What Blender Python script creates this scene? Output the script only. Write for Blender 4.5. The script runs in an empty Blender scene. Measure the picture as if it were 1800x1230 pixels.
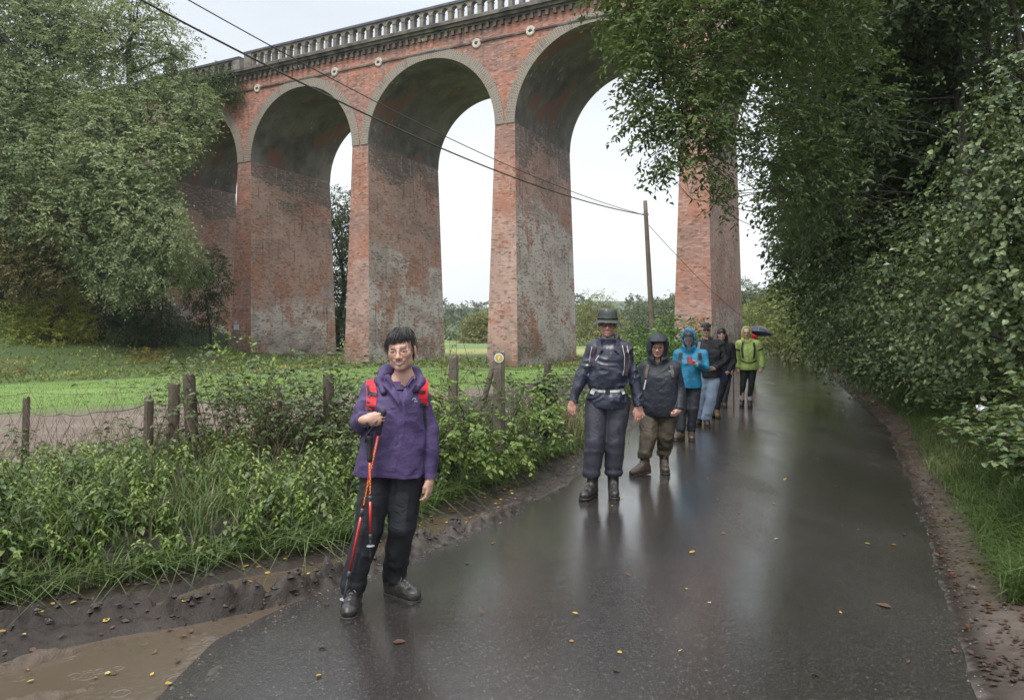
import bpy, math, random
import numpy as np
from mathutils import Vector, Matrix, Euler

# ------------------------------------------------------------------ camera, sky, sun, exposure
SC = bpy.context.scene
COL = SC.collection
F, HZ, CH = 1280.0, 585.0, 1.6          # focal length in photo pixels, horizon row, eye height in metres
cam = bpy.data.cameras.new('camera'); cam.lens = 36 * F / 1800; cam.sensor_width = 36
cam.shift_y = -(615 - HZ) / 1800; cam.clip_start = 0.05; cam.clip_end = 3000
camo = bpy.data.objects.new('camera', cam); camo.location = (0, 0, CH); camo.rotation_euler = (math.pi / 2, 0, 0)
COL.objects.link(camo); SC.camera = camo

SUN_EL, SUN_AZ = math.radians(58), math.radians(200)     # azimuth clockwise from +Y
w = bpy.data.worlds.new('World'); SC.world = w; w.use_nodes = True
nt = w.node_tree; nt.nodes.clear()
sky = nt.nodes.new('ShaderNodeTexSky'); sky.sky_type = 'NISHITA'; sky.sun_disc = False
sky.sun_elevation = SUN_EL; sky.sun_rotation = SUN_AZ; sky.dust_density = 4.0; sky.air_density = 1.0; sky.ozone_density = 1.0
hs = nt.nodes.new('ShaderNodeHueSaturation'); hs.inputs['Saturation'].default_value = 0.16
nt.links.new(sky.outputs[0], hs.inputs['Color'])
tc = nt.nodes.new('ShaderNodeTexCoord')
sep = nt.nodes.new('ShaderNodeSeparateXYZ'); nt.links.new(tc.outputs['Generated'], sep.inputs[0])
# cloud layer: brighter, warmer white low down, blue grey higher up, with soft cloud structure
ramp = nt.nodes.new('ShaderNodeValToRGB'); nt.links.new(sep.outputs['Z'], ramp.inputs[0])
cr = ramp.color_ramp; cr.elements[0].position = 0.0; cr.elements[0].color = (7.2, 7.4, 7.6, 1)
cr.elements[1].position = 1.0; cr.elements[1].color = (15.0, 15.6, 16.4, 1)
e = cr.elements.new(0.16); e.color = (6.9, 7.2, 7.5, 1)
e = cr.elements.new(0.40); e.color = (5.2, 5.65, 6.2, 1)
e = cr.elements.new(0.60); e.color = (10.0, 10.6, 11.4, 1)
nz = nt.nodes.new('ShaderNodeTexNoise'); nz.inputs['Scale'].default_value = 2.2; nz.inputs['Detail'].default_value = 5
mp = nt.nodes.new('ShaderNodeMapping'); mp.inputs['Scale'].default_value = (1, 1, 3.0)
nt.links.new(tc.outputs['Generated'], mp.inputs[0]); nt.links.new(mp.outputs[0], nz.inputs['Vector'])
mr = nt.nodes.new('ShaderNodeMapRange'); mr.inputs['From Min'].default_value = .3; mr.inputs['From Max'].default_value = .7
mr.inputs['To Min'].default_value = .90; mr.inputs['To Max'].default_value = 1.08
nt.links.new(nz.outputs['Fac'], mr.inputs[0])
mul = nt.nodes.new('ShaderNodeVectorMath'); mul.operation = 'SCALE'
nt.links.new(ramp.outputs[0], mul.inputs[0]); nt.links.new(mr.outputs[0], mul.inputs['Scale'])
mx = nt.nodes.new('ShaderNodeMix'); mx.data_type = 'RGBA'; mx.inputs[0].default_value = 0.85
nt.links.new(hs.outputs[0], mx.inputs[6]); nt.links.new(mul.outputs[0], mx.inputs[7])
bg = nt.nodes.new('ShaderNodeBackground'); bg.inputs['Strength'].default_value = 0.105
nt.links.new(mx.outputs[2], bg.inputs['Color'])
wo = nt.nodes.new('ShaderNodeOutputWorld'); nt.links.new(bg.outputs[0], wo.inputs[0])
sl = bpy.data.lights.new('sun', 'SUN'); sl.energy = 1.5; sl.angle = math.radians(12); sl.color = (1, .97, .93)
so = bpy.data.objects.new('sun', sl); COL.objects.link(so)
sd = Vector((math.sin(SUN_AZ) * math.cos(SUN_EL), math.cos(SUN_AZ) * math.cos(SUN_EL), math.sin(SUN_EL)))
so.rotation_euler = sd.to_track_quat('Z', 'Y').to_euler(); so.location = (0, 0, 40)
SC.view_settings.view_transform = 'Standard'; SC.view_settings.look = 'None'
SC.view_settings.gamma = 1.0; SC.view_settings.exposure = 0.66
try:
    SC.cycles.max_bounces = 6; SC.cycles.diffuse_bounces = 3; SC.cycles.glossy_bounces = 3
    SC.cycles.transmission_bounces = 4; SC.cycles.transparent_max_bounces = 8; SC.cycles.volume_bounces = 1
    SC.cycles.use_adaptive_sampling = True; SC.cycles.use_denoising = True
except Exception:
    pass

# ------------------------------------------------------------------ helpers
def at(px, py, Y):
    return np.array([(px - 900) * Y / F, Y, CH + (HZ - py) * Y / F])

def gnd(px, py, z=0.0):
    Y = F * (CH - z) / (py - HZ)
    return ((px - 900) * Y / F, Y)

def tag(o, label=None, cat=None, group=None, kind=None):
    if label: o['label'] = label
    if cat: o['category'] = cat
    if group: o['group'] = group
    if kind: o['kind'] = kind
    return o

def thing(name, label, cat, loc=(0, 0, 0), group=None, rz=0.0):
    o = bpy.data.objects.new(name, None); COL.objects.link(o)
    o.location = [float(c) for c in loc]; o.rotation_euler = (0, 0, rz); o.empty_display_size = .2
    return tag(o, label, cat, group)

class MB:
    """collects vertices and faces; build() links one mesh object"""
    def __init__(s): s.v = []; s.f = []; s.n = 0; s.attr = {}; s.uv = None
    def add(s, v, faces):
        v = np.asarray(v, float).reshape(-1, 3)
        s.v.append(v)
        for fa in faces:
            fa = np.asarray(fa, int)
            if fa.ndim == 1: fa = fa[None]
            if len(fa): s.f.append(fa + s.n)
        s.n += len(v); return s
    def build(s, name, mat, parent=None, smooth=False, attrs=None, uv=None, auto=None):
        V = np.concatenate(s.v) if s.v else np.zeros((0, 3))
        me = bpy.data.meshes.new(name)
        loops = np.concatenate([fa.ravel() for fa in s.f]); sizes = np.concatenate([np.full(len(fa), fa.shape[1]) for fa in s.f])
        me.vertices.add(len(V)); me.vertices.foreach_set('co', V.ravel())
        me.loops.add(len(loops)); me.loops.foreach_set('vertex_index', loops.astype(np.int32))
        me.polygons.add(len(sizes)); st = np.concatenate([[0], np.cumsum(sizes)[:-1]])
        me.polygons.foreach_set('loop_start', st.astype(np.int32)); me.polygons.foreach_set('loop_total', sizes.astype(np.int32))
        me.polygons.foreach_set('use_smooth', np.full(len(sizes), bool(smooth)))
        me.update(calc_edges=True)
        for k, a in (attrs or {}).items():
            a = np.asarray(a, np.float32)
            if a.ndim == 1:
                at_ = me.attributes.new(k, 'FLOAT', 'POINT'); at_.data.foreach_set('value', a)
            else:
                if a.shape[1] == 3: a = np.concatenate([a, np.ones((len(a), 1), np.float32)], 1)
                at_ = me.attributes.new(k, 'FLOAT_COLOR', 'POINT'); at_.data.foreach_set('color', a.ravel())
        if uv is not None:
            ul = me.uv_layers.new(name='UVMap'); ul.data.foreach_set('uv', np.asarray(uv, np.float32)[loops].ravel())
        if mat: me.materials.append(mat)
        me.validate()
        o = bpy.data.objects.new(name, me); COL.objects.link(o)
        if parent is not None: o.parent = parent
        return o

def vbox(cx, cy, cz, sx, sy, sz, R=None):
    c = np.array([[x, y, z] for z in (-.5, .5) for y in (-.5, .5) for x in (-.5, .5)]) * [sx, sy, sz]
    if R is not None: c = c @ np.asarray(R).T
    return c + [cx, cy, cz], [np.array([[0, 2, 3, 1], [4, 5, 7, 6], [0, 1, 5, 4], [2, 6, 7, 3], [0, 4, 6, 2], [1, 3, 7, 5]])]

def tube(path, rad, n=8, cap=True, flat=None):
    P = np.asarray(path, float); m = len(P)
    rad = np.broadcast_to(np.asarray(rad, float), (m,))
    T = np.gradient(P, axis=0); T /= np.linalg.norm(T, axis=1, keepdims=True) + 1e-9
    ref = np.array([0, 0, 1.]) if abs(T[0, 2]) < .9 else np.array([1., 0, 0])
    vs = []
    U = np.cross(T[0], ref); U /= np.linalg.norm(U)
    for i in range(m):
        U = U - T[i] * U.dot(T[i]); U /= np.linalg.norm(U) + 1e-9
        W = np.cross(T[i], U)
        a = np.arange(n) * 2 * math.pi / n
        k = flat if flat else 1.0
        vs.append(P[i] + rad[i] * (np.cos(a)[:, None] * U + k * np.sin(a)[:, None] * W))
    V = np.concatenate(vs)
    i = np.arange(m - 1)[:, None] * n; j = np.arange(n)[None]; j2 = (j + 1) % n
    q = np.stack([i + j, i + j2, i + n + j2, i + n + j], -1).reshape(-1, 4)
    fs = [q]
    if cap: fs += [np.arange(n)[::-1][None], (np.arange(n) + (m - 1) * n)[None]]
    return V, fs

def smoothstep(a, b, x):
    t = np.clip((np.asarray(x, float) - a) / (b - a), 0, 1); return t * t * (3 - 2 * t)

_rs = np.random.RandomState(7)
_G = _rs.rand(64, 64, 64)
def vnoise(P, s=1.0, seed=0):
    """trilinear value noise, -1..1"""
    p = np.asarray(P, float) * s + 17.3 * (seed + 1) * np.array([1, .73, .41])
    i = np.floor(p).astype(int); f = p - i; f = f * f * (3 - 2 * f)
    def g(dx, dy, dz): return _G[(i[..., 0] + dx) % 64, (i[..., 1] + dy) % 64, (i[..., 2] + dz) % 64]
    x0 = g(0, 0, 0) * (1 - f[..., 0]) + g(1, 0, 0) * f[..., 0]; x1 = g(0, 1, 0) * (1 - f[..., 0]) + g(1, 1, 0) * f[..., 0]
    y0 = x0 * (1 - f[..., 1]) + x1 * f[..., 1]
    x0 = g(0, 0, 1) * (1 - f[..., 0]) + g(1, 0, 1) * f[..., 0]; x1 = g(0, 1, 1) * (1 - f[..., 0]) + g(1, 1, 1) * f[..., 0]
    y1 = x0 * (1 - f[..., 1]) + x1 * f[..., 1]
    return (y0 * (1 - f[..., 2]) + y1 * f[..., 2]) * 2 - 1

def fbm(P, s=1.0, o=3, seed=0):
    r = 0; a = 1; t = 0
    for k in range(o): r = r + a * vnoise(P, s * 2 ** k, seed + k); t += a; a *= .5
    return r / t

# ------------------------------------------------------------------ materials
class N:
    """tiny node graph builder"""
    def __init__(s, name):
        s.m = bpy.data.materials.new(name); s.m.use_nodes = True; s.t = s.m.node_tree; s.t.nodes.clear()
        s.out = s.t.nodes.new('ShaderNodeOutputMaterial')
    def n(s, typ, ins=None, **kw):
        nd = s.t.nodes.new('ShaderNode' + typ)
        for k, v in kw.items(): setattr(nd, k, v)
        for k, v in (ins or {}).items():
            if hasattr(v, 'is_output'): s.t.links.new(v, nd.inputs[k])
            else: nd.inputs[k].default_value = v
        return nd
    def mix(s, a, b, f, mode='MIX'):
        nd = s.t.nodes.new('ShaderNodeMix'); nd.data_type = 'RGBA'; nd.blend_type = mode
        for k, v in ((0, f), (6, a), (7, b)):
            if hasattr(v, 'is_output'): s.t.links.new(v, nd.inputs[k])
            else: nd.inputs[k].default_value = v if k == 0 else (tuple(v) + (1,) if len(v) == 3 else v)
        return nd.outputs[2]
    def noise(s, vec, scale, detail=4, rough=.55, dist=0.0):
        return s.n('TexNoise', {'Vector': vec, 'Scale': scale, 'Detail': detail, 'Roughness': rough, 'Distortion': dist}).outputs['Fac']
    def rng(s, v, a, b, c=0.0, d=1.0):
        return s.n('MapRange', {0: v, 1: a, 2: b, 3: c, 4: d}).outputs[0]
    def math(s, op, a, b=0.0):
        nd = s.n('Math', {0: a, 1: b}); nd.operation = op; return nd.outputs[0]
    def scale(s, vec, sc, rot=(0, 0, 0)):
        return s.n('Mapping', {'Vector': vec, 'Scale': sc, 'Rotation': rot}).outputs[0]
    def bump(s, h, strength=.5, dist=.01, nrm=None):
        d = {'Height': h, 'Strength': strength, 'Distance': dist}
        if nrm is not None: d['Normal'] = nrm
        return s.n('Bump', d).outputs[0]
    def pr(s, **kw):
        b = s.n('BsdfPrincipled')
        for k, v in kw.items():
            k = k.replace('_', ' ')
            if hasattr(v, 'is_output'): s.t.links.new(v, b.inputs[k])
            else: b.inputs[k].default_value = (tuple(v) + (1,)) if k in ('Base Color', 'Coat Tint') and len(v) == 3 else v
        s.t.links.new(b.outputs[0], s.out.inputs[0]); return b

def simple(name, c1, c2=None, sc=6, rough=.6, bump=0, bs=40, spec=.5, metal=0, coat=0, det=4, r2=None, bd=.01, lo=.35, hi=.65):
    g = N(name); o = g.n('TexCoord').outputs['Object']
    kw = dict(Roughness=rough, Metallic=metal, Specular_IOR_Level=spec)
    if c2 is not None:
        f = g.rng(g.noise(o, sc, det), lo, hi)
        kw['Base_Color'] = g.mix(c1, c2, f)
    else: kw['Base_Color'] = c1
    if r2 is not None: kw['Roughness'] = g.rng(g.noise(o, sc * 2.3, 3), .35, .65, rough, r2)
    if bump: kw['Normal'] = g.bump(g.noise(o, bs, 4), bump, bd)
    if coat: kw['Coat_Weight'] = coat; kw['Coat_Roughness'] = .15
    g.pr(**kw); return g.m

def leafmat(name, cols, rough=.42, trans=.25, spec=.38):
    g = N(name); a = g.n('Attribute', attribute_name='rnd').outputs['Fac']
    r = g.n('ValToRGB', {0: a}); cr = r.color_ramp; k = len(cols)
    cr.elements[0].color = tuple(cols[0]) + (1,); cr.elements[0].position = 0
    cr.elements[1].color = tuple(cols[-1]) + (1,); cr.elements[1].position = 1
    for i in range(1, k - 1):
        e = cr.elements.new(i / (k - 1)); e.color = tuple(cols[i]) + (1,)
    b = g.pr(Base_Color=r.outputs[0], Roughness=rough, Specular_IOR_Level=spec)
    if trans:
        t = g.n('BsdfTranslucent', {'Color': g.mix(r.outputs[0], (.25, .35, .03), .35)})
        m = g.n('MixShader', {0: trans, 1: b.outputs[0], 2: t.outputs[0]})
        g.t.links.new(m.outputs[0], g.out.inputs[0])
    return g.m

# ------------------------------------------------------------------ foliage geometry
def unit(v): return v / (np.linalg.norm(v, axis=-1, keepdims=True) + 1e-9)

def leaf_geo(mb, pos, d, nrm, L, wr=.5, six=False, curl=.15):
    """adds one leaf per row; returns vertices per leaf"""
    d = unit(d); s = unit(np.cross(d, nrm)); n = np.cross(s, d); L = np.broadcast_to(L, (len(pos),))[:, None]
    W = L * wr * .5
    N_ = len(pos); i = np.arange(N_)[:, None]
    if not six:
        V = np.stack([pos, pos + d * L * .45 + s * W + n * W * .35, pos + d * L - n * L * curl, pos + d * L * .45 - s * W + n * W * .35], 1)
        mb.add(V.reshape(-1, 3), [i * 4 + np.array([[0, 1, 2, 3]])]); return 4
    V = np.stack([pos, pos + d * L * .3 + s * W + n * W * .3, pos + d * L * .7 + s * W * .72 + n * (W * .2 - L * curl * .4), pos + d * L - n * L * curl,
                  pos + d * L * .7 - s * W * .72 + n * (W * .2 - L * curl * .4), pos + d * L * .3 - s * W + n * W * .3, pos + d * L * .33, pos + d * L * .7 - n * L * curl * .4], 1)
    q = np.array([[0, 1, 6, 5], [1, 2, 7, 6], [6, 7, 4, 5]]); t = np.array([[2, 3, 7], [7, 3, 4]])
    mb.add(V.reshape(-1, 3), [(i[:, None] * 8 + q[None]).reshape(-1, 4), (i[:, None] * 8 + t[None]).reshape(-1, 3)]); return 8

class Leaves:
    def __init__(s, seed): s.r = np.random.RandomState(seed); s.mb = MB(); s.rnd = []
    def put(s, pos, d, nrm, L, wr=.5, six=False, curl=.15, tone=0.0, spread=.5, tones=None):
        k = leaf_geo(s.mb, pos, d, nrm, L, wr, six, curl)
        v = np.clip((s.r.rand(len(pos)) - .5) * spread + .5 + tone + (0 if tones is None else tones), 0, 1)
        s.rnd.append(np.repeat(v, k))
    def clump(s, c, r, ns, k=7, L=.5, leaf=.1, droop=.35, shell=.45, wr=.45, six=False, tone=0., spread=.5, flat=.7, lump=.3, cut=None):
        """sprays of leaves spread through an uneven ellipsoid"""
        R = s.r; c = np.asarray(c, float); r = np.broadcast_to(np.asarray(r, float), (3,))
        d = unit(R.randn(ns, 3)); rad = shell + (1 - shell) * R.rand(ns) ** .6
        lum = vnoise(d * 1.7 + c * .37, 1.3, 3) * lump + vnoise(d * 4 + c, 1.1, 5) * lump * .6
        p0 = c + d * r * (rad * (1 + lum))[:, None]
        keep = vnoise(p0, 1.1 / max(L, .25), 9) > -.45                # holes between sprays
        p0 = p0[keep]; d = d[keep]; ns = len(p0)
        sd = unit(d * .9 + R.randn(ns, 3) * .55 + [0, 0, -droop])
        side = unit(np.cross(sd, [0, 0, 1]) + R.randn(ns, 3) * .15)
        t = (np.arange(k) + .5) / k
        ln = L * (.6 + .8 * R.rand(ns))
        P = p0[:, None] + sd[:, None] * (t[None, :, None] * ln[:, None, None]) + np.array([0, 0, -1.]) * (t ** 2)[None, :, None] * ln[:, None, None] * droop * .6
        sg = np.where(np.arange(k) % 2 == 0, 1., -1.)[None, :, None]
        D = sd[:, None] * .55 + side[:, None] * sg * .8 + R.randn(ns, k, 3) * .25 + [0, 0, -droop * .5]
        up = np.array([0, 0, 1.]) * flat + d[:, None] * (1 - flat) + R.randn(ns, k, 3) * .38
        tn = np.repeat(vnoise(p0, .9 / max(L, .3), 11) * .22, k)
        P = P.reshape(-1, 3); D = D.reshape(-1, 3); up = np.broadcast_to(up, (ns, k, 3)).reshape(-1, 3)
        if cut is not None:
            m = cut(P); P, D, up, tn = P[m], D[m], up[m], tn[m]
        if len(P): s.put(P, D, up, leaf * (.6 + .7 * R.rand(len(P))), wr, six, .15, tone, spread, tn)
        return s
    def build(s, name, mat, parent=None):
        return s.mb.build(name, mat, parent, attrs={'rnd': np.concatenate(s.rnd)})

def limb(a, b, r0, r1, rng, bend=.12, n=7):
    a = np.asarray(a, float); b = np.asarray(b, float); L = np.linalg.norm(b - a)
    t = np.linspace(0, 1, n)[:, None]; off = rng.randn(3) * bend * L; off2 = rng.randn(3) * bend * .4 * L
    P = a + (b - a) * t + off * (np.sin(t * math.pi) * .6) + off2 * np.sin(t * 2 * math.pi) * .5
    return P, np.linspace(r0, r1, n)

def tree(name, label, cat, base, clumps, mat, bark, seed, r0=.25, group=None, leaf=.12, L=.6, dens=1.0, droop=.35, trunk_to=None, wr=.45, six=False, k=7, twig=6, shell=.45, flat=.7, root=None, cut=None, lk=.6, lf=1.0, bend=.1, spread=.5):
    """clumps: list of (centre, radius or radii, tone)"""
    base = np.asarray(base, float); rng = np.random.RandomState(seed)
    o = root or thing(name, label, cat, base, group)
    lv = Leaves(seed); mb = MB(); cs = [np.asarray(c[0], float) - base for c in clumps]
    top = np.mean(cs, 0) if trunk_to is None else np.asarray(trunk_to, float) - base
    tp, tr = limb((0, 0, -.3), top, r0, r0 * .45, rng, .05, 10)
    mb.add(*tube(tp, tr, 8))
    for c, (cc, rr, tone) in zip(cs, clumps):
        rr3 = np.broadcast_to(np.asarray(rr, float), (3,)); rm = float(rr3.mean())
        ns = int(dens * (rr3[0] * rr3[2] + rr3[1] * rr3[2] + rr3[0] * rr3[1]) / 3 * 4 * 3.14 * 1.35 / (L * L * .16) * .28)
        lv.clump(c, rr, max(ns, 12), k, L, leaf, droop, shell, wr, six, tone, spread, flat=flat, cut=cut)
        i = int(np.clip(np.searchsorted(tp[:, 2], c[2] - .5 * np.linalg.norm(c[:2] - tp[-1, :2]), 'left'), 2, len(tp) - 1))
        lp, lr = limb(tp[i], c, tr[i] * lk, r0 * .12 * lk / .6, rng, bend)
        if rng.rand() < lf: mb.add(*tube(lp, lr, 6))
        for q in range(twig):
            d = unit(rng.randn(3) + [0, 0, .2]) * rr3 * .95
            pp, pr_ = limb(lp[4 + q % 3], c + d, r0 * .13 * lk / .6, .006 + r0 * .015, rng, .1, 5)
            mb.add(*tube(pp, pr_, 4, False))
    mb.build('trunk', bark, o, True); lv.build('crown', mat, o)
    return o
# ------------------------------------------------------------------ terrain lines (X as a function of Y)
EL = np.array([(-8, -6), (-5.0, -3), (-2.9, 0), (-1.7, 2.4), (-1.41, 3.175), (-1.40, 3.9), (-1.17, 4.4), (-.72, 5.12), (-.19, 6.2), (.60, 7.73), (1.64, 11.07),
               (3.4, 16.4), (6.7, 25.6), (12.0, 39.5), (15.6, 47), (24.6, 76), (34.3, 107), (50, 150), (75, 200)])
ER = np.array([(-4.5, -6), (-1.6, -3), (.5, 0), (1.75, 2.4), (2.23, 3.54), (2.84, 4.82), (3.51, 6.17), (4.52, 8.36), (6.3, 12.2), (8.35, 17.8), (11.9, 27.3),
               (15.7, 37.2), (19.3, 47.6), (28.5, 76), (37.8, 107), (53, 150), (78, 200)])
BL = np.array([(-10, -6), (-7, -3), (-5, 0), (-3.6, 3.4), (-3.03, 4.31), (-2.66, 4.55), (-2.2, 4.93), (-1.3, 5.53), (-.65, 6.94), (.76, 9.75), (2.0, 13.65), (3.3, 17.8),
               (6.0, 25), (11.2, 39), (14.9, 47), (24, 76), (33.6, 107), (49, 150), (74, 200)])
GR = np.array([(-3.6, -6), (-.5, -3), (1.3, 0), (2.3, 2.6), (2.63, 3.62), (3.14, 4.7), (3.52, 5.49), (4.3, 7.16), (4.8, 8.36), (6.7, 12.2), (8.85, 17.8), (12.5, 27.3),
               (16.4, 37.2), (20.2, 47.6), (29.4, 76), (38.8, 107), (54, 150), (79, 200)])
def lx(A, Y): return np.interp(Y, A[:, 1], A[:, 0])

def inpoly(P, poly):
    x, y = P[..., 0], P[..., 1]; r = np.zeros(x.shape, bool); n = len(poly)
    for i in range(n):
        x1, y1 = poly[i]; x2, y2 = poly[(i + 1) % n]
        c = ((y1 > y) != (y2 > y)) & (x < (x2 - x1) * (y - y1) / (y2 - y1 + 1e-12) + x1)
        r ^= c
    return r

def dpoly(P, poly, closed=True):
    n = len(poly); d = np.full(P.shape[:-1], 1e9)
    for i in range(n if closed else n - 1):
        a = np.array(poly[i]); b = np.array(poly[(i + 1) % n]); ab = b - a
        t = np.clip(((P - a) @ ab) / (ab @ ab + 1e-12), 0, 1)
        d = np.minimum(d, np.linalg.norm(P - (a + t[..., None] * ab), axis=-1))
    return d

PX = lambda L: [gnd(*p) for p in L]
POOL1 = PX([(-260, 1400), (-140, 1215), (0, 1152), (110, 1128), (200, 1108), (340, 1086), (440, 1063), (520, 1046), (620, 1012), (690, 990), (770, 962), (755, 985), (650, 1030), (560, 1058),
            (475, 1090), (405, 1125), (335, 1175), (300, 1240), (280, 1400)])
POOL2 = PX([(270, 1052), (370, 1017), (440, 1003), (505, 993), (600, 970), (680, 940), (760, 900), (795, 905), (775, 938), (700, 962), (600, 992), (505, 1024), (440, 1040), (370, 1052)])
POOL3 = PX([(800, 905), (900, 880), (930, 872), (880, 900), (810, 925)])
RIDGE = PX([(-160, 1125), (60, 1090), (200, 1076), (330, 1068), (400, 1060), (470, 1048), (520, 1035), (610, 1002), (680, 978), (800, 935), (900, 898)])
ROCK1 = PX([(-200, 1190), (-20, 1165), (60, 1138), (150, 1126), (60, 1155), (-80, 1188)])
ROCK2 = PX([(-200, 1265), (-60, 1222), (60, 1208), (190, 1186), (110, 1212), (-40, 1245)])

def gz(X, Y):
    """ground height"""
    X = np.asarray(X, float); Y = np.asarray(Y, float)
    P = np.stack([X, Y], -1); P3 = np.stack([X, Y, 0 * X], -1)
    el, er, bl, gr = lx(EL, Y), lx(ER, Y), lx(BL, Y), lx(GR, Y)
    z = np.full(X.shape, -.012)
    # left: mud margin, bank, then down to the field
    dB = (bl - X) * .85
    near = smoothstep(16, 9, Y)
    mud = smoothstep(0.02, .25, el - X) * (X > bl - .3)
    n1 = fbm(P3, 5.5, 3, 1); n2 = fbm(P3, 22, 3, 5); n0 = fbm(P3, 1.7, 2, 9)
    z = z + mud * (near * (.022 * n1 + .034 * n2) - .004)
    z = z + .22 * smoothstep(0, .55, dB) + .14 * smoothstep(.5, 1.6, dB) + .04 * n0 * smoothstep(0, .5, dB)
    z = z - (.78 + .12 * n0) * smoothstep(2.0, 5.5, dB)
    z = z - .15 * smoothstep(20, 60, dB)
    hill = smoothstep(-13, -36, X) * smoothstep(50, 20, np.abs(Y - 62)) * 3.4 * smoothstep(36, 50, Y)        # rise on which the far left trees stand
    z = z + hill
    # right: verge, then the cutting's bank
    dR = (X - gr) * .85
    z = z + smoothstep(-.1, .35, X - er) * (.02 * n1 * near + .012 * n2 * near + .045)
    z = z + .30 * smoothstep(0, .5, dR) + 1.3 * smoothstep(.35, 2.2, dR) + 3.2 * smoothstep(2.0, 6.0, dR) + 2.5 * smoothstep(6, 16, dR) + .12 * n0 * smoothstep(0, 1, dR)
    # far land: low hills
    far = smoothstep(140, 420, Y)
    z = z + far * (7 + 7 * vnoise(P3, .006, 2)) + smoothstep(400, 900, Y) * 22
    # puddles and ridge
    m = (X > -6) & (X < 2.5) & (Y > 1.5) & (Y < 12)
    if m.any():
        q = P[m]; zz = z[m]; nn = n2[m]; n_1 = n1[m]
        for pol, dep in ((POOL1, .075), (POOL2, .06), (POOL3, .05)):
            ins = inpoly(q, pol); d = dpoly(q, pol); sd = np.where(ins, d, -d)
            wq = smoothstep(-.10, .05, sd + .03 * n_1 + .02 * nn); zz = zz * (1 - wq) + (-.03 - dep * .7) * wq
        dr = dpoly(q, RIDGE, False)
        zz = zz + np.maximum(.02, .075 + .13 * nn + .05 * n_1) * np.exp(-(dr / .055) ** 2)
        for pol in (ROCK1, ROCK2):
            ins = inpoly(q, pol); d = dpoly(q, pol); sd = np.where(ins, d, -d)
            zz = zz + (.07 + .05 * nn + .03 * n_1) * smoothstep(-.03, .04, sd + .03 * n_1)
        z = z.copy(); z[m] = zz
    # keep the ground safely below the road sheet
    inr = smoothstep(-.05, .30, np.minimum(X - el, er - X) + .10 * n1 + .04 * n2 + .07 * n0)
    z = z * (1 - inr) + (-.10) * inr
    return z

def axis(segs):
    out = []
    for a, b, h in segs:
        n = max(1, int(round((b - a) / h))); out.append(np.linspace(a, b, n, endpoint=False))
    out.append([segs[-1][1]]); return np.concatenate(out)

# ---- ground sheet
gxs = axis([(-1500, -200, 100), (-200, -60, 7), (-60, -8, 1.3), (-8, -4, .2), (-4, 1.2, .022), (1.2, 2.2, .055), (2.2, 5.2, .032), (5.2, 6, .055), (6, 16, .3), (16, 60, 1.5), (60, 240, 9), (240, 1500, 90)])
gys = axis([(-40, 0, 4), (0, 2.6, .3), (2.6, 7.4, .022), (7.4, 12, .05), (12, 20, .2), (20, 70, 1.0), (70, 240, 5), (240, 1600, 40)])
GX, GY = np.meshgrid(gxs, gys); GZ = gz(GX, GY)
P3 = np.stack([GX, GY, 0 * GX], -1)
bl, el, er, gr = lx(BL, GY), lx(EL, GY), lx(ER, GY), lx(GR, GY)
def lerp(a, b, t): return a * (1 - t[..., None]) + np.asarray(b) * t[..., None]
c = np.zeros(GX.shape + (3,)) + [.022, .016, .012]                     # wet mud
c = lerp(c, [.040, .030, .023], smoothstep(-.2, .6, fbm(P3, 3, 3, 2)))
wet = np.full(GX.shape, .8); wet = wet - .45 * smoothstep(-.01, .05, GZ) * (GX < el)
gravel = smoothstep(.6, .0, el - GX) * (GX < er) * smoothstep(-.4, .3, fbm(P3, 30, 2, 4))
c = lerp(c, [.12, .105, .095], gravel * .6)
ver = smoothstep(0, .2, GX - er)                                        # right mud verge, drier
c = lerp(c, [.070, .052, .041], ver); wet = np.where(ver > .3, .35, wet)
ver2 = smoothstep(-.1, .6, fbm(P3, 6, 3, 8)) * ver; c = lerp(c, [.115, .095, .078], ver2 * .6)
rk_ = np.zeros(GX.shape)
mm = (GX > -6) & (GX < 0) & (GY > 2) & (GY < 6); qq = np.stack([GX[mm], GY[mm]], -1)
for pol in (ROCK1, ROCK2):
    ins = inpoly(qq, pol); d_ = dpoly(qq, pol); v_ = rk_[mm]; v_ = np.maximum(v_, smoothstep(-.03, .01, np.where(ins, d_, -d_))); rk_[mm] = v_
c = lerp(c, [.095, .070, .050], rk_)
dB = bl - GX
fieldm = smoothstep(2.6, 4.2, dB) * smoothstep(3.5, 6, GY + .0)
soil = fieldm * smoothstep(1.5, -1.5, GY - (22.8 + (GX + 7.3) * .72) + 1.8 * fbm(P3, .35, 3, 3) + 1.0 * fbm(P3, 1.6, 3, 7))
grass = fieldm * (1 - soil)
c = lerp(c, [.15, .115, .09], soil); c = lerp(c, [.25, .20, .16], soil * smoothstep(0, .6, fbm(P3, 2.5, 4, 6)) * .6)
c = lerp(c, [.12, .20, .04], grass); c = lerp(c, [.17, .255, .06], grass * smoothstep(-.2, .5, fbm(P3, .25, 3, 5)) * .6)
rough_ = smoothstep(-1.5, 1.5, GY - np.minimum(41 + (GX + 10.9) * 1.35, 42.5) + 1.6 * fbm(P3, .3, 2, 9)) * fieldm           # rough weedy ground by the trees and piers
c = lerp(c, [.055, .085, .022], rough_); c = lerp(c, [.12, .12, .035], rough_ * smoothstep(.05, .5, fbm(P3, .8, 3, 7)) * .8)
mead = smoothstep(62, 75, GY) * fieldm; c = lerp(c, [.11, .17, .045], mead); c = lerp(c, [.24, .24, .07], mead * smoothstep(.0, .3, fbm(P3 * [.3, 1, 1], .08, 3, 1)))
c = lerp(c, [.05, .04, .028], smoothstep(0, .4, GX - gr)); c = lerp(c, [.085, .115, .04], smoothstep(-.1, .2, GX - gr) * smoothstep(12, 22, GY))
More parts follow.
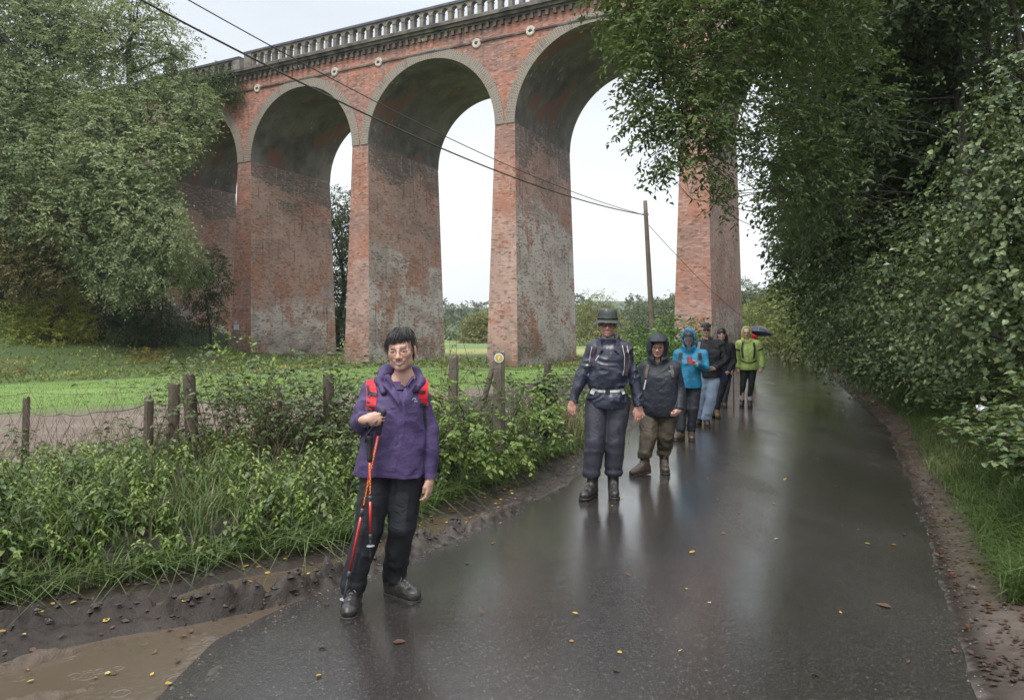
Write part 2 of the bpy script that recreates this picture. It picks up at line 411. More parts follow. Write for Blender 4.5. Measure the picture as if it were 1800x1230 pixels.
wet = np.where((fieldm > .3) | (GX > gr), .0, wet)
far = smoothstep(150, 260, GY); c = lerp(c, [.05, .075, .03], far)
g = N('ground_soil_and_grass')
cc = g.n('Attribute', attribute_name='Col').outputs['Color']; wt = g.n('Attribute', attribute_name='wet').outputs['Fac']
pos = g.n('NewGeometry').outputs['Position']
n1 = g.noise(pos, 9, 6, .6); n2 = g.noise(pos, 70, 4, .6)
colr = g.mix(cc, (.5, .5, .5), g.rng(n1, .3, .7, 0, .0))
val = g.n('HueSaturation', {'Value': g.rng(g.math('ADD', n1, g.math('MULTIPLY', n2, .6)), .45, 1.15, .62, 1.42), 'Color': cc}).outputs[0]
bmp = g.bump(g.math('ADD', n1, g.math('MULTIPLY', n2, .35)), .55, .03)
g.pr(Base_Color=val, Roughness=g.rng(wt, 0, 1, .85, .42), Normal=bmp, Specular_IOR_Level=g.rng(wt, 0, 1, .45, .22))
ny, nx = GX.shape
ii = (np.arange(ny - 1)[:, None] * nx + np.arange(nx - 1)[None]).ravel()
gb = MB(); gb.add(np.stack([GX, GY, GZ], -1).reshape(-1, 3), [np.stack([ii, ii + 1, ii + nx + 1, ii + nx], 1)])
tag(gb.build('ground', g.m, smooth=True, attrs={'Col': c.reshape(-1, 3), 'wet': wet.ravel()}), kind='structure')

# ---- wet asphalt road
ry = axis([(-6, 2, .5), (2, 12, .06), (12, 50, .5), (50, 200, 3)])
cols_ = np.array([0, .004, .02, .06, .15, .3, .5, .7, .85, .94, .98, 1.0])
nz1 = ry * 0 - .05; nz2 = ry * 0 + .12
L_, R_ = lx(EL, ry) + nz1 * (ry < 40), lx(ER, ry) + nz2 * (ry < 40)
L_, R_ = lx(EL, ry), lx(ER, ry)
RX = np.concatenate([L_[:, None] + np.array([-.40, -.2, -.08, .0, .1, .25, .5, .9])[None], (L_ + R_)[:, None] / 2, R_[:, None] - np.array([.9, .5, .25, .1, .0, -.08, -.2, -.40])[None]], 1); RY = np.repeat(ry[:, None], 17, 1)
OFFS = np.array([-.40, -.2, -.08, .0, .1, .25, .5, .9]); OZ = np.array([-.085, -.048, -.026, -.014, -.006, .001, .010, .018])
def roadz(X, Y):
    e = np.minimum(X - lx(EL, Y), lx(ER, Y) - X); return np.interp(e, np.r_[OFFS, 2.0], np.r_[OZ, .028])
prof = cols_
RZ = roadz(RX, RY)
g = N('wet_asphalt')
pos = g.n('NewGeometry').outputs['Position']
fine = g.noise(pos, 260, 2, .6); med = g.noise(pos, 55, 3, .6); big = g.noise(g.scale(pos, (.5, .16, 1), (0, 0, .35)), 2.0, 4, .55)
vor = g.n('TexVoronoi', {'Vector': pos, 'Scale': 110}).outputs['Distance']
base = g.mix((.009, .0075, .007), (.046, .038, .034), g.rng(g.math('ADD', med, g.math('MULTIPLY', g.math('SUBTRACT', fine, .5), .9)), .3, .75))
base = g.mix(base, (.14, .13, .12), g.rng(g.noise(pos, 120, 1), .66, .74, 0, .9))
base = g.mix(base, (.055, .046, .041), g.rng(g.noise(pos, .55, 3), .45, .7, 0, .6))
base = g.mix(base, (.20, .175, .16), g.rng(g.noise(pos, 62, 2, .6), .60, .72, 0, .5))
base = g.mix(base, (.004, .0035, .003), g.rng(g.noise(pos, 85, 2, .6), .40, .32, 0, .8))
uu = g.n('Attribute', attribute_name='across').outputs['Fac']
film = g.math('ADD', g.math('MULTIPLY', g.rng(big, .42, .70), .62), g.math('MULTIPLY', g.rng(g.math('COSINE', g.math('MULTIPLY', uu, 12.566)), -1, 1), .38))
rough = g.math('ADD', g.rng(film, 0, 1, .12, .30), g.rng(med, .3, .7, -.02, .05))
h = g.math('ADD', g.math('MULTIPLY', vor, .6), g.math('MULTIPLY', fine, .8))
grain = g.math('ADD', g.noise(pos, 130, 2, .7), g.math('MULTIPLY', g.noise(pos, 48, 2, .6), .9)); h = g.math('ADD', h, grain)
b0 = g.bump(g.math('ADD', g.math('MULTIPLY', fine, .5), grain), g.rng(film, 0, 1, .05, .22), .005)
b1 = g.bump(h, g.rng(film, 0, 1, .35, .9), .006)
b2 = g.bump(g.noise(pos, 9, 3), .10, .02, b1); b3 = g.bump(g.noise(pos, 9, 3), .045, .02, b0)
g.pr(Base_Color=base, Roughness=rough, Normal=b2, Specular_IOR_Level=.35, Coat_Weight=g.rng(film, 0, 1, 1.0, .55), Coat_Roughness=g.rng(film, 0, 1, .05, .15), Coat_IOR=1.75, Coat_Normal=b3)
ny, nx = RX.shape; ii = (np.arange(ny - 1)[:, None] * nx + np.arange(nx - 1)[None]).ravel()
rb = MB(); rb.add(np.stack([RX, RY, RZ], -1).reshape(-1, 3), [np.stack([ii, ii + 1, ii + nx + 1, ii + nx], 1)])
tag(rb.build('road', g.m, smooth=True, attrs={'across': np.clip((RX - L_[:, None]) / (R_ - L_)[:, None], 0, 1).ravel()}), kind='structure')

# ---- muddy puddles: one water sheet per pool, rain rings raised in the surface
g = N('muddy_water'); pos = g.n('NewGeometry').outputs['Position']
g.pr(Base_Color=g.mix((.080, .060, .043), (.105, .080, .058), g.noise(pos, 3, 3)), Roughness=.06, Specular_IOR_Level=.5, Normal=g.bump(g.noise(pos, 22, 2), .06, .02))
WATER = g.m
rr = np.random.RandomState(5)
def pool(poly, zc, nring, h):
    poly = np.array(poly); c0 = poly.min(0) - .1; c1 = poly.max(0) + .1
    xs = np.arange(c0[0], c1[0], h); ys = np.arange(c0[1], c1[1], h)
    X, Y = np.meshgrid(xs, ys); Z = np.full(X.shape, zc)
    k = 0
    while k < nring:
        x, y = rr.uniform(c0[0], c1[0]), rr.uniform(c0[1], c1[1])
        if not inpoly(np.array([x, y]), poly) or y < 3.0: continue
        k += 1; R0 = rr.uniform(.012, .05); r = np.hypot(X - x, Y - y)
        Z = Z + .0008 * np.cos((r - R0) * 2 * math.pi / .022) * np.exp(-((r - R0) / .016) ** 2)
    P = np.stack([X, Y], -1); d = dpoly(P, poly); ok = inpoly(P, poly) | (d < .09)
    ny, nx = X.shape; ii = np.arange(ny - 1)[:, None] * nx + np.arange(nx - 1)[None]
    mk = ok[:-1, :-1] & ok[1:, :-1] & ok[:-1, 1:] & ok[1:, 1:]; ii = ii[mk]
    mb = MB(); mb.add(np.stack([X, Y, Z], -1).reshape(-1, 3), [np.stack([ii, ii + 1, ii + nx + 1, ii + nx], 1)])
    tag(mb.build('puddle', WATER, smooth=True), kind='structure')
pool(POOL1, -.047, 44, .007); pool(POOL2, -.045, 4, .02); pool(POOL3, -.045, 0, .03)
# ------------------------------------------------------------------ railway viaduct
UD = np.array([-.890, .4557]); UD /= np.linalg.norm(UD)          # along the viaduct, to the far left
VD = np.array([UD[1], -UD[0]])                                      # across it, away from the camera
HS = 12.7; Z_SP = CH + HS; Y0 = F * HS / (HZ - 215.0); O2 = np.array([(905 - 900) * Y0 / F, Y0])
def VP(s, wv, z):
    s, wv, z = np.broadcast_arrays(np.asarray(s, float), np.asarray(wv, float), np.asarray(z, float))
    return np.concatenate([O2 + s[..., None] * UD + wv[..., None] * VD, z[..., None]], -1)
PT, DEPTH = 1.35, 8.6
SS = [-34.2, -22.8, -11.45, 0, 11.05, 21.9, 33.0, 44.1, 55.2]
Z_CO, Z_PB, Z_PT = CH + 19.0, CH + 19.55, CH + 20.75              # cornice underside, parapet foot, parapet top

def brickmat(name, red, red2, grey, dirt, kind):
    g = N(name); uv = g.n('UVMap').outputs[0]; pos = g.n('NewGeometry').outputs['Position']
    br = g.n('TexBrick', {'Vector': uv, 'Color1': red + (1,), 'Color2': red2 + (1,), 'Mortar': (.36, .32, .28, 1), 'Scale': 1.0,
                          'Mortar Size': .010, 'Mortar Smooth': .3, 'Bias': -.1, 'Brick Width': .235, 'Row Height': .083})
    br.offset = .5
    col = br.outputs['Color']
    # single burnt and pale bricks
    cell = g.n('TexVoronoi', {'Vector': g.scale(uv, (4.2, 12, 1)), 'Scale': 1.0}).outputs['Color']
    rnd = g.n('SeparateColor', {0: cell}).outputs[0]; rnd2 = g.n('SeparateColor', {0: cell}).outputs[1]
    zz = g.n('SeparateXYZ', {0: pos}).outputs['Z']
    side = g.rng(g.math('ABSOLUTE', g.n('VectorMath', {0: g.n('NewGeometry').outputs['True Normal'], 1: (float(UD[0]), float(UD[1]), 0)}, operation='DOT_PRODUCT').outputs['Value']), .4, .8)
    gl = g.n('Attribute', attribute_name='greyline').outputs['Fac']
    # refaced patches: course aligned areas of other brick
    pn = g.noise(g.scale(uv, (.22, .42, 1)), 1.0, 2, .4, .2)
    pn2 = g.noise(g.scale(uv, (.5, .7, 1)), 1.0, 5, .65)
    jag = g.math('MULTIPLY', g.math('SUBTRACT', rnd, .5), .10)
    pj = g.math('ADD', g.math('ADD', pn, jag), g.math('MULTIPLY', g.math('SUBTRACT', pn2, .5), .5))
    if kind == 'pier':
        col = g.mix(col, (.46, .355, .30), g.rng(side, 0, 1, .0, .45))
        big_ = g.math('ADD', g.math('SUBTRACT', gl, zz), g.math('MULTIPLY', g.math('SUBTRACT', pj, .5), 9.0))
        hole = g.rng(g.math('ADD', g.noise(g.scale(uv, (.30, .22, 1)), 1.15, 3, .5, .3), jag), .60, .55)
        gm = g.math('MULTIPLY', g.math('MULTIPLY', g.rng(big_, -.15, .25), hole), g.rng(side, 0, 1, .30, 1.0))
        col = g.mix(col, grey, g.math('MULTIPLY', gm, .82))
        hi_ = g.rng(pj, .50, .56, 0, .5); col = g.mix(col, (.27, .17, .14), hi_)
        o2 = g.noise(g.scale(uv, (.33, .25, 1)), 1.3, 4, .6)
        col = g.mix(col, (.42, .17, .10), g.rng(g.math('ADD', o2, jag), .55, .60, 0, .75))
        # sooty zone just under the springing, with a jagged lower edge
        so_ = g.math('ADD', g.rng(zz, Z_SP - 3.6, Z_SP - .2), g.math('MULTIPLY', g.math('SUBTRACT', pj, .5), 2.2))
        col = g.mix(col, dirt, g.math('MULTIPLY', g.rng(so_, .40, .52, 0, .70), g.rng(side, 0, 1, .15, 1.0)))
        # lime runs below the arches
        st = g.noise(g.scale(uv, (2.6, .16, 1)), 1.6, 4, .6)
        stm = g.math('MULTIPLY', g.rng(st, .60, .68), g.rng(zz, Z_SP - 9, Z_SP - 1.5))
        col = g.mix(col, (.50, .46, .44), g.math('MULTIPLY', stm, .75))
        st2 = g.noise(g.scale(uv, (1.9, .12, 1)), 1.9, 3, .6)
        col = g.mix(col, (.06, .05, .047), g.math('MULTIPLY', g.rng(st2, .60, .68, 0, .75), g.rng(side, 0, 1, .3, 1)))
        col = g.mix(col, (.07, .085, .045), g.math('MULTIPLY', g.rng(zz, 2.2, -.4, 0, .8), g.rng(pn2, .35, .6)))
    else:
        col = g.mix(col, grey, g.rng(pj, .50, .56, 0, .55))
        col = g.mix(col, (.50, .20, .10), g.rng(g.noise(g.scale(uv, (.35, .5, 1)), 1.7, 4, .6), .56, .62, 0, .65))
        st = g.noise(g.scale(uv, (2.0, .2, 1)), 1.3, 4, .6)
        top = g.rng(zz, Z_CO - 3.0, Z_CO)
        col = g.mix(col, dirt, g.math('MULTIPLY', g.rng(st, .5, .64), g.rng(top, 0, 1, .25, .8)))
    col = g.mix(col, (.06, .042, .04), g.rng(rnd, .74, .90, 0, .48))
    col = g.mix(col, (.58, .48, .42), g.rng(rnd2, .72, .90, 0, .36))
    col = g.mix(col, (.16, .13, .115), g.math('MULTIPLY', g.math('SUBTRACT', 1.0, br.outputs['Fac']), 0.0))
    col = g.mix(col, (.20, .17, .15), g.math('MULTIPLY', br.outputs['Fac'], .35))
    grime = g.noise(uv, .6, 6, .65)
    col = g.mix(col, (.12, .09, .075), g.rng(grime, .46, .78, 0, .38))
    b = g.bump(g.math('ADD', g.math('MULTIPLY', br.outputs['Fac'], -1.0), g.math('MULTIPLY', g.noise(uv, 22, 3), .8)), .5, .02)
    g.pr(Base_Color=col, Roughness=g.rng(grime, .3, .7, .62, .85), Normal=b, Specular_IOR_Level=.35)
    return g.m
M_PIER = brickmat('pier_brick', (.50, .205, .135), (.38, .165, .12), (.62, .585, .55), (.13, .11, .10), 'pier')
M_SPAN = brickmat('spandrel_brick', (.52, .185, .11), (.39, .145, .10), (.27, .175, .145), (.12, .09, .08), 'span')
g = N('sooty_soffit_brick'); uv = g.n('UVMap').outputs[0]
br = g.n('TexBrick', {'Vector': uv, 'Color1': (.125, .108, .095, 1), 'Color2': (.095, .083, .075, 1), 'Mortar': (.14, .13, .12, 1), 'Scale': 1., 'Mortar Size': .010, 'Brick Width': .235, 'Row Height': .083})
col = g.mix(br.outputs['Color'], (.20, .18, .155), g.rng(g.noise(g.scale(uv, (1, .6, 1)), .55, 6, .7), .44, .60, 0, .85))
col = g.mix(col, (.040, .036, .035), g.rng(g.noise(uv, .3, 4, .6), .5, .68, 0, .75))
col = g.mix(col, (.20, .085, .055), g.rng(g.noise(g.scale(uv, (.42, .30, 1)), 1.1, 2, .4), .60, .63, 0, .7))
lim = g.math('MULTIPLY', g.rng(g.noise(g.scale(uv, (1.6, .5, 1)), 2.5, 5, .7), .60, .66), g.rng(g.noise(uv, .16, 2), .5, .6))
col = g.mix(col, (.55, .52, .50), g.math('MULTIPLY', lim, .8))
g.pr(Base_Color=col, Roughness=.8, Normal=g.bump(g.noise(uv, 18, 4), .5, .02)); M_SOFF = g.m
g = N('arch_ring_brick'); uv = g.n('UVMap').outputs[0]
br = g.n('TexBrick', {'Vector': uv, 'Color1': (.22, .16, .12, 1), 'Color2': (.15, .11, .085, 1), 'Mortar': (.38, .35, .30, 1), 'Scale': 1., 'Mortar Size': .014, 'Brick Width': .115, 'Row Height': .155})
br.offset = 0.5
col = g.mix(br.outputs['Color'], (.27, .24, .195), g.rng(g.noise(uv, 1.1, 5, .65), .42, .62, 0, .7))
col = g.mix(col, (.10, .085, .07), g.rng(g.noise(g.scale(uv, (1, 3, 1)), .8, 5, .6), .55, .7, 0, .7))
g.pr(Base_Color=col, Roughness=.8, Normal=g.bump(g.noise(uv, 20, 3), .4, .02)); M_RING = g.m
M_STONE = simple('parapet_weathered_concrete', (.26, .235, .195), (.10, .09, .075), 1.4, .85, .4, 9, det=7, lo=.38, hi=.66)
M_CAP = simple('parapet_cap_slate', (.055, .057, .075), (.10, .10, .11), 2, .55, .3, 12)
M_CORN = simple('cornice_grimy_stone', (.19, .165, .135), (.055, .052, .05), 1.1, .85, .4, 9, det=7, lo=.35, hi=.6)
M_TIE = simple('cream_painted_iron', (.62, .58, .48), (.42, .36, .28), 6, .6)
M_DARK = simple('dark_iron', (.03, .027, .025), (.05, .045, .04), 8, .6)

via = thing('railway_viaduct', 'tall red brick railway viaduct of round arches crossing the meadow and lane', 'viaduct', list(O2) + [0])
OFF = np.array([O2[0], O2[1], 0])
def V(s, wv, z): return VP(s, wv, z) - OFF

def quadgrid(P):
    ny, nx = P.shape[:2]; ii = (np.arange(ny - 1)[:, None] * nx + np.arange(nx - 1)[None]).ravel()
    return P.reshape(-1, 3), [np.stack([ii, ii + 1, ii + nx + 1, ii + nx], 1)]

class UB(MB):
    def __init__(s, gl=2.5): super().__init__(); s.uvs = []; s.gl = gl
    def gridq(s, P, U, VV):
        v, f = quadgrid(P); s.add(v, f); s.uvs.append(np.stack([np.broadcast_to(U, P.shape[:2]), np.broadcast_to(VV, P.shape[:2])], -1).reshape(-1, 2)); return s
    def done(s, name, mat, parent, smooth=False): return s.build(name, mat, parent, smooth, attrs={'greyline': np.full(s.n, s.gl)}, uv=np.concatenate(s.uvs))

BAT = .40
for s0, gl_ in zip(SS, (2.5, 2.5, 3.0, 10.0, 7.5, 4.0, 3.0, 3, 3)):
    ub = UB(gl_); zs = np.linspace(-2.5, Z_SP, 12); k = (Z_SP - zs) / (Z_SP + 1.0) * BAT
    def col_(s, wv, sb, wb): return V(s + sb * k, wv + wb * k, zs)
    cA, cB, cC, cD = col_(s0, 0, -1, -1), col_(s0, DEPTH, -1, 1), col_(s0 + PT, DEPTH, 1, 1), col_(s0 + PT, 0, 1, -1)
    for a, b, n, uo in ((cD, cA, 4, 3.1), (cA, cB, 8, 0), (cB, cC, 4, 7), (cC, cD, 8, 13)):
        t = np.linspace(0, 1, n)
        P = a[:, None] * (1 - t[None, :, None]) + b[:, None] * t[None, :, None]
        ln = np.linalg.norm(b - a, axis=1)
        ub.gridq(P, uo + s0 * 1.7 + (t[None] - .5) * ln[:, None], zs[:, None] + s0 * .37)
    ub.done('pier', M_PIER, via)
for i in range(len(SS) - 1):
    a, b = SS[i] + PT, SS[i + 1]; r = (b - a) / 2; cx = (a + b) / 2; T = .62
    th = np.linspace(0, math.pi, 49)
    ws = np.linspace(.0, DEPTH, 9)
    ub = UB(); P = V((cx - r * np.cos(th))[:, None], ws[None], (Z_SP + r * np.sin(th))[:, None])
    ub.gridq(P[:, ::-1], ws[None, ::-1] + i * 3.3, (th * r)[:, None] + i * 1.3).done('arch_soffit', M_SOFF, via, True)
    for sgn, w0 in ((-1, 0.0), (1, DEPTH)):
        ub = UB(); ro = r + T
        if sgn == 1: ro = r + T
        wv = w0 + sgn * .055
        rad = np.array([r, r + T * .5, ro])
        P = V((cx - rad[None] * np.cos(th)[:, None]), wv, Z_SP + rad[None] * np.sin(th)[:, None])
        ub.gridq(P if sgn < 0 else P[:, ::-1], (rad[None] if sgn < 0 else rad[None, ::-1]) * 1.0, (th * r)[:, None])
        for rr_, fl in ((r, 0), (ro, 1)):
            P = V((cx - rr_ * np.cos(th))[:, None], np.array([w0 + .0, wv])[None], (Z_SP + rr_ * np.sin(th))[:, None])
            ub.gridq(P, np.array([0, .06])[None], (th * r)[:, None])
        ub.done('arch_ring', M_RING, via)
for w0, sg in ((0.0, -1), (DEPTH, 1)):
    ub = UB()
    for i in range(len(SS)):
        xs = np.array([SS[i], SS[i] + PT]); P = V(xs[None], w0, np.array([Z_SP, Z_CO])[:, None])
        ub.gridq(P if sg > 0 else P[:, ::-1], xs[None] if sg > 0 else xs[None, ::-1], np.array([Z_SP, Z_CO])[:, None])
        if i < len(SS) - 1:
            a, b = SS[i] + PT, SS[i + 1]; r = (b - a) / 2; cx = (a + b) / 2
            th = np.linspace(0, math.pi, 41); xs = cx - r * np.cos(th); zb = Z_SP + r * np.sin(th)
            t = np.linspace(0, 1, 5)[:, None]; zg = zb[None] * (1 - t) + Z_CO * t
            P = V(np.broadcast_to(xs[None], zg.shape), w0, zg)
            ub.gridq(P if sg > 0 else P[:, ::-1], np.broadcast_to(xs[None], zg.shape) if sg > 0 else np.broadcast_to(xs[None], zg.shape)[:, ::-1], zg if sg > 0 else zg[:, ::-1])
    ub.done('spandrel_wall', M_SPAN, via)
RM = np.array([[UD[0], VD[0], 0], [UD[1], VD[1], 0], [0, 0, 1.]])
SA, SB = SS[0] - 8, SS[-1] + 9; SM, SL = (SA + SB) / 2, SB - SA
def bar(mb, s, wv, z, ls, lw, lz):
    c_ = V(s, wv, z); mb.add(*vbox(c_[0], c_[1], c_[2], ls, lw, lz, RM))
mb = MB(); bar(mb, SM, DEPTH / 2, Z_CO + .30, SL, DEPTH - .1, .5); mb.build('deck', M_DARK, via)
for w0, sg in ((0.0, -1), (DEPTH, 1)):
    mb = MB()
    bar(mb, SM, w0 + sg * .03, Z_CO - 1.02, SL, .12, .10)           # string course
    bar(mb, SM, w0 + sg * .06, Z_CO + .06, SL, .22, .12)
    bar(mb, SM, w0 + sg * .13, Z_CO + .21, SL, .42, .18)
    bar(mb, SM, w0 + sg * .19, Z_CO + .38, SL, .60, .16)
    bar(mb, SM, w0 + sg * .15, Z_CO + .50, SL, .48, .08)
    s = SA + .5
    while s < SB - .5:
        bar(mb, s, w0 + sg * .09, Z_CO - .16, .20, .22, .30); s += .50
    mb.build('cornice', M_CORN, via)
# arcaded parapet: real arched openings right through
PITCH, OW, TH_ = .714, .44, .36
def parapet(w0, s_from, s_to, ztop, refuge):
    mb = MB(); mc = MB(); wf, wb = w0 - TH_ / 2, w0 + TH_ / 2
    z0, zs_, = Z_PB, ztop - .42 - OW / 2 * 0
    zs_ = ztop - .16 - OW / 2 - .10
    s = s_from
    th = np.linspace(0, math.pi, 9)
    while s + PITCH <= s_to + 1e-6:
        c0 = s + PITCH / 2; xa, xb = c0 - OW / 2, c0 + OW / 2
        if refuge(c0):
            bar(mb, c0, w0, (z0 + ztop - .16) / 2, PITCH, TH_ * 1.35, ztop - .16 - z0); s += PITCH; continue
        xs = np.concatenate([[s, xa], c0 - OW / 2 * np.cos(th), [xb, s + PITCH]])
        lo = np.concatenate([[z0, z0], zs_ + OW / 2 * np.sin(th), [z0, z0]])
        hi = np.full(len(xs), ztop - .16)
        for wq, fl in ((wf, 1), (wb, 0)):
            P = np.stack([V(xs, wq, lo), V(xs, wq, hi)], 0)
            mb.add(*quadgrid(P if not fl else P[:, ::-1]))
        inn = np.concatenate([[xa], c0 - OW / 2 * np.cos(th), [xb]]); iz = np.concatenate([[z0], zs_ + OW / 2 * np.sin(th), [z0]])
        mb.add(*quadgrid(np.stack([V(inn, wf, iz), V(inn, wb, iz)], 0)))
        for xe in (s, s + PITCH):   # pier ends stay inside neighbours; impost block
            pass
        bar(mb, s, w0, zs_ - .03, PITCH - OW + .05, TH_ + .06, .07)
        s += PITCH
    bar(mb, (s_from + s) / 2, w0, z0 + .05, s - s_from, TH_ + .1, .10)
    bar(mc, (s_from + s) / 2, w0, ztop - .08, s - s_from, TH_ + .18, .16)
    return mb, mc
ref = lambda c_: any(abs(c_ - q) < .8 for q in (22.4, 45.0, -.0 - 45))
for w0 in (-.02, DEPTH + .02):
    m1, c1 = parapet(w0, SA + 1, 22.8, Z_PT, ref); p = m1.build('parapet', M_STONE, via); c1.build('coping', M_CAP, p)
    m1, c1 = parapet(w0, 22.8 + .015, SB, Z_PT - .22, ref); p = m1.build('parapet', M_STONE, via); c1.build('coping', M_CAP, p)
# round tie plates on the face
def s_at(px):
    k = (px - 900) / F; return (k * O2[1] - O2[0]) / (UD[0] - k * UD[1])
for px, py in ((453, 156), (522, 115), (589, 127), (666, 110), (745, 66), (838, 77), (933, 55)):
    s = s_at(px); p = O2 + s * UD; z = CH + (HZ - py) * p[1] / F
    mb = MB(); C0 = V(s, -.0, z)
    a = np.linspace(0, 2 * math.pi, 25)[:-1]
    rings = [(.30, .0), (.30, -.07), (.24, -.10), (.09, -.085), (.08, -.02)]
    P = np.stack([V(s + r_ * np.cos(a), w_, z + r_ * np.sin(a)) for r_, w_ in rings]); P = np.concatenate([P, P[:, :1]], 1)
    mb.add(*quadgrid(P)); o = mb.build('tie_plate', M_TIE, via)
    mb = MB(); P = np.stack([V(s + r_ * np.cos(a), w_, z + r_ * np.sin(a)) for r_, w_ in ((.10, -.03), (.10, -.09), (.04, -.12), (.001, -.12))]); P = np.concatenate([P, P[:, :1]], 1)
    mb.add(*quadgrid(P)); mb.build('bolt_boss', M_DARK, o)
# notices fixed to the left pier
def sign(px, py, wpx, hpx, name, mat_):
    k = (px - 900) / F; s = s_at(px) ; 
    z = 1.2; w_ = -.40 - .02
    p = O2 + w_ * VD; s = (k * p[1] - p[0]) / (UD[0] - k * UD[1]); q = p + s * UD; z = CH + (HZ - py) * q[1] / F
    wv = -(Z_SP - z) / (Z_SP + 1.0) * BAT - .03
    mb = MB(); bar(mb, s, wv, z, wpx * q[1] / F * 1.1, .03, hpx * q[1] / F); return mb.build(name, mat_, via)
M_SIGN = simple('white_sign_panel', (.75, .76, .80), (.62, .62, .66), 9, .4)
sg1 = sign(414, 575, 11, 9, 'notice', M_SIGN); sign(413, 566, 5, 4, 'small_notice', simple('pink_sign_panel', (.7, .5, .48), (.6, .42, .4), 9, .5))
# ------------------------------------------------------------------ trees and shrubs
M_BARK = simple('wet_bark', (.030, .025, .020), (.065, .055, .043), 7, .85, .6, 25)
M_BARK2 = simple('pale_grey_bark', (.13, .12, .10), (.07, .06, .05), 5, .7, .5, 20)
M_LASH = leafmat('ash_leaves_grey_green', [(.050, .075, .034), (.135, .180, .080), (.25, .295, .14), (.36, .38, .20)], .5, .22)  # dark end of the ramp puts shade between leaves into their colour
M_LDARK = leafmat('dark_tree_leaves', [(.013, .024, .010), (.030, .050, .020), (.058, .088, .032), (.12, .145, .055)], .42, .2)  # lowered colours: the dark shade inside the crowns is painted into the leaves
M_LYEL = leafmat('yellowing_leaves', [(.09, .12, .02), (.18, .22, .035), (.30, .30, .05), (.34, .24, .05)], .45, .3)
M_LBRN = leafmat('browning_leaves', [(.08, .085, .03), (.14, .13, .05), (.20, .16, .07), (.17, .10, .05)], .5, .2)
M_LIVY = leafmat('ivy_leaves', [(.020, .035, .013), (.055, .088, .035), (.12, .165, .066), (.22, .26, .11)], .33, .2)  # range widened so the darkest leaves stand in for shade in the ivy
M_LFAR = leafmat('far_wood_leaves', [(.055, .080, .042), (.10, .13, .065), (.17, .18, .08)], .7, .1)  # paled leaves: part of the distance haze is put into the colour
M_LWIL = leafmat('willow_leaves_gold_green', [(.13, .14, .045), (.20, .20, .065), (.27, .25, .08)], .6, .25)

def base_at(px, Y):
    x = (px - 900) * Y / F; return [x, Y, float(gz(np.array([x]), np.array([Y]))[0])]
def CL(L, Yd=None):
    out = []
    for t in L:
        px, py, Y, r = t[:4]; tone = t[4] if len(t) > 4 else 0.
        out.append((at(px, py, Y), r, tone))
    return out

tree('ash_tree', 'tall grey green tree at the left edge, its crown cut by the photo top', 'tree', base_at(20, 50),
     CL([(40, 50, 48, 3.2, .1), (-40, 20, 50, 3.4), (100, 20, 49, 2.6, .12), (20, 170, 46, 3.0, .05), (100, 120, 48, 2.5, .1), (-50, 200, 46, 3.6), (60, 260, 45, 2.6, -.05), (-20, 330, 44, 2.8, -.1),
         (130, 200, 46, 2.0, .0), (140, 60, 49, 1.8, .1), (40, -60, 50, 3), (-60, 100, 50, 3.2)]), M_LASH, M_BARK, 11, .45, 'trees in front of the viaduct', leaf=.27, L=.8, dens=1.9, flat=.22, shell=.62)
tree('ash_tree', 'airy pale green tree rising above the viaduct parapet, sky showing through it', 'tree', base_at(205, 50),
     CL([(200, 60, 47, 2.0, .15), (250, 40, 47, 1.9, .15), (300, 75, 47, 1.5, .15), (315, 105, 47, .9, .1), (270, 100, 47, 1.5, .1), (170, 100, 47, 1.7, .1), (160, 30, 48, 1.6, .15), (225, 5, 48, 1.5, .15), (215, 110, 47, 1.3, .1), (150, 160, 46, 1.7, .0)]),
     M_LASH, M_BARK, 12, .38, 'trees in front of the viaduct', leaf=.22, L=.7, dens=1.35, twig=8, flat=.4)
tree('ash_tree', 'grey green tree reaching its drooping branches across the leftmost dark arch', 'tree', base_at(170, 46),
     CL([(230, 180, 46, 2.0), (190, 230, 44, 2.2, .05), (270, 200, 45, 1.7, .05), (320, 160, 47, 1.4), (345, 185, 46, 1.2, .05), (360, 215, 46, .8, .1), (300, 250, 44, 1.2, .12), (325, 262, 44, .8, .15),
         (250, 290, 43, 1.8, .1), (190, 310, 42, 2.2, .1), (120, 290, 43, 2.2), (150, 380, 42, 2.2, .05), (230, 370, 42, 1.9, .12), (270, 340, 43, 1.2, .1), (60, 380, 43, 2.2, -.1)]),
     M_LASH, M_BARK, 13, .4, 'trees in front of the viaduct', leaf=.26, L=.75, dens=1.9, flat=.22, shell=.62)
tree('ash_tree', 'low bushy grey green tree hanging in front of the leftmost pier wall', 'tree', base_at(270, 47),
     CL([(280, 400, 42, 1.6, .1), (250, 440, 42, 1.7, .1), (310, 430, 42, 1.2, .05), (200, 470, 42, 1.7, .0), (290, 480, 42, 1.2, .0), (220, 505, 42, .9, .1), (340, 470, 45, 1.0, -.05), (300, 370, 43, .8, .1)]),
     M_LASH, M_BARK, 14, .25, 'trees in front of the viaduct', leaf=.2, L=.65, dens=2.2, droop=.6, flat=.22, shell=.62)
tree('maple_tree', 'browning maple with dull bronze leaves in the middle of the left trees', 'tree', base_at(90, 47),
     CL([(90, 390, 43, 1.7), (130, 420, 43, 1.4, .1), (50, 430, 43, 1.7), (20, 400, 43, 1.6), (40, 480, 43, 1.4), (110, 470, 43, 1.2)]), M_LBRN, M_BARK, 15, .25, 'trees in front of the viaduct', leaf=.2, L=.6, dens=2.0, flat=.4, shell=.6)
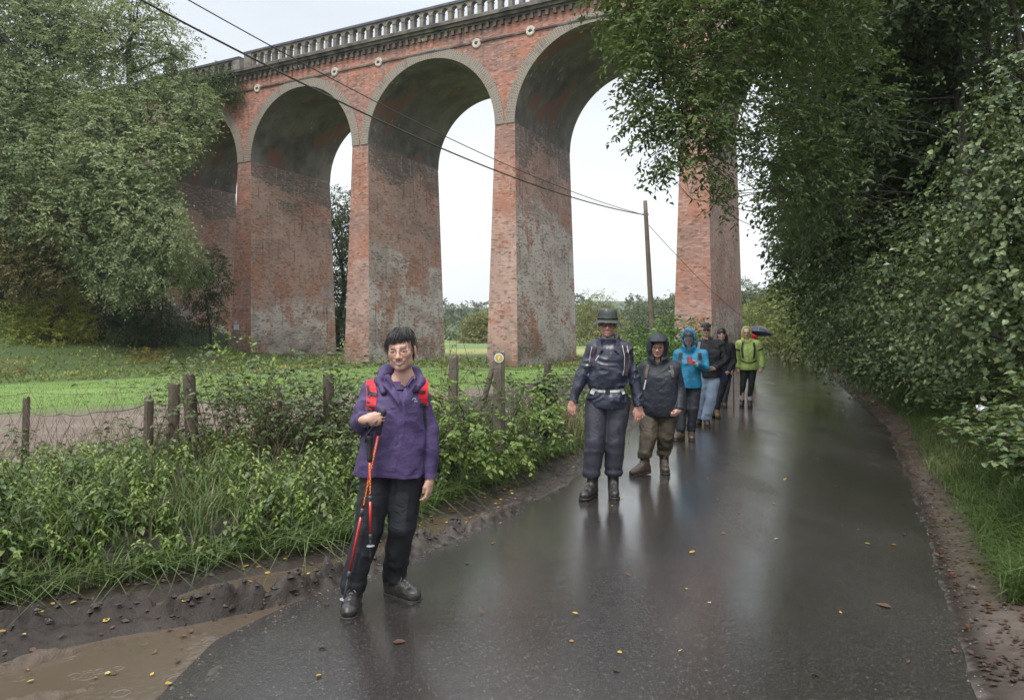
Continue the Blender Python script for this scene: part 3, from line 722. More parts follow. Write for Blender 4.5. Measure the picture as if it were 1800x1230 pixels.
tree('hazel_bush', 'yellow green bush at the foot of the left trees, turning for autumn', 'bush', base_at(100, 46),
     CL([(60, 560, 45, 1.2), (110, 550, 45, 1.3, .1), (150, 570, 45, .9, .1), (90, 590, 44, 1.0), (40, 595, 44, .9), (130, 520, 46, .8, .1), (10, 560, 45, 1.2, -.2)]), M_LYEL, M_BARK, 16, .1, 'bushes below the left trees', leaf=.16, L=.5, dens=1.9, flat=.4)
tree('dark_gap_fill', 'added dark leaf mass standing for the shaded gap under the left edge trees', 'bush', base_at(-10, 50),  # dark leaves put in where the trees leave only a dark gap
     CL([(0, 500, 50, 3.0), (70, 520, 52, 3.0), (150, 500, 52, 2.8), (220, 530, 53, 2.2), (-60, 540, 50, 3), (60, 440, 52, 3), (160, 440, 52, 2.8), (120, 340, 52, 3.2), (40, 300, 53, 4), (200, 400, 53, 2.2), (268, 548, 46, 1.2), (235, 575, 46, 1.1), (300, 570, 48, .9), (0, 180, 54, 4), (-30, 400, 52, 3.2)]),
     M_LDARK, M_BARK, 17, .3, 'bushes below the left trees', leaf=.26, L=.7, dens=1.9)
tree('elder_bush', 'small dark elder growing against the left pier', 'bush', base_at(370, 51),
     CL([(370, 460, 50, 1.1, -.1), (385, 500, 50, .9), (350, 520, 51, 1.0, -.1), (380, 550, 50, .8), (330, 480, 51, 1.0), (345, 570, 50, .6)]), M_LDARK, M_BARK, 18, .1, 'bushes below the left trees', leaf=.17, L=.45, dens=1.5)
tree('ivy_clump', 'thick ivy clump climbing the viaduct face up to the parapet', 'ivy', at(376, 160, 56.0),
     [(VP(23.6, -.5, Z_CO - .6), (1.1, .7, 1.3), 0.), (VP(24.8, -.4, Z_CO - .3), (1.2, .7, 1.4), .05), (VP(26.2, -.4, Z_CO - .7), (1.3, .7, 1.6), 0), (VP(23.2, -.4, Z_CO - 1.3), (.7, .5, .8), 0.), (VP(27.8, -.4, Z_CO - .2), (1.4, .7, 1.5), 0)],
     M_LIVY, M_BARK, 19, .06, leaf=.15, L=.35, dens=1.1)
tree('oak_tree', 'dark green oak standing behind the viaduct between the two left piers', 'tree', base_at(592, 74),
     CL([(592, 360, 72, 2.0, .1), (580, 420, 72, 2.5), (610, 460, 73, 2.6, .05), (585, 520, 73, 2.8), (612, 560, 73, 2.5), (570, 380, 74, 2.0), (640, 480, 75, 3), (620, 400, 74, 2.2), (592, 600, 73, 1.8)]), M_LDARK, M_BARK, 20, .35, leaf=.3, L=.8, dens=1.2)
# far willows and hedge seen through the arches
tree('willow_tree', 'rounded gold green willow beyond the meadow, left of the middle pier', 'tree', base_at(842, 150),
     CL([(840, 572, 150, 3.0), (848, 590, 150, 3.6), (835, 600, 148, 3.0), (856, 570, 150, 2.6), (830, 583, 150, 2.0)]), M_LWIL, M_BARK, 21, .3, 'willows beyond the meadow', leaf=.55, L=1.2, dens=1.5, twig=2)
tree('willow_tree', 'gold green willow with a bare twiggy crown behind the man in the brimmed hat', 'tree', base_at(1040, 120),
     CL([(1022, 575, 118, 3.3), (1050, 560, 118, 3.2, .1), (1015, 600, 115, 2.8), (1045, 595, 115, 3.2), (1075, 580, 118, 3.0), (1040, 530, 120, 1.8, .1), (1065, 535, 120, 1.6), (1085, 600, 115, 2.4), (1030, 545, 120, 1.6, .1)]), M_LWIL, M_BARK2, 22, .3, 'willows beyond the meadow', leaf=.42, L=1.3, dens=.95, twig=12)
tree('willow_tree', 'greener willow thicket between the telegraph pole and the right pier', 'tree', base_at(1120, 130),
     CL([(1105, 575, 130, 3.0), (1130, 565, 130, 3.0), (1155, 560, 135, 3.4), (1175, 560, 135, 3.4), (1120, 595, 125, 2.6), (1150, 590, 125, 2.8), (1180, 545, 140, 3.2)]), M_LFAR, M_BARK2, 23, .3, 'willows beyond the meadow', leaf=.5, L=1.2, dens=1.3, twig=4)
# distant woods: one mass of crowns nobody could count
lv = Leaves(31); R_ = np.random.RandomState(31)
for k in range(150):
    X = R_.uniform(-300, 420); Y = R_.uniform(300, 460)
    zb = float(gz(np.array([X]), np.array([Y]))[0]); h = R_.uniform(7, 12)
    lv.clump((X, Y, zb + h * .5), (h * .7, h * .7, h * .62), 120, 6, 2.4, 1.5, .2, .5, .7, tone=R_.uniform(-.25, .2))
for k in range(60):
    Y = R_.uniform(170, 250); X = R_.uniform(-.22, .40) * Y
    zb = float(gz(np.array([X]), np.array([Y]))[0]); h = R_.uniform(3, 5)
    lv.clump((X, Y, zb + h * .45), (h * .9, h * .9, h * .6), 100, 6, 1.4, .8, .2, .5, .7, tone=R_.uniform(-.25, .25))
tag(lv.build('distant_woods', M_LFAR), 'hazy green woods along the far side of the valley', 'woods', kind='stuff')

M_LASH2 = leafmat('near_ash_leaves', [(.022, .040, .014), (.070, .110, .036), (.125, .175, .062), (.20, .25, .095)], .55, .25, .35)  # near black low end paints the deep shade among the leaves
# ---- right hand side of the lane
tree('overhanging_ash', 'leafy ash whose long branches overhang the lane at the top right', 'tree', [10.2, 13.0, 2.6],
     CL([(1115, 15, 10.5, (.55, .7, .5), .1), (1090, -30, 10.5, .6, .1), (1160, 70, 10, .62, .15), (1110, 120, 10, (.42, .4, .22), .2), (1180, 160, 10, .62, .1), (1145, 185, 10.2, (.42, .4, .4), .1), (1165, 262, 10.2, (.30, .4, .35), .05), (1215, 235, 10, .5, .05),
         (1230, 60, 10, .7, .1), (1250, 150, 10.3, .7, .05), (1250, 288, 10.5, (.36, .5, .36), 0), (1300, 60, 10.8, .8, .05), (1310, 185, 11, .6), (1395, 300, 11.6, .45, -.05), (1285, 350, 11.2, (.16, .3, .2), -.05), (1380, 20, 11.3, .8),
         (1395, 245, 11.5, .7, -.05), (1430, 330, 12, .7, -.05), (1440, 30, 11.8, .9), (1160, -90, 10.5, 1.0), (1290, -110, 10.8, 1.1), (1420, -110, 11, 1.1), (1400, 395, 13, .45, -.1), (1470, 170, 12.2, .9, -.1), (1200, 5, 10.5, .7, .1), (1340, -30, 10.6, .9)]),  # unseen clumps above the frame are added for the shade they cast
     M_LASH2, M_BARK, 41, .08, leaf=.095, L=.36, dens=1.75, droop=.22, twig=6, k=9, wr=.44, trunk_to=at(1720, -200, 13.2), six=False, lk=.16, lf=.45, bend=.22, spread=.7)
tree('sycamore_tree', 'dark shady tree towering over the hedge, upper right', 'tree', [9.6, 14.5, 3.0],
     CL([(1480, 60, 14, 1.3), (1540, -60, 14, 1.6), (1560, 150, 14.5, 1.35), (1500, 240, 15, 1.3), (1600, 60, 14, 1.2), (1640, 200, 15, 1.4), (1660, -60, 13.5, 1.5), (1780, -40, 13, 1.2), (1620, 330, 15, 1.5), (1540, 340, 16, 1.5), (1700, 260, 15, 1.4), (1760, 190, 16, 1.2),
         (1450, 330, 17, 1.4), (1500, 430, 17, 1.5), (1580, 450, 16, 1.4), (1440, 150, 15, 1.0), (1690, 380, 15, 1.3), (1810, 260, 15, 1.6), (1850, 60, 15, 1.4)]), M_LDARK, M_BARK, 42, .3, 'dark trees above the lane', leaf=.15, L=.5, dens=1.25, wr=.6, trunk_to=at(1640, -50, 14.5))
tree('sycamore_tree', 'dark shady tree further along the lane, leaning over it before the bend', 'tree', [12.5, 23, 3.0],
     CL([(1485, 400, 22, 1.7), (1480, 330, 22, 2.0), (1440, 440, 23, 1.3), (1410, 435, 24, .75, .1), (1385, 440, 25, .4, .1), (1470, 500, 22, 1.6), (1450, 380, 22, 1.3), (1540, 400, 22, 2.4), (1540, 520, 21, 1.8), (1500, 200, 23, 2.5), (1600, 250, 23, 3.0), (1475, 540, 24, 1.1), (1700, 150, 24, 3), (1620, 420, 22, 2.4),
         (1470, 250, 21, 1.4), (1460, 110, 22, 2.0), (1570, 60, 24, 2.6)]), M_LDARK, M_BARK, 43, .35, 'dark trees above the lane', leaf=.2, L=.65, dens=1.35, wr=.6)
for i, (px, Y, h) in enumerate(((1722, 13.6, 6), (1772, 14.2, 6), (1756, 15.5, 6.5))):
    b = base_at(px, Y); p, r_ = limb((0, 0, -.5), (.1 * (i - 1) - .2, .3, 8.0), .13 - .02 * i, .07, np.random.RandomState(60 + i), .03, 9)
    o = thing('tree_trunk', ['bare dark trunk against the sky, left one of the three at the top right', 'bare dark trunk at the top right, the one nearest the edge of the photo', 'thin bare trunk between its two thicker neighbours at the top right'][i], 'tree', b, 'bare trunks at the top right')
    mb = MB(); mb.add(*tube(p, r_, 9)); mb.build('trunk', M_BARK, o, True)
    mb = MB()
    for q in range(7):
        a = p[3 + q % 5]; pp, rr2 = limb(a, a + np.array([math.cos(q * 2.2), .4 * math.sin(q * 2.2), .9]) * 1.2, .035, .008, np.random.RandomState(70 + q), .15, 5); mb.add(*tube(pp, rr2, 5, False))
    mb.build('branch', M_BARK, o, True)
tree('ivy_thicket', 'tall ivy covered thicket at the right edge of the photo', 'thicket', [5.6, 7.6, .9],
     CL([(1790, 250, 8.3, (.75, .7, .7), .1), (1750, 340, 8.2, (.7, .6, .6), .05), (1820, 370, 7.6, .7, .1), (1700, 420, 8.6, (.6, .6, .5)), (1770, 460, 7.8, .65, .1), (1690, 490, 9.0, .6, 0), (1650, 515, 9.8, .5, 0), (1830, 530, 7.2, .6, .05), (1750, 560, 8.0, .6), (1680, 580, 9.0, .6),
         (1840, 180, 8.4, .8), (1880, 320, 7.6, .8), (1640, 590, 10.5, .45, .05), (1775, 640, 7.8, .35, .1)]), M_LIVY, M_BARK, 44, .07, leaf=.064, L=.28, dens=1.15, spread=.85, wr=.8, six=True, k=6, twig=4, shell=.6, flat=.35, droop=.6)
tree('hawthorn_hedge', 'dark overgrown hedge along the right verge where the lane runs straight', 'hedge', [7.9, 12.5, .8],
     CL([(1640, 500, 12, 1.0), (1600, 540, 13, 1.0), (1560, 560, 14, 1.0), (1590, 470, 14, 1.2), (1530, 580, 16, 1.1), (1520, 500, 17, 1.3), (1490, 570, 19, 1.2), (1490, 600, 21, .6), (1550, 610, 14.5, .7), (1600, 610, 12.5, .7), (1490, 545, 23, 1.1), (1640, 600, 11.5, .7), (1570, 480, 16, 1.4)]),
     M_LIVY, M_BARK, 45, .08, 'hedges along the right of the lane', leaf=.09, L=.38, dens=1.2, wr=.65, spread=.8, shell=.6, droop=.5, flat=.5)
tree('mixed_hedge', 'lighter green scrub on the bank where the lane bends away', 'hedge', base_at(1420, 42),
     CL([(1420, 570, 36, 1.6, .1), (1450, 590, 30, 1.2), (1400, 585, 42, 1.6, .1), (1380, 548, 50, 2.0, .15), (1350, 560, 60, 1.9, .15), (1325, 572, 75, 2.2, .1), (1400, 540, 45, 2.0, 0), (1370, 590, 62, 1.7), (1345, 592, 80, 2.0), (1430, 545, 34, 1.5), (1310, 585, 90, 2.6), (1435, 500, 36, 1.5, -.1), (1410, 510, 44, 1.8, 0)]),
     leafmat('scrub_leaves', [(.10, .13, .045), (.16, .20, .07), (.23, .26, .09), (.30, .28, .10)], .5, .3), M_BARK, 46, .12, 'hedges along the right of the lane', leaf=.24, L=.7, dens=1.3, wr=.55)
tree('maple_tree', 'small maple with a bright yellow patch above the bend in the lane', 'tree', base_at(1382, 52),
     CL([(1380, 527, 50, 1.0, .2), (1368, 535, 51, .8), (1390, 520, 50, .7, .2)]), M_LYEL, M_BARK, 47, .1, leaf=.22, L=.5, dens=1.3)
tree('distant_oak', 'round dark tree on the skyline just right of the right pier', 'tree', base_at(1306, 120),
     CL([(1306, 520, 118, 2.6), (1298, 545, 118, 2.6), (1318, 540, 118, 2.4), (1312, 565, 118, 2.6)]), M_LFAR, M_BARK, 48, .3, leaf=.5, L=1.2, dens=1.5)
tree('laurel_bush', 'bright green bush beside the foot of the right pier, behind the walkers', 'bush', [6.3, 22, -.2],
     CL([(1180, 600, 21, .7, .1), (1150, 615, 20, .6, .1), (1120, 615, 20, .5), (1165, 640, 19, .5), (1205, 590, 22, .6, .0), (1110, 650, 17, .5)]), leafmat('laurel_leaves', [(.05, .10, .02), (.09, .17, .035), (.14, .24, .06)], .35, .3), M_BARK, 49, .05, leaf=.15, L=.4, dens=1.0, wr=.5, six=False)
# ------------------------------------------------------------------ verge vegetation, fence, pole, wires
FN = np.array([(-12, 7.6), (-8, 7.2), (-6.0, 7.0), (-4.3, 6.9), (-3.0, 7.1), (-1.8, 7.5), (-.62, 8.1), (-.14, 8.5), (.45, 9.7), (1.2, 12), (2.2, 15.6), (3.3, 19.5), (8, 33)])
def fence_y(X): return np.interp(X, FN[:, 0], FN[:, 1])
M_GRASS = leafmat('verge_grass', [(.045, .080, .022), (.085, .135, .038), (.14, .195, .062), (.30, .27, .14)], .4, .25)
M_NET = leafmat('nettle_leaves', [(.028, .048, .013), (.085, .138, .030), (.175, .255, .058), (.31, .37, .10)], .38, .28)  # wide dark to bright range paints deep shade into single leaves
M_BRA = leafmat('bramble_leaves', [(.018, .034, .011), (.050, .085, .028), (.105, .155, .055), (.21, .22, .09)], .36, .2)  # darkest tones stand in for shade deep in the tangle
M_STEM = leafmat('dead_stems', [(.06, .035, .025), (.12, .08, .05), (.22, .17, .11)], .6, 0)

def prisms(mb, P, r, tones, rl):
    """P (n,m,3) polylines as thin three sided stems; r (n,) base radius"""
    n, m = P.shape[:2]; T = unit(np.gradient(P, axis=1)); A = unit(np.cross(T, [.3, .9, .2])); B = np.cross(T, A)
    tp = np.linspace(1, .35, m)[None, :, None] * np.asarray(r)[:, None, None]
    V = np.stack([P + tp * (A * math.cos(a) + B * math.sin(a)) for a in (0, 2.094, 4.189)], 2)   # n,m,3,3
    i = (np.arange(n) * m * 3)[:, None, None]; j = (np.arange(m - 1) * 3)[None, :, None]; k = np.arange(3)[None, None]; k2 = (k + 1) % 3
    q = np.stack([i + j + k, i + j + k2, i + j + 3 + k2, i + j + 3 + k], -1).reshape(-1, 4)
    mb.add(V.reshape(-1, 3), [q]); rl.append(np.repeat(np.clip(tones, 0, 1), m * 3))

def blades(mb, rl, base, h, R, lean=.5, wid=.006, tones=None):
    n = len(base); a = R.rand(n) * 6.283; d = np.stack([np.cos(a), np.sin(a), 0 * a], 1); s = np.stack([-np.sin(a), np.cos(a), 0 * a], 1)
    ln = (lean * (.4 + R.rand(n)))[:, None]; h = h[:, None]; m = 4; rows = []
    for t in np.linspace(0, 1, m):
        c_ = base + d * ln * h * t ** 2 + np.array([0, 0, 1.]) * h * (t - .45 * ln * t ** 3)
        wv = wid * (1 - t ** 1.6) * (.6 + .8 * R.rand(n)[:, None])
        rows += [c_ - s * wv, c_ + s * wv]
    V = np.stack(rows, 1); i = np.arange(n)[:, None] * (2 * m)
    q = np.concatenate([i + np.array([[2 * k, 2 * k + 1, 2 * k + 3, 2 * k + 2]]) for k in range(m - 1)])
    mb.add(V.reshape(-1, 3), [q]); rl.append(np.repeat(np.clip(tones, 0, 1), 2 * m))

def scatter(R, n, x0, x1, y0, y1, ok):
    P = np.stack([R.uniform(x0, x1, n), R.uniform(y0, y1, n)], 1); return P[ok(P)]
def drop(P): return np.concatenate([P, gz(P[:, 0], P[:, 1])[:, None]], 1)
def vis(P, m=.10): return (np.abs(P[:, 0] / np.maximum(P[:, 1], .1)) < .703 + m)

R = np.random.RandomState(101)
inbank = lambda P: (P[:, 0] < lx(BL, P[:, 1]) + .05 * R.randn(len(P)) - .02) & (P[:, 1] < fence_y(P[:, 0]) + 1.1) & vis(P)
# long grass on the left bank
mb = MB(); rl = []
P = np.concatenate([scatter(R, 60000, -7, 1, 3.0, 9, inbank), scatter(R, 15000, -1, 7, 8, 24, inbank)])
nn = fbm(np.c_[P, 0 * P[:, 0]], 1.3, 2, 3); P = P[(nn > -.05) | (R.rand(len(P)) < .22)][:20000]; B3 = drop(P)
edge = np.clip((lx(BL, P[:, 1]) - P[:, 0]) / .5, 0, 1)
h = (.12 + .26 * R.rand(len(P)) ** 1.5) * (.55 + .45 * edge)
dry = (R.rand(len(P)) < .10) * .5
blades(mb, rl, B3, h, R, .9, .0045, .42 + .35 * (R.rand(len(P)) - .5) + dry)
# overhanging fringe leaning over the cut edge of the bank
t = R.uniform(3.2, 12, 2600); P = np.stack([lx(BL, t) - .02 - .08 * R.rand(2600), t], 1); P = P[vis(P)]
blades(mb, rl, drop(P), .22 + .22 * R.rand(len(P)), R, 1.7, .005, .45 + .4 * (R.rand(len(P)) - .5))
tag(mb.build('verge_grass', M_GRASS, attrs={'rnd': np.concatenate(rl)}), 'long wet grass hanging over the muddy edge on the left bank', 'grass', kind='stuff')
# nettles
def nettles(P, hh, name, label, leafL=.056, mat=M_NET, npair=11, kind='stuff', seed=3, tone=0., wr=.48):
    R = np.random.RandomState(seed); B3 = drop(P); n = len(P); m = 6
    lean = np.c_[R.randn(n, 2) * .22, np.ones(n)]
    t = np.linspace(0, 1, m); S = B3[:, None] + lean[:, None] * (hh[:, None] * t[None])[..., None] + np.c_[R.randn(n, 2), np.zeros(n)][:, None] * (t ** 2)[None, :, None] * .08
    mb = MB(); rl = []; prisms(mb, S, np.full(n, .0028), np.full(n, .3) + .2 * R.rand(n), rl)
    lv = Leaves(seed); lv.mb = mb; lv.rnd = rl
    pt = vnoise(np.c_[P, 0 * P[:, 0]], 2.2, 4) + .5 * R.randn(n)
    for k in range(npair):
        f = .25 + .75 * (k + R.rand(n) * .5) / npair; f = np.clip(f, 0, .999)
        i = (f * (m - 1)).astype(int); g_ = (f * (m - 1) - i)[:, None]
        p = S[np.arange(n), i] * (1 - g_) + S[np.arange(n), np.minimum(i + 1, m - 1)] * g_
        a = R.rand(n) * 6.283
        for s_ in (0, math.pi):
            d = np.stack([np.cos(a + s_), np.sin(a + s_), -.35 + .35 * R.randn(n) * .5 + .3 * (f - .5)], 1)
            up = np.array([0, 0, 1.]) + R.randn(n, 3) * .25 + d * .3
            lv.put(p, d, up, leafL * (1.15 - .55 * f) * (.75 + .5 * R.rand(n)), wr, True, .25, tone, .40, (f - .6) * .5 + .25 * pt)
    return tag(mb.build(name, mat, attrs={'rnd': np.concatenate(rl)}), label, 'plants', kind=kind)
P = scatter(R, 7500, -7, .9, 3.3, 9.3, lambda P: inbank(P) & (P[:, 0] < lx(BL, P[:, 1]) - .16)); P = P[(fbm(np.c_[P, 0 * P[:, 0]], .9, 2, 6) > -.30)]
hh = (.16 + .34 * R.rand(len(P)) ** 1.3) * np.clip(.45 + (lx(BL, P[:, 1]) - P[:, 0]) * .6, .4, 1.0) * (.75 + .5 * smoothstep(-2.8, -1.2, P[:, 0]))
q_ = R.rand(len(P)) < .68
nettles(P[q_], hh[q_], 'nettles', 'bright green nettles massed on the near left bank below the fence')
nettles(P[~q_][::2], hh[~q_][::2] * 1.15, 'broad_leaved_weeds', 'darker broad leaved weeds mixed among the nettles of the left bank', .085, M_BRA, 7, seed=13, wr=.6)
P = scatter(R, 6500, 0, 14, 8.5, 38, lambda P: inbank(P) & (P[:, 0] < lx(BL, P[:, 1]) - .1))
nettles(P, .35 + .55 * R.rand(len(P)), 'hedge_plants', 'leafy green plants along the left verge beside the walkers', .10, M_NET, 7, seed=5)
# brambles: arching canes with leaves in threes
def brambles(P, hh, name, label, seed, mat=M_BRA, nl=11, leafL=.055, reach=.8, cane=.0035, dirv=None):
    R = np.random.RandomState(seed); B3 = drop(P); n = len(P); m = 9; a = R.rand(n) * 6.283
    d = np.stack([np.cos(a), np.sin(a), 0 * a], 1)
    if dirv is not None: d = unit(d * .7 + dirv)
    t = np.linspace(0, 1, m)[None, :, None]; rc = (reach * (.5 + R.rand(n)))[:, None, None]
    S = B3[:, None] + d[:, None] * rc * t ** 1.3 + np.array([0, 0, 1.]) * (hh[:, None, None] * (np.sin(t * (1.9 + .5 * R.rand(n)[:, None, None]))))
    S = S + vnoise(S * 1., 4, 2)[..., None] * np.array([.05, .05, .04]) * t
    mb = MB(); rl = []; prisms(mb, S, cane * (.7 + .6 * R.rand(n)), .1 + .5 * R.rand(n), rl); stem = mb.build('cane', M_STEM, None, attrs={'rnd': np.concatenate(rl)})
    lv = Leaves(seed)
    for k in range(nl):
        f = .12 + .86 * (k + R.rand(n)) / nl; f = np.clip(f, 0, .99); i = (f * (m - 1)).astype(int); g_ = (f * (m - 1) - i)[:, None]
        p = S[np.arange(n), i] * (1 - g_) + S[np.arange(n), np.minimum(i + 1, m - 1)] * g_
        sd = unit(np.c_[R.randn(n, 2), .4 + .3 * R.randn(n)]); q = p + sd * .05
        for o_ in (-.9, 0, .9):
            c_, s_ = math.cos(o_), math.sin(o_); dd = np.stack([sd[:, 0] * c_ - sd[:, 1] * s_, sd[:, 0] * s_ + sd[:, 1] * c_, sd[:, 2] * .3 - .2], 1)
            lv.put(q, dd, np.array([0, 0, 1.]) + R.randn(n, 3) * .35, leafL * (.7 + .6 * R.rand(n)), .62, True, .15, 0, .7)
    o = tag(lv.build(name, mat), label, 'brambles', kind='stuff'); stem.parent = o; return o
P = scatter(R, 1500, -7.2, .9, 5.6, 9.6, lambda P: vis(P, .2) & (P[:, 1] > fence_y(P[:, 0]) - .30) & (P[:, 1] < fence_y(P[:, 0]) + 1.1))
P = P[R.rand(len(P)) < np.where(P[:, 0] < -3.4, .30, np.where(P[:, 0] > -1.6, .7, 1.0))]
brambles(P, (.25 + .85 * R.rand(len(P)) ** 1.2) * np.where(P[:, 0] < -3.4, .6, 1.0), 'brambles', 'tangled brambles growing through the wire fence on the left', 7)
P = scatter(R, 1600, .2, 9, 9, 32, lambda P: (P[:, 0] < lx(BL, P[:, 1]) - .35) & (P[:, 1] < fence_y(P[:, 0]) + 1.0))
brambles(P, .55 + .5 * R.rand(len(P)), 'bramble_hedge', 'bramble hedge on the left verge behind the man in the brimmed hat', 8, leafL=.08)
# dry dead stems and grasses round the fence
mb = MB(); rl = []
P = scatter(R, 5200, -7, 2.5, 4.2, 13, lambda P: vis(P) & (P[:, 0] < lx(BL, P[:, 1]) - .25) & (P[:, 1] < fence_y(P[:, 0]) + 1.2) & (R.rand(len(P)) < np.clip(1.3 - np.abs(P[:, 1] - fence_y(P[:, 0])) * .55, .12, 1))); B3 = drop(P); n = len(P)
t = np.linspace(0, 1, 5)[None, :, None]; a = R.rand(n) * 6.28
S = B3[:, None] + np.array([0, 0, 1.]) * t * (.35 + .65 * R.rand(n))[:, None, None] + np.stack([np.cos(a), np.sin(a), 0 * a], 1)[:, None] * t ** 1.5 * .35
S = S + np.stack([vnoise(S, 5, 3), vnoise(S, 5, 8), 0 * S[..., 0]], -1) * .06 * t
prisms(mb, S, .0022 * (.6 + .8 * R.rand(n)), R.rand(n), rl)
tag(mb.build('dead_stems', M_STEM, attrs={'rnd': np.concatenate(rl)}), 'dry brown stems standing among the brambles by the fence', 'dead stems', kind='stuff')
# bleached grass tuft by the ivy stump, weeds of the meadow edge
mb = MB(); rl = []
P = scatter(R, 26000, -45, 8, 26, 60, lambda P: vis(P, .02) & (P[:, 0] < lx(BL, P[:, 1]) - 5) & (P[:, 1] > np.minimum(41 + (P[:, 0] + 10.9) * 1.35, 42.5) + 1.5 * vnoise(np.c_[P, P[:, 0] * 0], .3, 1)))
blades(mb, rl, drop(P), .08 + .22 * R.rand(len(P)) ** 2, R, .9, .05, .35 + .6 * (vnoise(np.c_[P, 0 * P[:, 0]], .35, 4) > .25) * R.rand(len(P)) + .2 * R.rand(len(P)))
tag(mb.build('meadow_weeds', leafmat('meadow_weed_leaves', [(.06, .10, .025), (.12, .175, .045), (.20, .25, .06), (.40, .34, .09)], .6, .3), attrs={'rnd': np.concatenate(rl)}), 'rough yellowing weeds in front of the trees and piers', 'weeds', kind='stuff')
mb = MB(); rl = []
P = scatter(R, 60000, -22, 6, 14, 44, lambda P: vis(P, .02) & (P[:, 1] > 23 + (P[:, 0] + 7.3) * .72) & (P[:, 1] < np.minimum(41 + (P[:, 0] + 10.9) * 1.35, 42.5)) & (P[:, 0] < lx(BL, P[:, 1]) - 3.5))[:32000]
blades(mb, rl, drop(P), .03 + .05 * R.rand(len(P)), R, .7, .010, .45 + .3 * R.rand(len(P)))
tag(mb.build('meadow_grass', leafmat('mown_meadow_grass', [(.09, .155, .032), (.14, .22, .048), (.19, .28, .07)], .5, .3), attrs={'rnd': np.concatenate(rl)}), 'short bright green grass of the meadow', 'grass', kind='stuff')
mb = MB(); rl = []
P = np.array([.75, 10.6]) + R.randn(1200, 2) * [.35, .25]
blades(mb, rl, drop(P), .35 + .4 * R.rand(len(P)), R, .5, .004, .85 + .3 * R.rand(len(P)))
tag(mb.build('dry_grass_tuft', M_GRASS, attrs={'rnd': np.concatenate(rl)}), 'bleached tuft of dry grass beside the ivy covered stump', 'dry grass', kind='stuff')
# autumn bush far left in the weeds
tree('dogwood_bush', 'rusty orange and yellow bush in the rough grass before the left trees', 'bush', base_at(265, 44), CL([(250, 632, 42, .7), (275, 640, 42, .6, .1), (240, 645, 41, .5, .1), (290, 628, 43, .5)]), leafmat('rusty_leaves', [(.16, .07, .03), (.28, .16, .04), (.42, .34, .05)], .5, .3), M_BARK, 77, .04, leaf=.13, L=.35, dens=.7)
tree('bracken_patch', 'low patch of red brown dying bracken at the left edge of the meadow', 'bracken', base_at(30, 36), CL([(20, 655, 34, (1.0, .5, .35)), (50, 662, 33, (.6, .4, .25), .1), (-20, 650, 34, .5)]), leafmat('bracken_leaves', [(.09, .04, .025), (.17, .09, .04), (.30, .26, .05)], .6, .2), M_BARK, 78, .03, leaf=.12, L=.35, dens=.6)
# sapling arching up from the fence, leafy
def spray_plant(name, label, base, tips, mat, seed, leafL=.05, nl=38, r=.006):
    o = thing(name, label, 'sapling', base); R = np.random.RandomState(seed); mb = MB(); lv = Leaves(seed); b = np.array(base)
    for tp in tips:
        p, rr_ = limb((0, 0, -.1), np.array(tp) - b, r, r * .3, R, .10, 10); mb.add(*tube(p, rr_, 5, False))
        f = .35 + .65 * R.rand(nl); i = (f * 9).astype(int).clip(0, 8); q = p[i] + (p[np.minimum(i + 1, 9)] - p[i]) * R.rand(nl, 1)
        sd = unit(R.randn(nl, 3) + [0, 0, .3]); ln = .06 + .12 * R.rand(nl)
        for k in range(5):
            t = (k + 1) / 5; pp = q + sd * (ln * t)[:, None]
            lv.put(pp, sd + R.randn(nl, 3) * .7, np.array([0, 0, 1.]) + R.randn(nl, 3) * .4, leafL * (.6 + .7 * R.rand(nl)), .55, True, .15, .2, .5)
    mb.build('stem', M_BARK, o, True); lv.build('foliage', mat, o)
spray_plant('hawthorn_sapling', 'leafy hawthorn shoots arching above the fence in front of the left pier', [-2.35, 7.6, .2], [at(395, 612, 8.4), at(375, 590, 8.6), at(430, 625, 8.2), at(480, 628, 8.0), at(350, 640, 8.2), at(445, 605, 8.5), at(500, 650, 7.8), at(372, 650, 7.8), at(410, 590, 8.6)], M_NET, 81)
spray_plant('bramble_shoot', 'long bare shoot leaning over the wire between the middle and left piers', [-1.55, 7.6, .2], [at(512, 640, 7.9), at(500, 655, 7.8)], M_BRA, 82, nl=8)
spray_plant('willow_sapling', 'thin leafy willow shoots standing behind the left of the two middle fence posts', [-.9, 9.4, -.1], [at(790, 575, 9.6), at(778, 590, 9.6), at(803, 585, 9.6), at(812, 530, 9.9), at(797, 600, 9.5), at(783, 612, 9.5)], M_LWIL, 83, .035, 16)
tree('currant_bush', 'green leafy bush between the purple walker and the waymarked post', 'bush', [-.75, 7.4, .3], CL([(800, 735, 7.2, .28, .1), (775, 700, 7.4, .22, .05), (830, 760, 7.2, .28, .05), (760, 770, 7.0, .25), (915, 715, 7.9, .28, 0), (950, 740, 8.2, .3, .05), (860, 790, 7.2, .22, .1), (905, 780, 7.7, .28, .05), (960, 700, 8.8, .3)]),
     M_NET, M_STEM if False else M_BARK, 84, .012, leaf=.062, L=.15, dens=.42, wr=.55, six=True, k=6, shell=.3)
tree('elder_sapling', 'dense green growth round the foot of the fence post left of the purple walker', 'bush', [-1.9, 7.2, .25], CL([(570, 720, 7.3, .3, 0), (600, 770, 7.0, .3, .05), (530, 740, 7.2, .3, 0), (590, 690, 7.4, .2), (480, 770, 7, .28), (630, 800, 6.6, .25), (560, 800, 6.6, .25, .1)]),
     M_BRA, M_BARK, 85, .012, leaf=.055, L=.16, dens=.34, wr=.55, six=True, k=6, shell=.2)
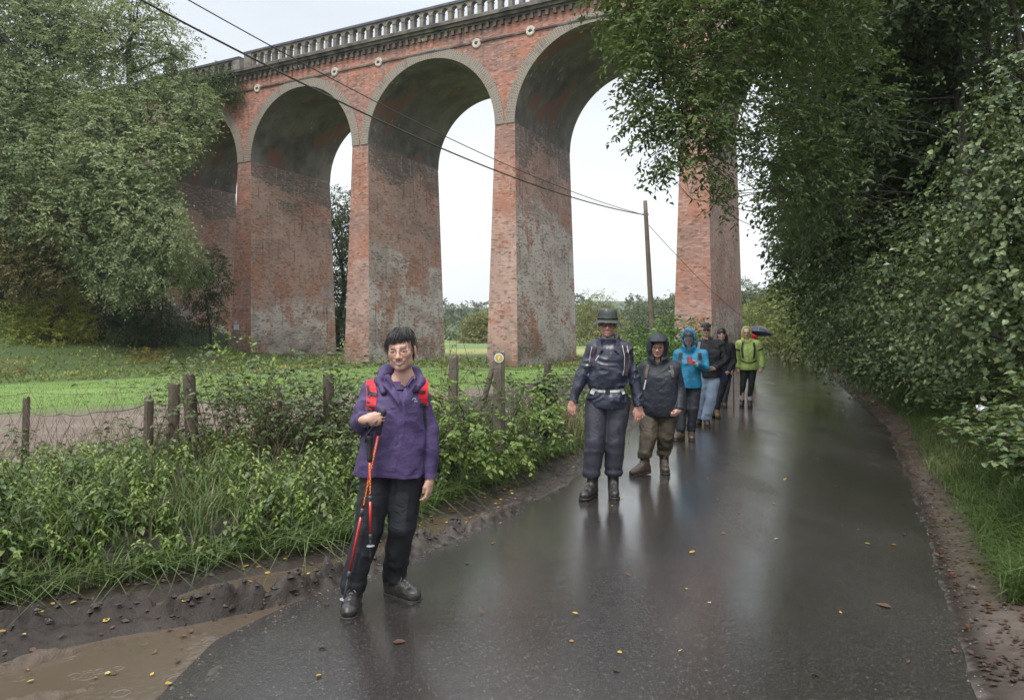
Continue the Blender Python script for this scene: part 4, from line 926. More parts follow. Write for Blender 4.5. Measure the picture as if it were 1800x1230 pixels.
# right verge: grass, brambles, big leaves
R = np.random.RandomState(202)
mb = MB(); rl = []
t = R.uniform(4.0, 1, 1)
Yq = 4.2 + 30 * R.rand(26000) ** 2.0; P = np.stack([lx(GR, Yq) + .05 + .75 * R.rand(len(Yq)) ** 1.3 + .05 * R.randn(len(Yq)), Yq], 1); P = P[vis(P, .05)]
dry = (vnoise(np.c_[P, 0 * Yq[:len(P)]], .7, 4) > .15) * (P[:, 1] > 7) * R.rand(len(P)) * .55
blades(mb, rl, drop(P), .10 + .26 * R.rand(len(P)) ** 1.6, R, 1.3, .004, .36 + .35 * (R.rand(len(P)) - .5) + dry)
tag(mb.build('verge_grass', M_GRASS, attrs={'rnd': np.concatenate(rl)}), 'grass tumbling onto the muddy right verge', 'grass', kind='stuff')
Yq = 4.6 + 26 * R.rand(2600) ** 1.8; P = np.stack([lx(GR, Yq) + .60 + 1.6 * R.rand(len(Yq)), Yq], 1); P = P[vis(P, .5)]
brambles(P, .22 + .35 * R.rand(len(P)), 'bramble_bank', 'bramble and dock leaves covering the right bank below the hedge', 11, M_BRA, 12, .075, .6, .003)
Yq = 4.7 + 14 * R.rand(2200) ** 1.5; P = np.stack([lx(GR, Yq) + .60 + 1.5 * R.rand(len(Yq)), Yq], 1); P = P[vis(P, .5)]
nettles(P, .25 + .35 * R.rand(len(P)), 'bank_plants', 'broad leaved plants on the near right bank', .11, M_LIVY, 6, seed=9, tone=.15, wr=.75)
# ivy carpet over the rest of the bank
R = np.random.RandomState(220); lv = Leaves(220); Yq = 1.5 + 30 * R.rand(42000) ** 1.3; P = np.stack([lx(GR, Yq) + .5 + 7.5 * R.rand(len(Yq)), Yq], 1); B3 = drop(P) + [0, 0, .03] + np.c_[0 * P, .12 * R.rand(len(P))]
a = R.rand(len(P)) * 6.28; lv.put(B3, np.stack([np.cos(a), np.sin(a), -.3 + .3 * R.randn(len(P))], 1), np.array([-.5, -.2, 1.]) + R.randn(len(P), 3) * .4, .10 * (.6 + .7 * R.rand(len(P))), .75, False, .15, 0, .8)
tag(lv.build('ground_ivy', M_LIVY), 'carpet of ivy covering the earth bank behind the hedge', 'ivy', kind='stuff')
# leaf litter on road, verge and mud
R = np.random.RandomState(303); lv = Leaves(303)
Yq = 3.3 + 20 * R.rand(1500) ** 1.6; P = np.stack([lx(ER, Yq) + .02 + (lx(GR, Yq) - lx(ER, Yq) + .1) * R.rand(len(Yq)), Yq], 1)
Y2 = 3.4 + 9 * R.rand(420) ** 1.2; P2 = np.stack([lx(EL, Y2) - (lx(EL, Y2) - lx(BL, Y2)) * R.rand(len(Y2)) ** .7, Y2], 1)
Y3 = 3.2 + 12 * R.rand(60) ** 1.2; P3_ = np.stack([lx(EL, Y3) + (lx(ER, Y3) - lx(EL, Y3)) * R.rand(len(Y3)), Y3], 1)
P4_ = np.array([gnd(*q) for q in ((690, 1135), (560, 1140), (865, 958), (1108, 1020), (1568, 1070), (1440, 1195), (578, 1060), (620, 1080), (612, 1078), (1300, 905), (1085, 1155), (1590, 885))])
P = np.concatenate([P, P2, P3_, P4_]); ons = (P[:, 0] > lx(EL, P[:, 1])) & (P[:, 0] < lx(ER, P[:, 1]))
u_ = np.clip((P[:, 0] - lx(EL, P[:, 1])) / (lx(ER, P[:, 1]) - lx(EL, P[:, 1])), 0, 1)
z = np.maximum(np.maximum(roadz(P[:, 0], P[:, 1]), gz(P[:, 0], P[:, 1])), -.044) + .006
B3 = np.c_[P, z]; n = len(P); a = R.rand(n) * 6.28
L_ = .020 + .028 * R.rand(n); L_[-12:] = [.07, .05, .045, .05, .085, .04, .05, .07, .05, .035, .03, .05]
lv.put(B3, np.stack([np.cos(a), np.sin(a), .12 * R.randn(n)], 1), np.array([0, 0, 1.]) + R.randn(n, 3) * .22, L_, .62, True, -.12, .0, 1.0)
tag(lv.build('leaf_litter', leafmat('fallen_leaves', [(.045, .028, .02), (.10, .05, .028), (.09, .055, .03), (.33, .14, .025), (.50, .33, .04), (.42, .36, .12)], .35, .1)), 'yellow, orange and brown fallen leaves on the wet lane and its edges', 'leaves', kind='stuff')
# small stones in the mud margin
R = np.random.RandomState(304); mb = MB()
Y2 = 3.2 + 7 * R.rand(700); P = np.stack([lx(EL, Y2) + .12 - .45 * R.rand(len(Y2)), Y2], 1)
Y3 = 3.2 + 12 * R.rand(600); P = np.concatenate([P, np.stack([lx(ER, Y3) - .05 + .4 * R.rand(len(Y3)), Y3], 1)])
z = np.maximum(gz(P[:, 0], P[:, 1]), roadz(P[:, 0], P[:, 1]))
ico = unit(np.array([[1, 0, 0], [-1, 0, 0], [0, 1, 0], [0, -1, 0], [0, 0, 1], [0, 0, -1.]])); fc = np.array([[0, 2, 4], [2, 1, 4], [1, 3, 4], [3, 0, 4], [2, 0, 5], [1, 2, 5], [3, 1, 5], [0, 3, 5]])
for p, zz in zip(P, z):
    s_ = R.uniform(.003, .009); mb.add(ico * (1 + .5 * R.randn(6, 1) * .5) * s_ * [1, 1, .7] + [p[0], p[1], zz + s_ * .3], [fc])
tag(mb.build('gravel', simple('wet_gravel', (.07, .06, .052), (.17, .15, .13), 60, .45)), 'loose wet grit along both edges of the lane', 'gravel', kind='stuff')

# far verge grass by the bend
R = np.random.RandomState(210); mb = MB(); rl = []
Yq = 18 + 75 * R.rand(9000); P = np.stack([lx(GR, Yq) + 2.2 * R.rand(len(Yq)) ** 1.3, Yq], 1)
blades(mb, rl, drop(P), .15 + .35 * R.rand(len(P)), R, .9, .03, .5 + .5 * (R.rand(len(P)) - .3))
tag(mb.build('verge_grass', M_GRASS, attrs={'rnd': np.concatenate(rl)}), 'pale grass along the far right verge towards the bend', 'grass', kind='stuff')
# clods of churned mud
R = np.random.RandomState(305); mb = MB(); RD = np.array(RIDGE)
for k in range(550):
    if k % 3 == 0: y = R.uniform(3.6, 9); x = lx(BL, y) + R.uniform(-.05, .30)
    elif k % 3 == 1: j = R.randint(len(RD) - 1); t = R.rand(); x, y = RD[j] * (1 - t) + RD[j + 1] * t + R.randn(2) * .07
    else: y = R.uniform(3.6, 9); x = lx(EL, y) - R.rand() ** 1.5 * .8
    if y < 3.2 or x < lx(BL, y) - .1: continue
    z = max(float(gz(np.array([x]), np.array([y]))[0]), -.06); s_ = R.uniform(.006, .022) * (1 if k % 3 < 2 else .5)
    mb.add(ico * (1 + .35 * R.randn(6, 1)) * s_ * [1.2, 1.2, .8] + [x, y, z + s_ * .2], [fc])
tag(mb.build('mud_clods', simple('wet_dark_mud', (.022, .017, .013), (.05, .038, .03), 30, .38, .6, 90)), 'dark churned clods of mud along the left edge of the lane', 'mud', kind='stuff')
# ---- fence posts and wire
M_POST = simple('weathered_post_wood', (.20, .17, .13), (.085, .07, .052), 5, .8, .7, 30, det=6)
M_POSTD = simple('dark_rotting_post_wood', (.075, .055, .042), (.13, .105, .08), 6, .85, .8, 28, det=6)
M_WIRE = simple('rusty_wire', (.06, .05, .045), (.12, .10, .09), 20, .5, metal=.5)
def post(px, py, Y, wpx, lean, label, mat, sd):
    R = np.random.RandomState(sd); tp = at(px, py, Y); x, y, zt = tp; r = wpx * Y / F / 2
    zb = float(gz(np.array([x]), np.array([y]))[0]) - .15; n = 14; m = 9
    zs = np.linspace(zb, zt, m); P = []
    a = np.arange(n) / n * 2 * math.pi; wob = 1 + .07 * R.randn(n)
    for k, z_ in enumerate(zs):
        t = (zt - z_) / (zt - zb); P.append(np.stack([-lean * t * (zt - zb) + r * wob * (1 + .03 * R.randn(n)) * (1.05 - .1 * (1 - t)) * np.cos(a), r * wob * np.sin(a), np.full(n, z_ - zb) + (.012 * R.randn(n) if k == m - 1 else 0)], 1))
    P = np.array(P); P = np.concatenate([P, P[:, :1]], 1); mb = MB(); mb.add(*quadgrid(P))
    top = P[-1, :-1]; mb.add(np.concatenate([top, top.mean(0)[None] - [0, 0, .006]]), [np.stack([np.arange(n), (np.arange(n) + 1) % n, np.full(n, n)], 1)])
    o = mb.build('fence_post', mat); o.location = (x, y, zb); tag(o, label, 'fence post', 'posts of the wire fence'); return o
post(47, 700, 6.9, 12, .03, 'thin dark post at the far left of the wire fence', M_POSTD, 1)
post(262, 700, 6.9, 17, .02, 'short leafy post just left of the pair of posts', M_POSTD, 2)
post(306, 673, 7.2, 19, .02, 'left post of the close pair, the lower of the two', M_POSTD, 3)
post(332, 658, 7.25, 21, -.05, 'right post of the close pair, the taller of the two', M_POSTD, 4)
post(491, 680, 7.6, 9, .01, 'thin dark stake halfway between the pair and the purple walker', M_POSTD, 5)
post(578, 658, 7.6, 19, -.01, 'stout dark post just left of the purple walker', M_POSTD, 6)
post(797, 625, 8.1, 17, .01, 'pale round post just right of the purple walker', M_POST, 7)
pw = post(878, 618, 8.5, 19, .0, 'pale post bearing a round yellow footpath waymark', M_POST, 8)
post(868, 640, 8.9, 11, .28, 'leaning strut propped behind the waymarked post', M_POST, 9)
ps = post(962, 640, 9.8, 12, .0, 'stump of a post smothered in ivy, left of the man in the brimmed hat', M_POSTD, 10)
# waymark disc with its yellow arrow
x, y, z = at(877, 629, 8.5 - .067); b = np.array(pw.location)
def disc(r, yo, name, mat, par, n=28):
    a = np.arange(n) / n * 2 * math.pi; v = np.concatenate([np.stack([r * np.cos(a), 0 * a, r * np.sin(a)], 1), np.stack([r * np.cos(a), 0 * a - .003, r * np.sin(a)], 1)]) + [x - b[0], y - b[1] + yo, z - b[2]]
    i = np.arange(n); mb = MB(); mb.add(v, [np.stack([i, (i + 1) % n, (i + 1) % n + n, i + n], 1), (i + n)[None], i[::-1][None]]); return mb.build(name, mat, par)
wd = disc(.056, 0, 'waymark_disc', simple('white_plastic_disc', (.75, .74, .70), (.65, .63, .58), 30, .4), pw)
disc(.042, -.004, 'yellow_ring', simple('yellow_waymark', (.62, .44, .06), (.5, .36, .08), 60, .4), wd)
mb = MB(); X0_, Z0_ = x - b[0], z - b[2]; yo = y - b[1] - .0095
ar = [(-.006, -.024), (.006, -.024), (.006, .004), (.018, .004), (0, .026), (-.018, .004), (-.006, .004)]
mb.add([[X0_ + p_ * .8 + q_ * .4, yo + k * .0015, Z0_ + q_ * .8 - p_ * .4] for k in (0, 1) for p_, q_ in ar], [np.arange(7)[::-1][None], np.arange(7, 14)[None]] + [np.array([[i, (i + 1) % 7, (i + 1) % 7 + 7, i + 7]]) for i in range(7)])
mb.build('arrow', simple('white_arrow', (.8, .8, .76), None, rough=.4), wd)
iv = Leaves(91)
for k in range(9): iv.clump((.75 / 9.8 * 0 + ps.location[0], ps.location[1] - .03, ps.location[2] + .25 + k * .1), (.13, .13, .1), 40, 5, .08, .055, .8, .6, .8, True)
tag(iv.build('ivy', M_LIVY), 'dark ivy wrapped round the stump by the hedge', 'ivy')
def strand(pts, label, barb=True, r=.0022, sd=0, grp=None):
    R = np.random.RandomState(sd); P = []
    for i in range(len(pts) - 1):
        a, b_ = np.array(pts[i]), np.array(pts[i + 1]); n = max(4, int(np.linalg.norm(b_ - a) / .10))
        for t in np.linspace(0, 1, n, endpoint=False): P.append(a + (b_ - a) * t - [0, 0, .03 * math.sin(t * math.pi)] + R.randn(3) * .003)
    P.append(pts[-1]); P = np.array(P); mb = MB(); mb.add(*tube(P, r, 5, True))
    if barb:
        for q in P[1::1]:
            for k in range(2):
                d = unit(R.randn(3)) * .015; mb.add(*tube(np.array([q - d, q + d]), .0012, 3, False))
    return tag(mb.build('barbed_wire' if barb else 'fence_wire', M_WIRE), label, 'wire', grp)
W1 = [at(-60, 692, 7.05), at(47, 690, 6.9), at(306, 685, 7.17), at(332, 684, 7.17), at(491, 676, 7.55), at(578, 668, 7.52), at(797, 647, 8.05), at(878, 647, 8.44), at(955, 645, 9.7), at(1010, 640, 12)]
strand(W1, 'taut top strand of barbed wire crossing the bright grass', sd=1, grp='strands of the wire fence')
W2 = [at(-60, 722, 7.05), at(47, 722, 6.9), at(110, 727, 6.92), at(170, 724, 7.0), at(262, 708, 6.9), at(332, 705, 7.17), at(491, 706, 7.55), at(578, 706, 7.52), at(797, 672, 8.05), at(878, 668, 8.44), at(955, 672, 9.7)]
strand(W2, 'rusty second strand sagging below the taut top wire', sd=2, r=.004, grp='strands of the wire fence')
W3 = [at(-60, 800, 7.05), at(47, 795, 6.9), at(160, 780, 7.0), at(262, 752, 6.9), at(332, 765, 7.17), at(491, 770, 7.55), at(578, 780, 7.52), at(797, 720, 8.05)]
strand(W3, 'lowest strand of wire half hidden in the brambles', sd=3, r=.003, grp='strands of the wire fence')
# green netting fence in the shade below the left trees
o = thing('netting_fence', 'dark green netting fence in the shade between the left trees and the first pier', 'fence', base_at(290, 50))
g = N('green_netting'); ob = g.n('TexCoord').outputs['Object']
g.pr(Base_Color=g.mix((.012, .035, .032), (.03, .06, .05), g.noise(ob, 1.5, 4)), Roughness=.7)
a_, b_ = np.array(base_at(175, 51)), np.array(base_at(402, 50)); ori = np.array(o.location); mb = MB()
nh, nv = 26, 90; R = np.random.RandomState(8)
def pf(t, h): p = a_ + (b_ - a_) * t; return p + [0, .15 * math.sin(t * 23), h + .06 * math.sin(t * 31)] - ori
for k in range(nh): mb.add(*tube(np.array([pf(t, .02 + 1.45 * k / (nh - 1)) for t in np.linspace(0, 1, 46)]), .016, 3, False))
for k in range(nv): mb.add(*tube(np.array([pf(k / (nv - 1), h) for h in np.linspace(0, 1.5, 5)]), .016, 3, False))
mb.build('netting', g.m, o)
for t in np.linspace(0, 1, 6):
    mb = MB(); mb.add(*tube(np.array([pf(t, -.2), pf(t, 1.7)]), .05, 6)); mb.build('post', M_POSTD, o)

# ---- telegraph pole and overhead cables
PY = 31.0; ptop, pbot = at(1134, 353, PY), at(1150, 640, PY); pbot[2] = float(gz(pbot[:1], np.array([PY]))[0]) - .2
pd = (ptop - pbot) / np.linalg.norm(ptop - pbot)
o = thing('telegraph_pole', 'leaning brown wooden pole carrying the overhead cables', 'pole', pbot)
mb = MB(); P = np.linspace(0, 1, 12)[:, None] * (ptop - pbot); mb.add(*tube(P, np.linspace(.125, .085, 12), 14)); mb.build('shaft', simple('pole_timber', (.10, .075, .05), (.16, .13, .095), 3, .75, .5, 20, det=6), o, True)
def onp(z_): return (ptop - pbot) * ((z_ - pbot[2]) / (ptop[2] - pbot[2]))
k1 = onp(at(0, 377, PY)[2]); mb = MB(); mb.add(*tube(np.array([k1 + [-.16, 0, 0], k1 + [.12, 0, 0]]), .03, 8)); mb.build('cable_bracket', M_DARK, o)
def cable(pts, Yn, label, r, sd):
    # vertical plane from the pole to a second pole out of frame; heights follow the sag
    e = ptop * 0 + pbot + k1 + [-.16, 0, 0]; x0, y0 = e[0], e[1]; xn, yn = (pts[0][0] - 900) / F * Yn, Yn
    P = []
    for px, py in pts:
        k = (px - 900) / F; t = (x0 - k * y0) / (k * (yn - y0) - (xn - x0)); Y = y0 + (yn - y0) * t; P.append((t, Y, CH + (HZ - py) * Y / F))
    P = np.array(P + [(0, y0, e[2])]); cf = np.polyfit(P[:, 0], P[:, 2], 2, w=np.r_[np.ones(len(P) - 1), 6])
    t = np.linspace(0, 1.25, 60); z = np.polyval(cf, t); z = z - (np.polyval(cf, 0) - e[2]) * np.clip(1 - t * 4, 0, 1)
    Q = np.stack([x0 + (xn - x0) * t, y0 + (yn - y0) * t, z], 1); mb = MB(); mb.add(*tube(Q, r, 7)); ob_ = mb.build('overhead_cable', M_DARK, None, True)
    return tag(ob_, label, 'cable', 'overhead cables')
cable([(240, 2), (445, 99), (559, 158), (654, 205), (900, 312), (1000, 347)], 13, 'thick black cable, the lower of the two sweeping down to the pole', .021, 1)
cable([(326, 0), (475, 79), (662, 178), (900, 293), (1000, 337)], 14, 'thin black cable, the upper of the two sweeping down to the pole', .013, 2)
e = pbot + onp(at(0, 396, PY)[2]) + [.1, 0, 0]; q = at(1330, 640, 60); q[2] = 5.5
t = np.linspace(0, 1, 20)[:, None]; mb = MB(); mb.add(*tube(e + (np.array([16.5, 44, 1.0]) - e) * t - np.array([0, 0, .6]) * np.sin(t * math.pi), .012, 5)); tag(mb.build('stay_wire', M_DARK), 'fine wire running down from the pole towards the right pier', 'wire')
# scrap of white litter caught in the right bank
R = np.random.RandomState(4); a = np.linspace(0, 2 * math.pi, 15)[:-1]; c0 = at(1721, 717, 6.5)
P = np.stack([c0 + np.stack([.06 * r_ * np.cos(a) * (1 + .2 * R.randn(14)), .02 * R.randn(14) - .02 * r_, .03 * r_ * np.sin(a) + .008 * R.randn(14)], 1) for r_ in (1, .6, .1)]); P = np.concatenate([P, P[:, :1]], 1)
mb = MB(); mb.add(*quadgrid(P)); tag(mb.build('litter_scrap', simple('crumpled_white_paper', (.72, .72, .70), None, rough=.6), smooth=True), 'crumpled white scrap caught among the leaves of the right bank', 'litter')
# ------------------------------------------------------------------ people: smooth implicit bodies and clothes turned into meshes
BIG = .07
class Sh:
    def __init__(s): s.ops = []
    def op(s, fn, lo, hi, k=.02, mode='u'): s.ops.append((fn, np.asarray(lo, float), np.asarray(hi, float), k, mode)); return s
    @staticmethod
    def comb(D, d, k, mode):
        if mode == 'u':
            h = np.maximum(k - np.abs(D - d), 0) / k; return np.minimum(D, d) - h * h * k * .25
        if mode == 's': d = -d
        h = np.maximum(k - np.abs(D - d), 0) / k; return np.maximum(D, d) + h * h * k * .25
    def eval(s, P):
        D = np.full(P.shape[:-1], 1.0)
        for fn, lo, hi, k, mode in s.ops:
            if mode == 'n': D = D + fn(P)
            else: D = s.comb(D, fn(P), k, mode)
        return D
    def cap(s, a, b, ra, rb, k=.02, sc=(1, 1, 1)):
        a = np.asarray(a, float); b = np.asarray(b, float); ab = b - a; L2 = ab @ ab; sc = np.asarray(sc, float); r = max(ra, rb) * max(sc)
        def fn(P):
            q = P - a; t = np.clip((q @ ab) / L2, 0, 1); return np.linalg.norm((q - t[..., None] * ab) / sc, axis=-1) * min(sc) - (ra + (rb - ra) * t) * min(sc)
        return s.op(fn, np.minimum(a, b) - r, np.maximum(a, b) + r, k)
    def ell(s, c, r, k=.02, mode='u', R=None):
        c = np.asarray(c, float); r = np.asarray(r, float)
        def fn(P):
            q = P - c
            if R is not None: q = q @ R
            k0 = np.linalg.norm(q / r, axis=-1); k1 = np.linalg.norm(q / (r * r), axis=-1); return k0 * (k0 - 1) / (k1 + 1e-9)
        m = r if R is None else np.full(3, r.max()); return s.op(fn, c - m, c + m, k, mode)
    def loft(s, prof, k=.03, e=2.3, mode='u'):
        A = np.array(sorted(prof)); lo = [(A[:, 1] - A[:, 3]).min(), (A[:, 2] - A[:, 4]).min(), A[0, 0]]; hi = [(A[:, 1] + A[:, 3]).max(), (A[:, 2] + A[:, 4]).max(), A[-1, 0]]
        def fn(P):
            z = P[..., 2]; cx, cy, a, b = [np.interp(z, A[:, 0], A[:, i]) for i in (1, 2, 3, 4)]
            q = ((np.abs(P[..., 0] - cx) / a) ** e + (np.abs(P[..., 1] - cy) / b) ** e) ** (1 / e)
            return np.maximum((q - 1) * np.minimum(a, b) * .95, np.maximum(z - A[-1, 0], A[0, 0] - z))
        return s.op(fn, lo, hi, k, mode)
    def sleeve(s, a, b, ra, rb, k=.02):
        a = np.asarray(a, float); b = np.asarray(b, float); ab = b - a; L2 = ab @ ab; r = max(ra, rb); d = ab / math.sqrt(L2)
        def fn(P):
            q = P - a; t = np.clip((q @ ab) / L2, 0, 1.3); return np.maximum(np.linalg.norm(q - t[..., None] * ab, axis=-1) - (ra + (rb - ra) * t), (P - b) @ d)
        return s.op(fn, np.minimum(a, b) - r, np.maximum(a, b) + r, k)
    def plane(s, p, n, lo, hi, k=.004):
        """cuts away everything on the +n side of p inside lo..hi"""
        p = np.asarray(p, float); n = unit(np.asarray(n, float)); lo_, hi_ = np.asarray(lo, float), np.asarray(hi, float)
        def fn(P):
            inside = np.all((P > lo_) & (P < hi_), axis=-1); return np.where(inside, (P - p) @ n, -1.0)
        return s.op(fn, lo, hi, k, 'i')
    def folds(s, amp, sc, seed=0, ridged=True):
        sc = np.asarray(sc, float)
        def fn(P):
            q = P * sc; q = q + .6 * np.stack([vnoise(P, 5, seed + 3), vnoise(P, 5, seed + 4), vnoise(P, 6, seed + 5)], -1)
            v = vnoise(q, 1, seed); v = (1 - 2.4 * np.sqrt(np.abs(v) + .01)) if ridged else v
            return -amp * (v * .9 + .45 * (1 - 2.2 * np.abs(vnoise(q * [1.7, 1.7, 2.6], 1, seed + 1))))
        return s.op(fn, [-9] * 3, [9] * 3, 0, 'n')
    def mesh(s, h, fine=None, hf=None):
        lo = np.min([o[1] for o in s.ops if o[4] == 'u'], 0) - 2.5 * h; hi = np.max([o[2] for o in s.ops if o[4] == 'u'], 0) + 2.5 * h
        ax = []
        for i in range(3):
            cuts = []
            for f in (fine or []):
                a, b = max(f[0][i], lo[i]), min(f[1][i], hi[i])
                if b > a: cuts.append((a, b))
            cuts.sort(); mg = []
            for a, b in cuts:
                if mg and a <= mg[-1][1] + h: mg[-1][1] = max(mg[-1][1], b)
                else: mg.append([a, b])
            segs = []; x = lo[i]
            for a, b in mg:
                if a - x > 1e-6: segs.append((x, a, h))
                segs.append((a, b, hf)); x = b
            if hi[i] - x > 1e-6: segs.append((x, hi[i], h))
            ax.append(axis(segs))
        xs, ys, zs = ax; D = np.full((len(xs), len(ys), len(zs)), BIG)
        for fn, l, u, k, mode in s.ops:
            if mode == 'n':
                m = np.abs(D) < .03; I = np.nonzero(m); P = np.stack([xs[I[0]], ys[I[1]], zs[I[2]]], -1); D[m] += fn(P); continue
            g_ = BIG if mode == 'u' else .03
            sl = [slice(max(0, np.searchsorted(a, l[i] - g_)), np.searchsorted(a, u[i] + g_) + 1) for i, a in enumerate(ax)]
            if min(x_.stop - x_.start for x_ in sl) <= 0: continue
            sub = D[sl[0], sl[1], sl[2]]
            P = np.stack(np.meshgrid(xs[sl[0]], ys[sl[1]], zs[sl[2]], indexing='ij'), -1)
            d = np.minimum(fn(P), BIG) if mode == 'u' else fn(P)
            D[sl[0], sl[1], sl[2]] = s.comb(sub, d, max(k, 1e-4), mode)
        S = D < 0; c = sum(S[a:S.shape[0] - 1 + a, b:S.shape[1] - 1 + b, d:S.shape[2] - 1 + d].astype(np.int8) for a in (0, 1) for b in (0, 1) for d in (0, 1))
        act = (c > 0) & (c < 8); I = np.argwhere(act); idx = np.full(act.shape, -1); idx[act] = np.arange(len(I))
        cs = [(a, b, d) for a in (0, 1) for b in (0, 1) for d in (0, 1)]
        val = np.stack([D[I[:, 0] + a, I[:, 1] + b, I[:, 2] + d] for a, b, d in cs], 1)
        co = np.stack([np.stack([xs[I[:, 0] + a], ys[I[:, 1] + b], zs[I[:, 2] + d]], -1) for a, b, d in cs], 1)
        acc = np.zeros((len(I), 3)); n = np.zeros(len(I))
        for i in range(8):
            for j in range(i + 1, 8):
                if sum(abs(p - q) for p, q in zip(cs[i], cs[j])) != 1: continue
                m = (val[:, i] < 0) != (val[:, j] < 0); t = val[m, i] / (val[m, i] - val[m, j])
                acc[m] += co[m, i] + (co[m, j] - co[m, i]) * t[:, None]; n[m] += 1
        V = acc / np.maximum(n, 1)[:, None]; fs = []
        for a in range(3):
            b, d = (a + 1) % 3, (a + 2) % 3
            s0 = [slice(None)] * 3; s1 = [slice(None)] * 3; s0[a] = slice(0, -1); s1[a] = slice(1, None)
            e0, e1 = S[tuple(s0)], S[tuple(s1)]; E = np.argwhere(e0 != e1); E = E[(E[:, b] > 0) & (E[:, d] > 0) & (E[:, b] < S.shape[b] - 1) & (E[:, d] < S.shape[d] - 1)]
            def g2(ob, od):
                q = E.copy(); q[:, b] += ob; q[:, d] += od; return idx[q[:, 0], q[:, 1], q[:, 2]]
            Q = np.stack([g2(-1, -1), g2(0, -1), g2(0, 0), g2(-1, 0)], 1); fl = ~e0[E[:, 0], E[:, 1], E[:, 2]]
            Q[fl] = Q[fl][:, ::-1]; fs.append(Q[(Q >= 0).all(1)])
        return V, np.concatenate(fs)
    def build(s, name, mat, parent, h, fine=None, hf=None, color=None):
        V, Fq = s.mesh(h, fine, hf); mb = MB(); mb.add(V, [Fq])
        return mb.build(name, mat, parent, True, attrs=None if color is None else {'Col': color(V)})

def rot(yaw=0, pitch=0, roll=0): return np.array(Euler((pitch, roll, yaw), 'ZXY').to_matrix() if False else (Matrix.Rotation(yaw, 3, 'Z') @ Matrix.Rotation(roll, 3, 'Y') @ Matrix.Rotation(pitch, 3, 'X')))
g = N('skin'); cc = g.n('Attribute', attribute_name='Col').outputs['Color']; ob = g.n('TexCoord').outputs['Object']
b = g.pr(Base_Color=cc, Roughness=.48, Specular_IOR_Level=.45, Normal=g.bump(g.noise(ob, 160, 3), .15, .002), Subsurface_Weight=.0)
M_SKIN = g.m

def head_ops(S, c, s, R, smile=0., female=False, nose=1.0, k=.012):
    c = np.asarray(c, float)
    def T(p): return c + R @ (np.array(p, float) * s)
    def E(p, r, kk=.10, mode='u'): S.ell(T(p), np.array(r) * s, kk * s, mode, R)
    def C(a, b, ra, rb, kk=.05): S.cap(T(a), T(b), ra * s, rb * s, kk * s)
    E((0, .07, .13), (.335, .415, .37)); E((0, -.11, -.13), (.27, .29, .36), .12); E((0, -.27, -.41), (.115, .11, .085), .10)
    for q in (-1, 1):
        E((.155 * q, -.245, -.10 + .02 * smile), (.115, .12, .11), .08); E((.18 * q, -.04, -.31), (.085, .16, .10), .12)
    C((-.15, -.365, .085), (.15, -.365, .085), .04, .04, .06)
    for q in (-1, 1): E((.145 * q, -.435, -.005), (.085, .085, .055), .05, 's'); E((.14 * q, -.325, -.005), (.075, .06, .055), .02)
    C((0, -.39, .02), (0, -.495 * nose, -.145), .036, .052, .04)
    for q in (-1, 1): E((.052 * q, -.44, -.16), (.042, .05, .036), .03)
    w_ = .10 + .045 * smile; up = .035 * smile
    for q in (-1, 1):
        C((0, -.412, -.268 + 0), (w_ * q, -.355, -.262 + up), .022, .012, .025)      # upper lip
        C((0, -.402, -.318 - .01 * smile), (w_ * .8 * q, -.355, -.285 + up * .6), .026, .012, .02)
    for q in (-1, 1): E((.345 * q, .04, -.03), (.035, .085, .13), .02)
    C((0, .06, -.30), (0, .14, -.85), .22 - .02 * female, .25 - .02 * female, .08)
    return T

def head_color(c, s, R, smile, skin, brow, lips=(.44, .19, .15), hair=None):
    c = np.asarray(c, float); skin = np.array(skin) * 1.12
    def fn(V):
        p = ((V - c) @ R) / s; col = np.repeat(skin[None], len(V), 0); x, y, z = p.T
        n = vnoise(V, 35, 3) * .5 + vnoise(V, 90, 4) * .5; col = col * (1 + .10 * n[:, None])
        face = (y < -.15) & (np.abs(z) < .6) & (np.abs(x) < .4)
        red = np.exp(-(((np.abs(x) - .17) / .09) ** 2 + ((z + .11) / .09) ** 2)) + np.exp(-((x / .06) ** 2 + ((z + .14) / .07) ** 2))
        col = np.where(face[:, None], col * (1 - red[:, None] * np.array([-.03, .09, .10])), col)
        def put(m, cl, a=1.0):
            m = (m * a)[:, None]; col[:] = col * (1 - m) + np.array(cl) * m
        w_ = .10 + .045 * smile; zc = .035 * smile * (x / w_) ** 2
        lip = smoothstep(.062 + .012 * smile, .045, np.abs(z + .29 - zc)) * (np.abs(x) < w_) * (y < -.33)
        put(lip, lips, .85)
        tz = (np.abs(z + .290 - zc * .8) < (.008 + .015 * smile) * np.sqrt(np.clip(1 - (x / (w_ * .85)) ** 2, 0, 1))) * (np.abs(x) < w_ * .82) * (y < -.33)
        put(tz.astype(float), (.80, .74, .66) if smile > .3 else (.12, .05, .045), .9)
        cre = np.exp(-((np.abs(x) - (.13 + .05 * smile) - .25 * np.abs(z + .20)) / .012) ** 2) * (np.abs(z + .22) < .10) * (y < -.2); put(cre, skin * .6, .45)
        for q in (-1, 1):
            ex = x - .14 * q; e = (np.abs(ex) / .062) ** 2 + (np.abs(z + .005) / (.024 - .009 * smile)) ** 2
            f = (y < -.28)
            put(((e < 2.1) & f).astype(float), skin * .38, .7)
            put(((e < 1.0) & f).astype(float), (.24, .21, .19)); put(((np.hypot(ex, z + .005) < .030) & (e < 1.1) & f).astype(float), (.04, .025, .018))
            bz = .105 - .25 * (ex * q) ** 2 * 8 * .3; put(((np.abs(z - bz) < .016) & (np.abs(ex) < .085) & f).astype(float), brow, .8)
        return np.clip(col, 0, 1)
    return fn

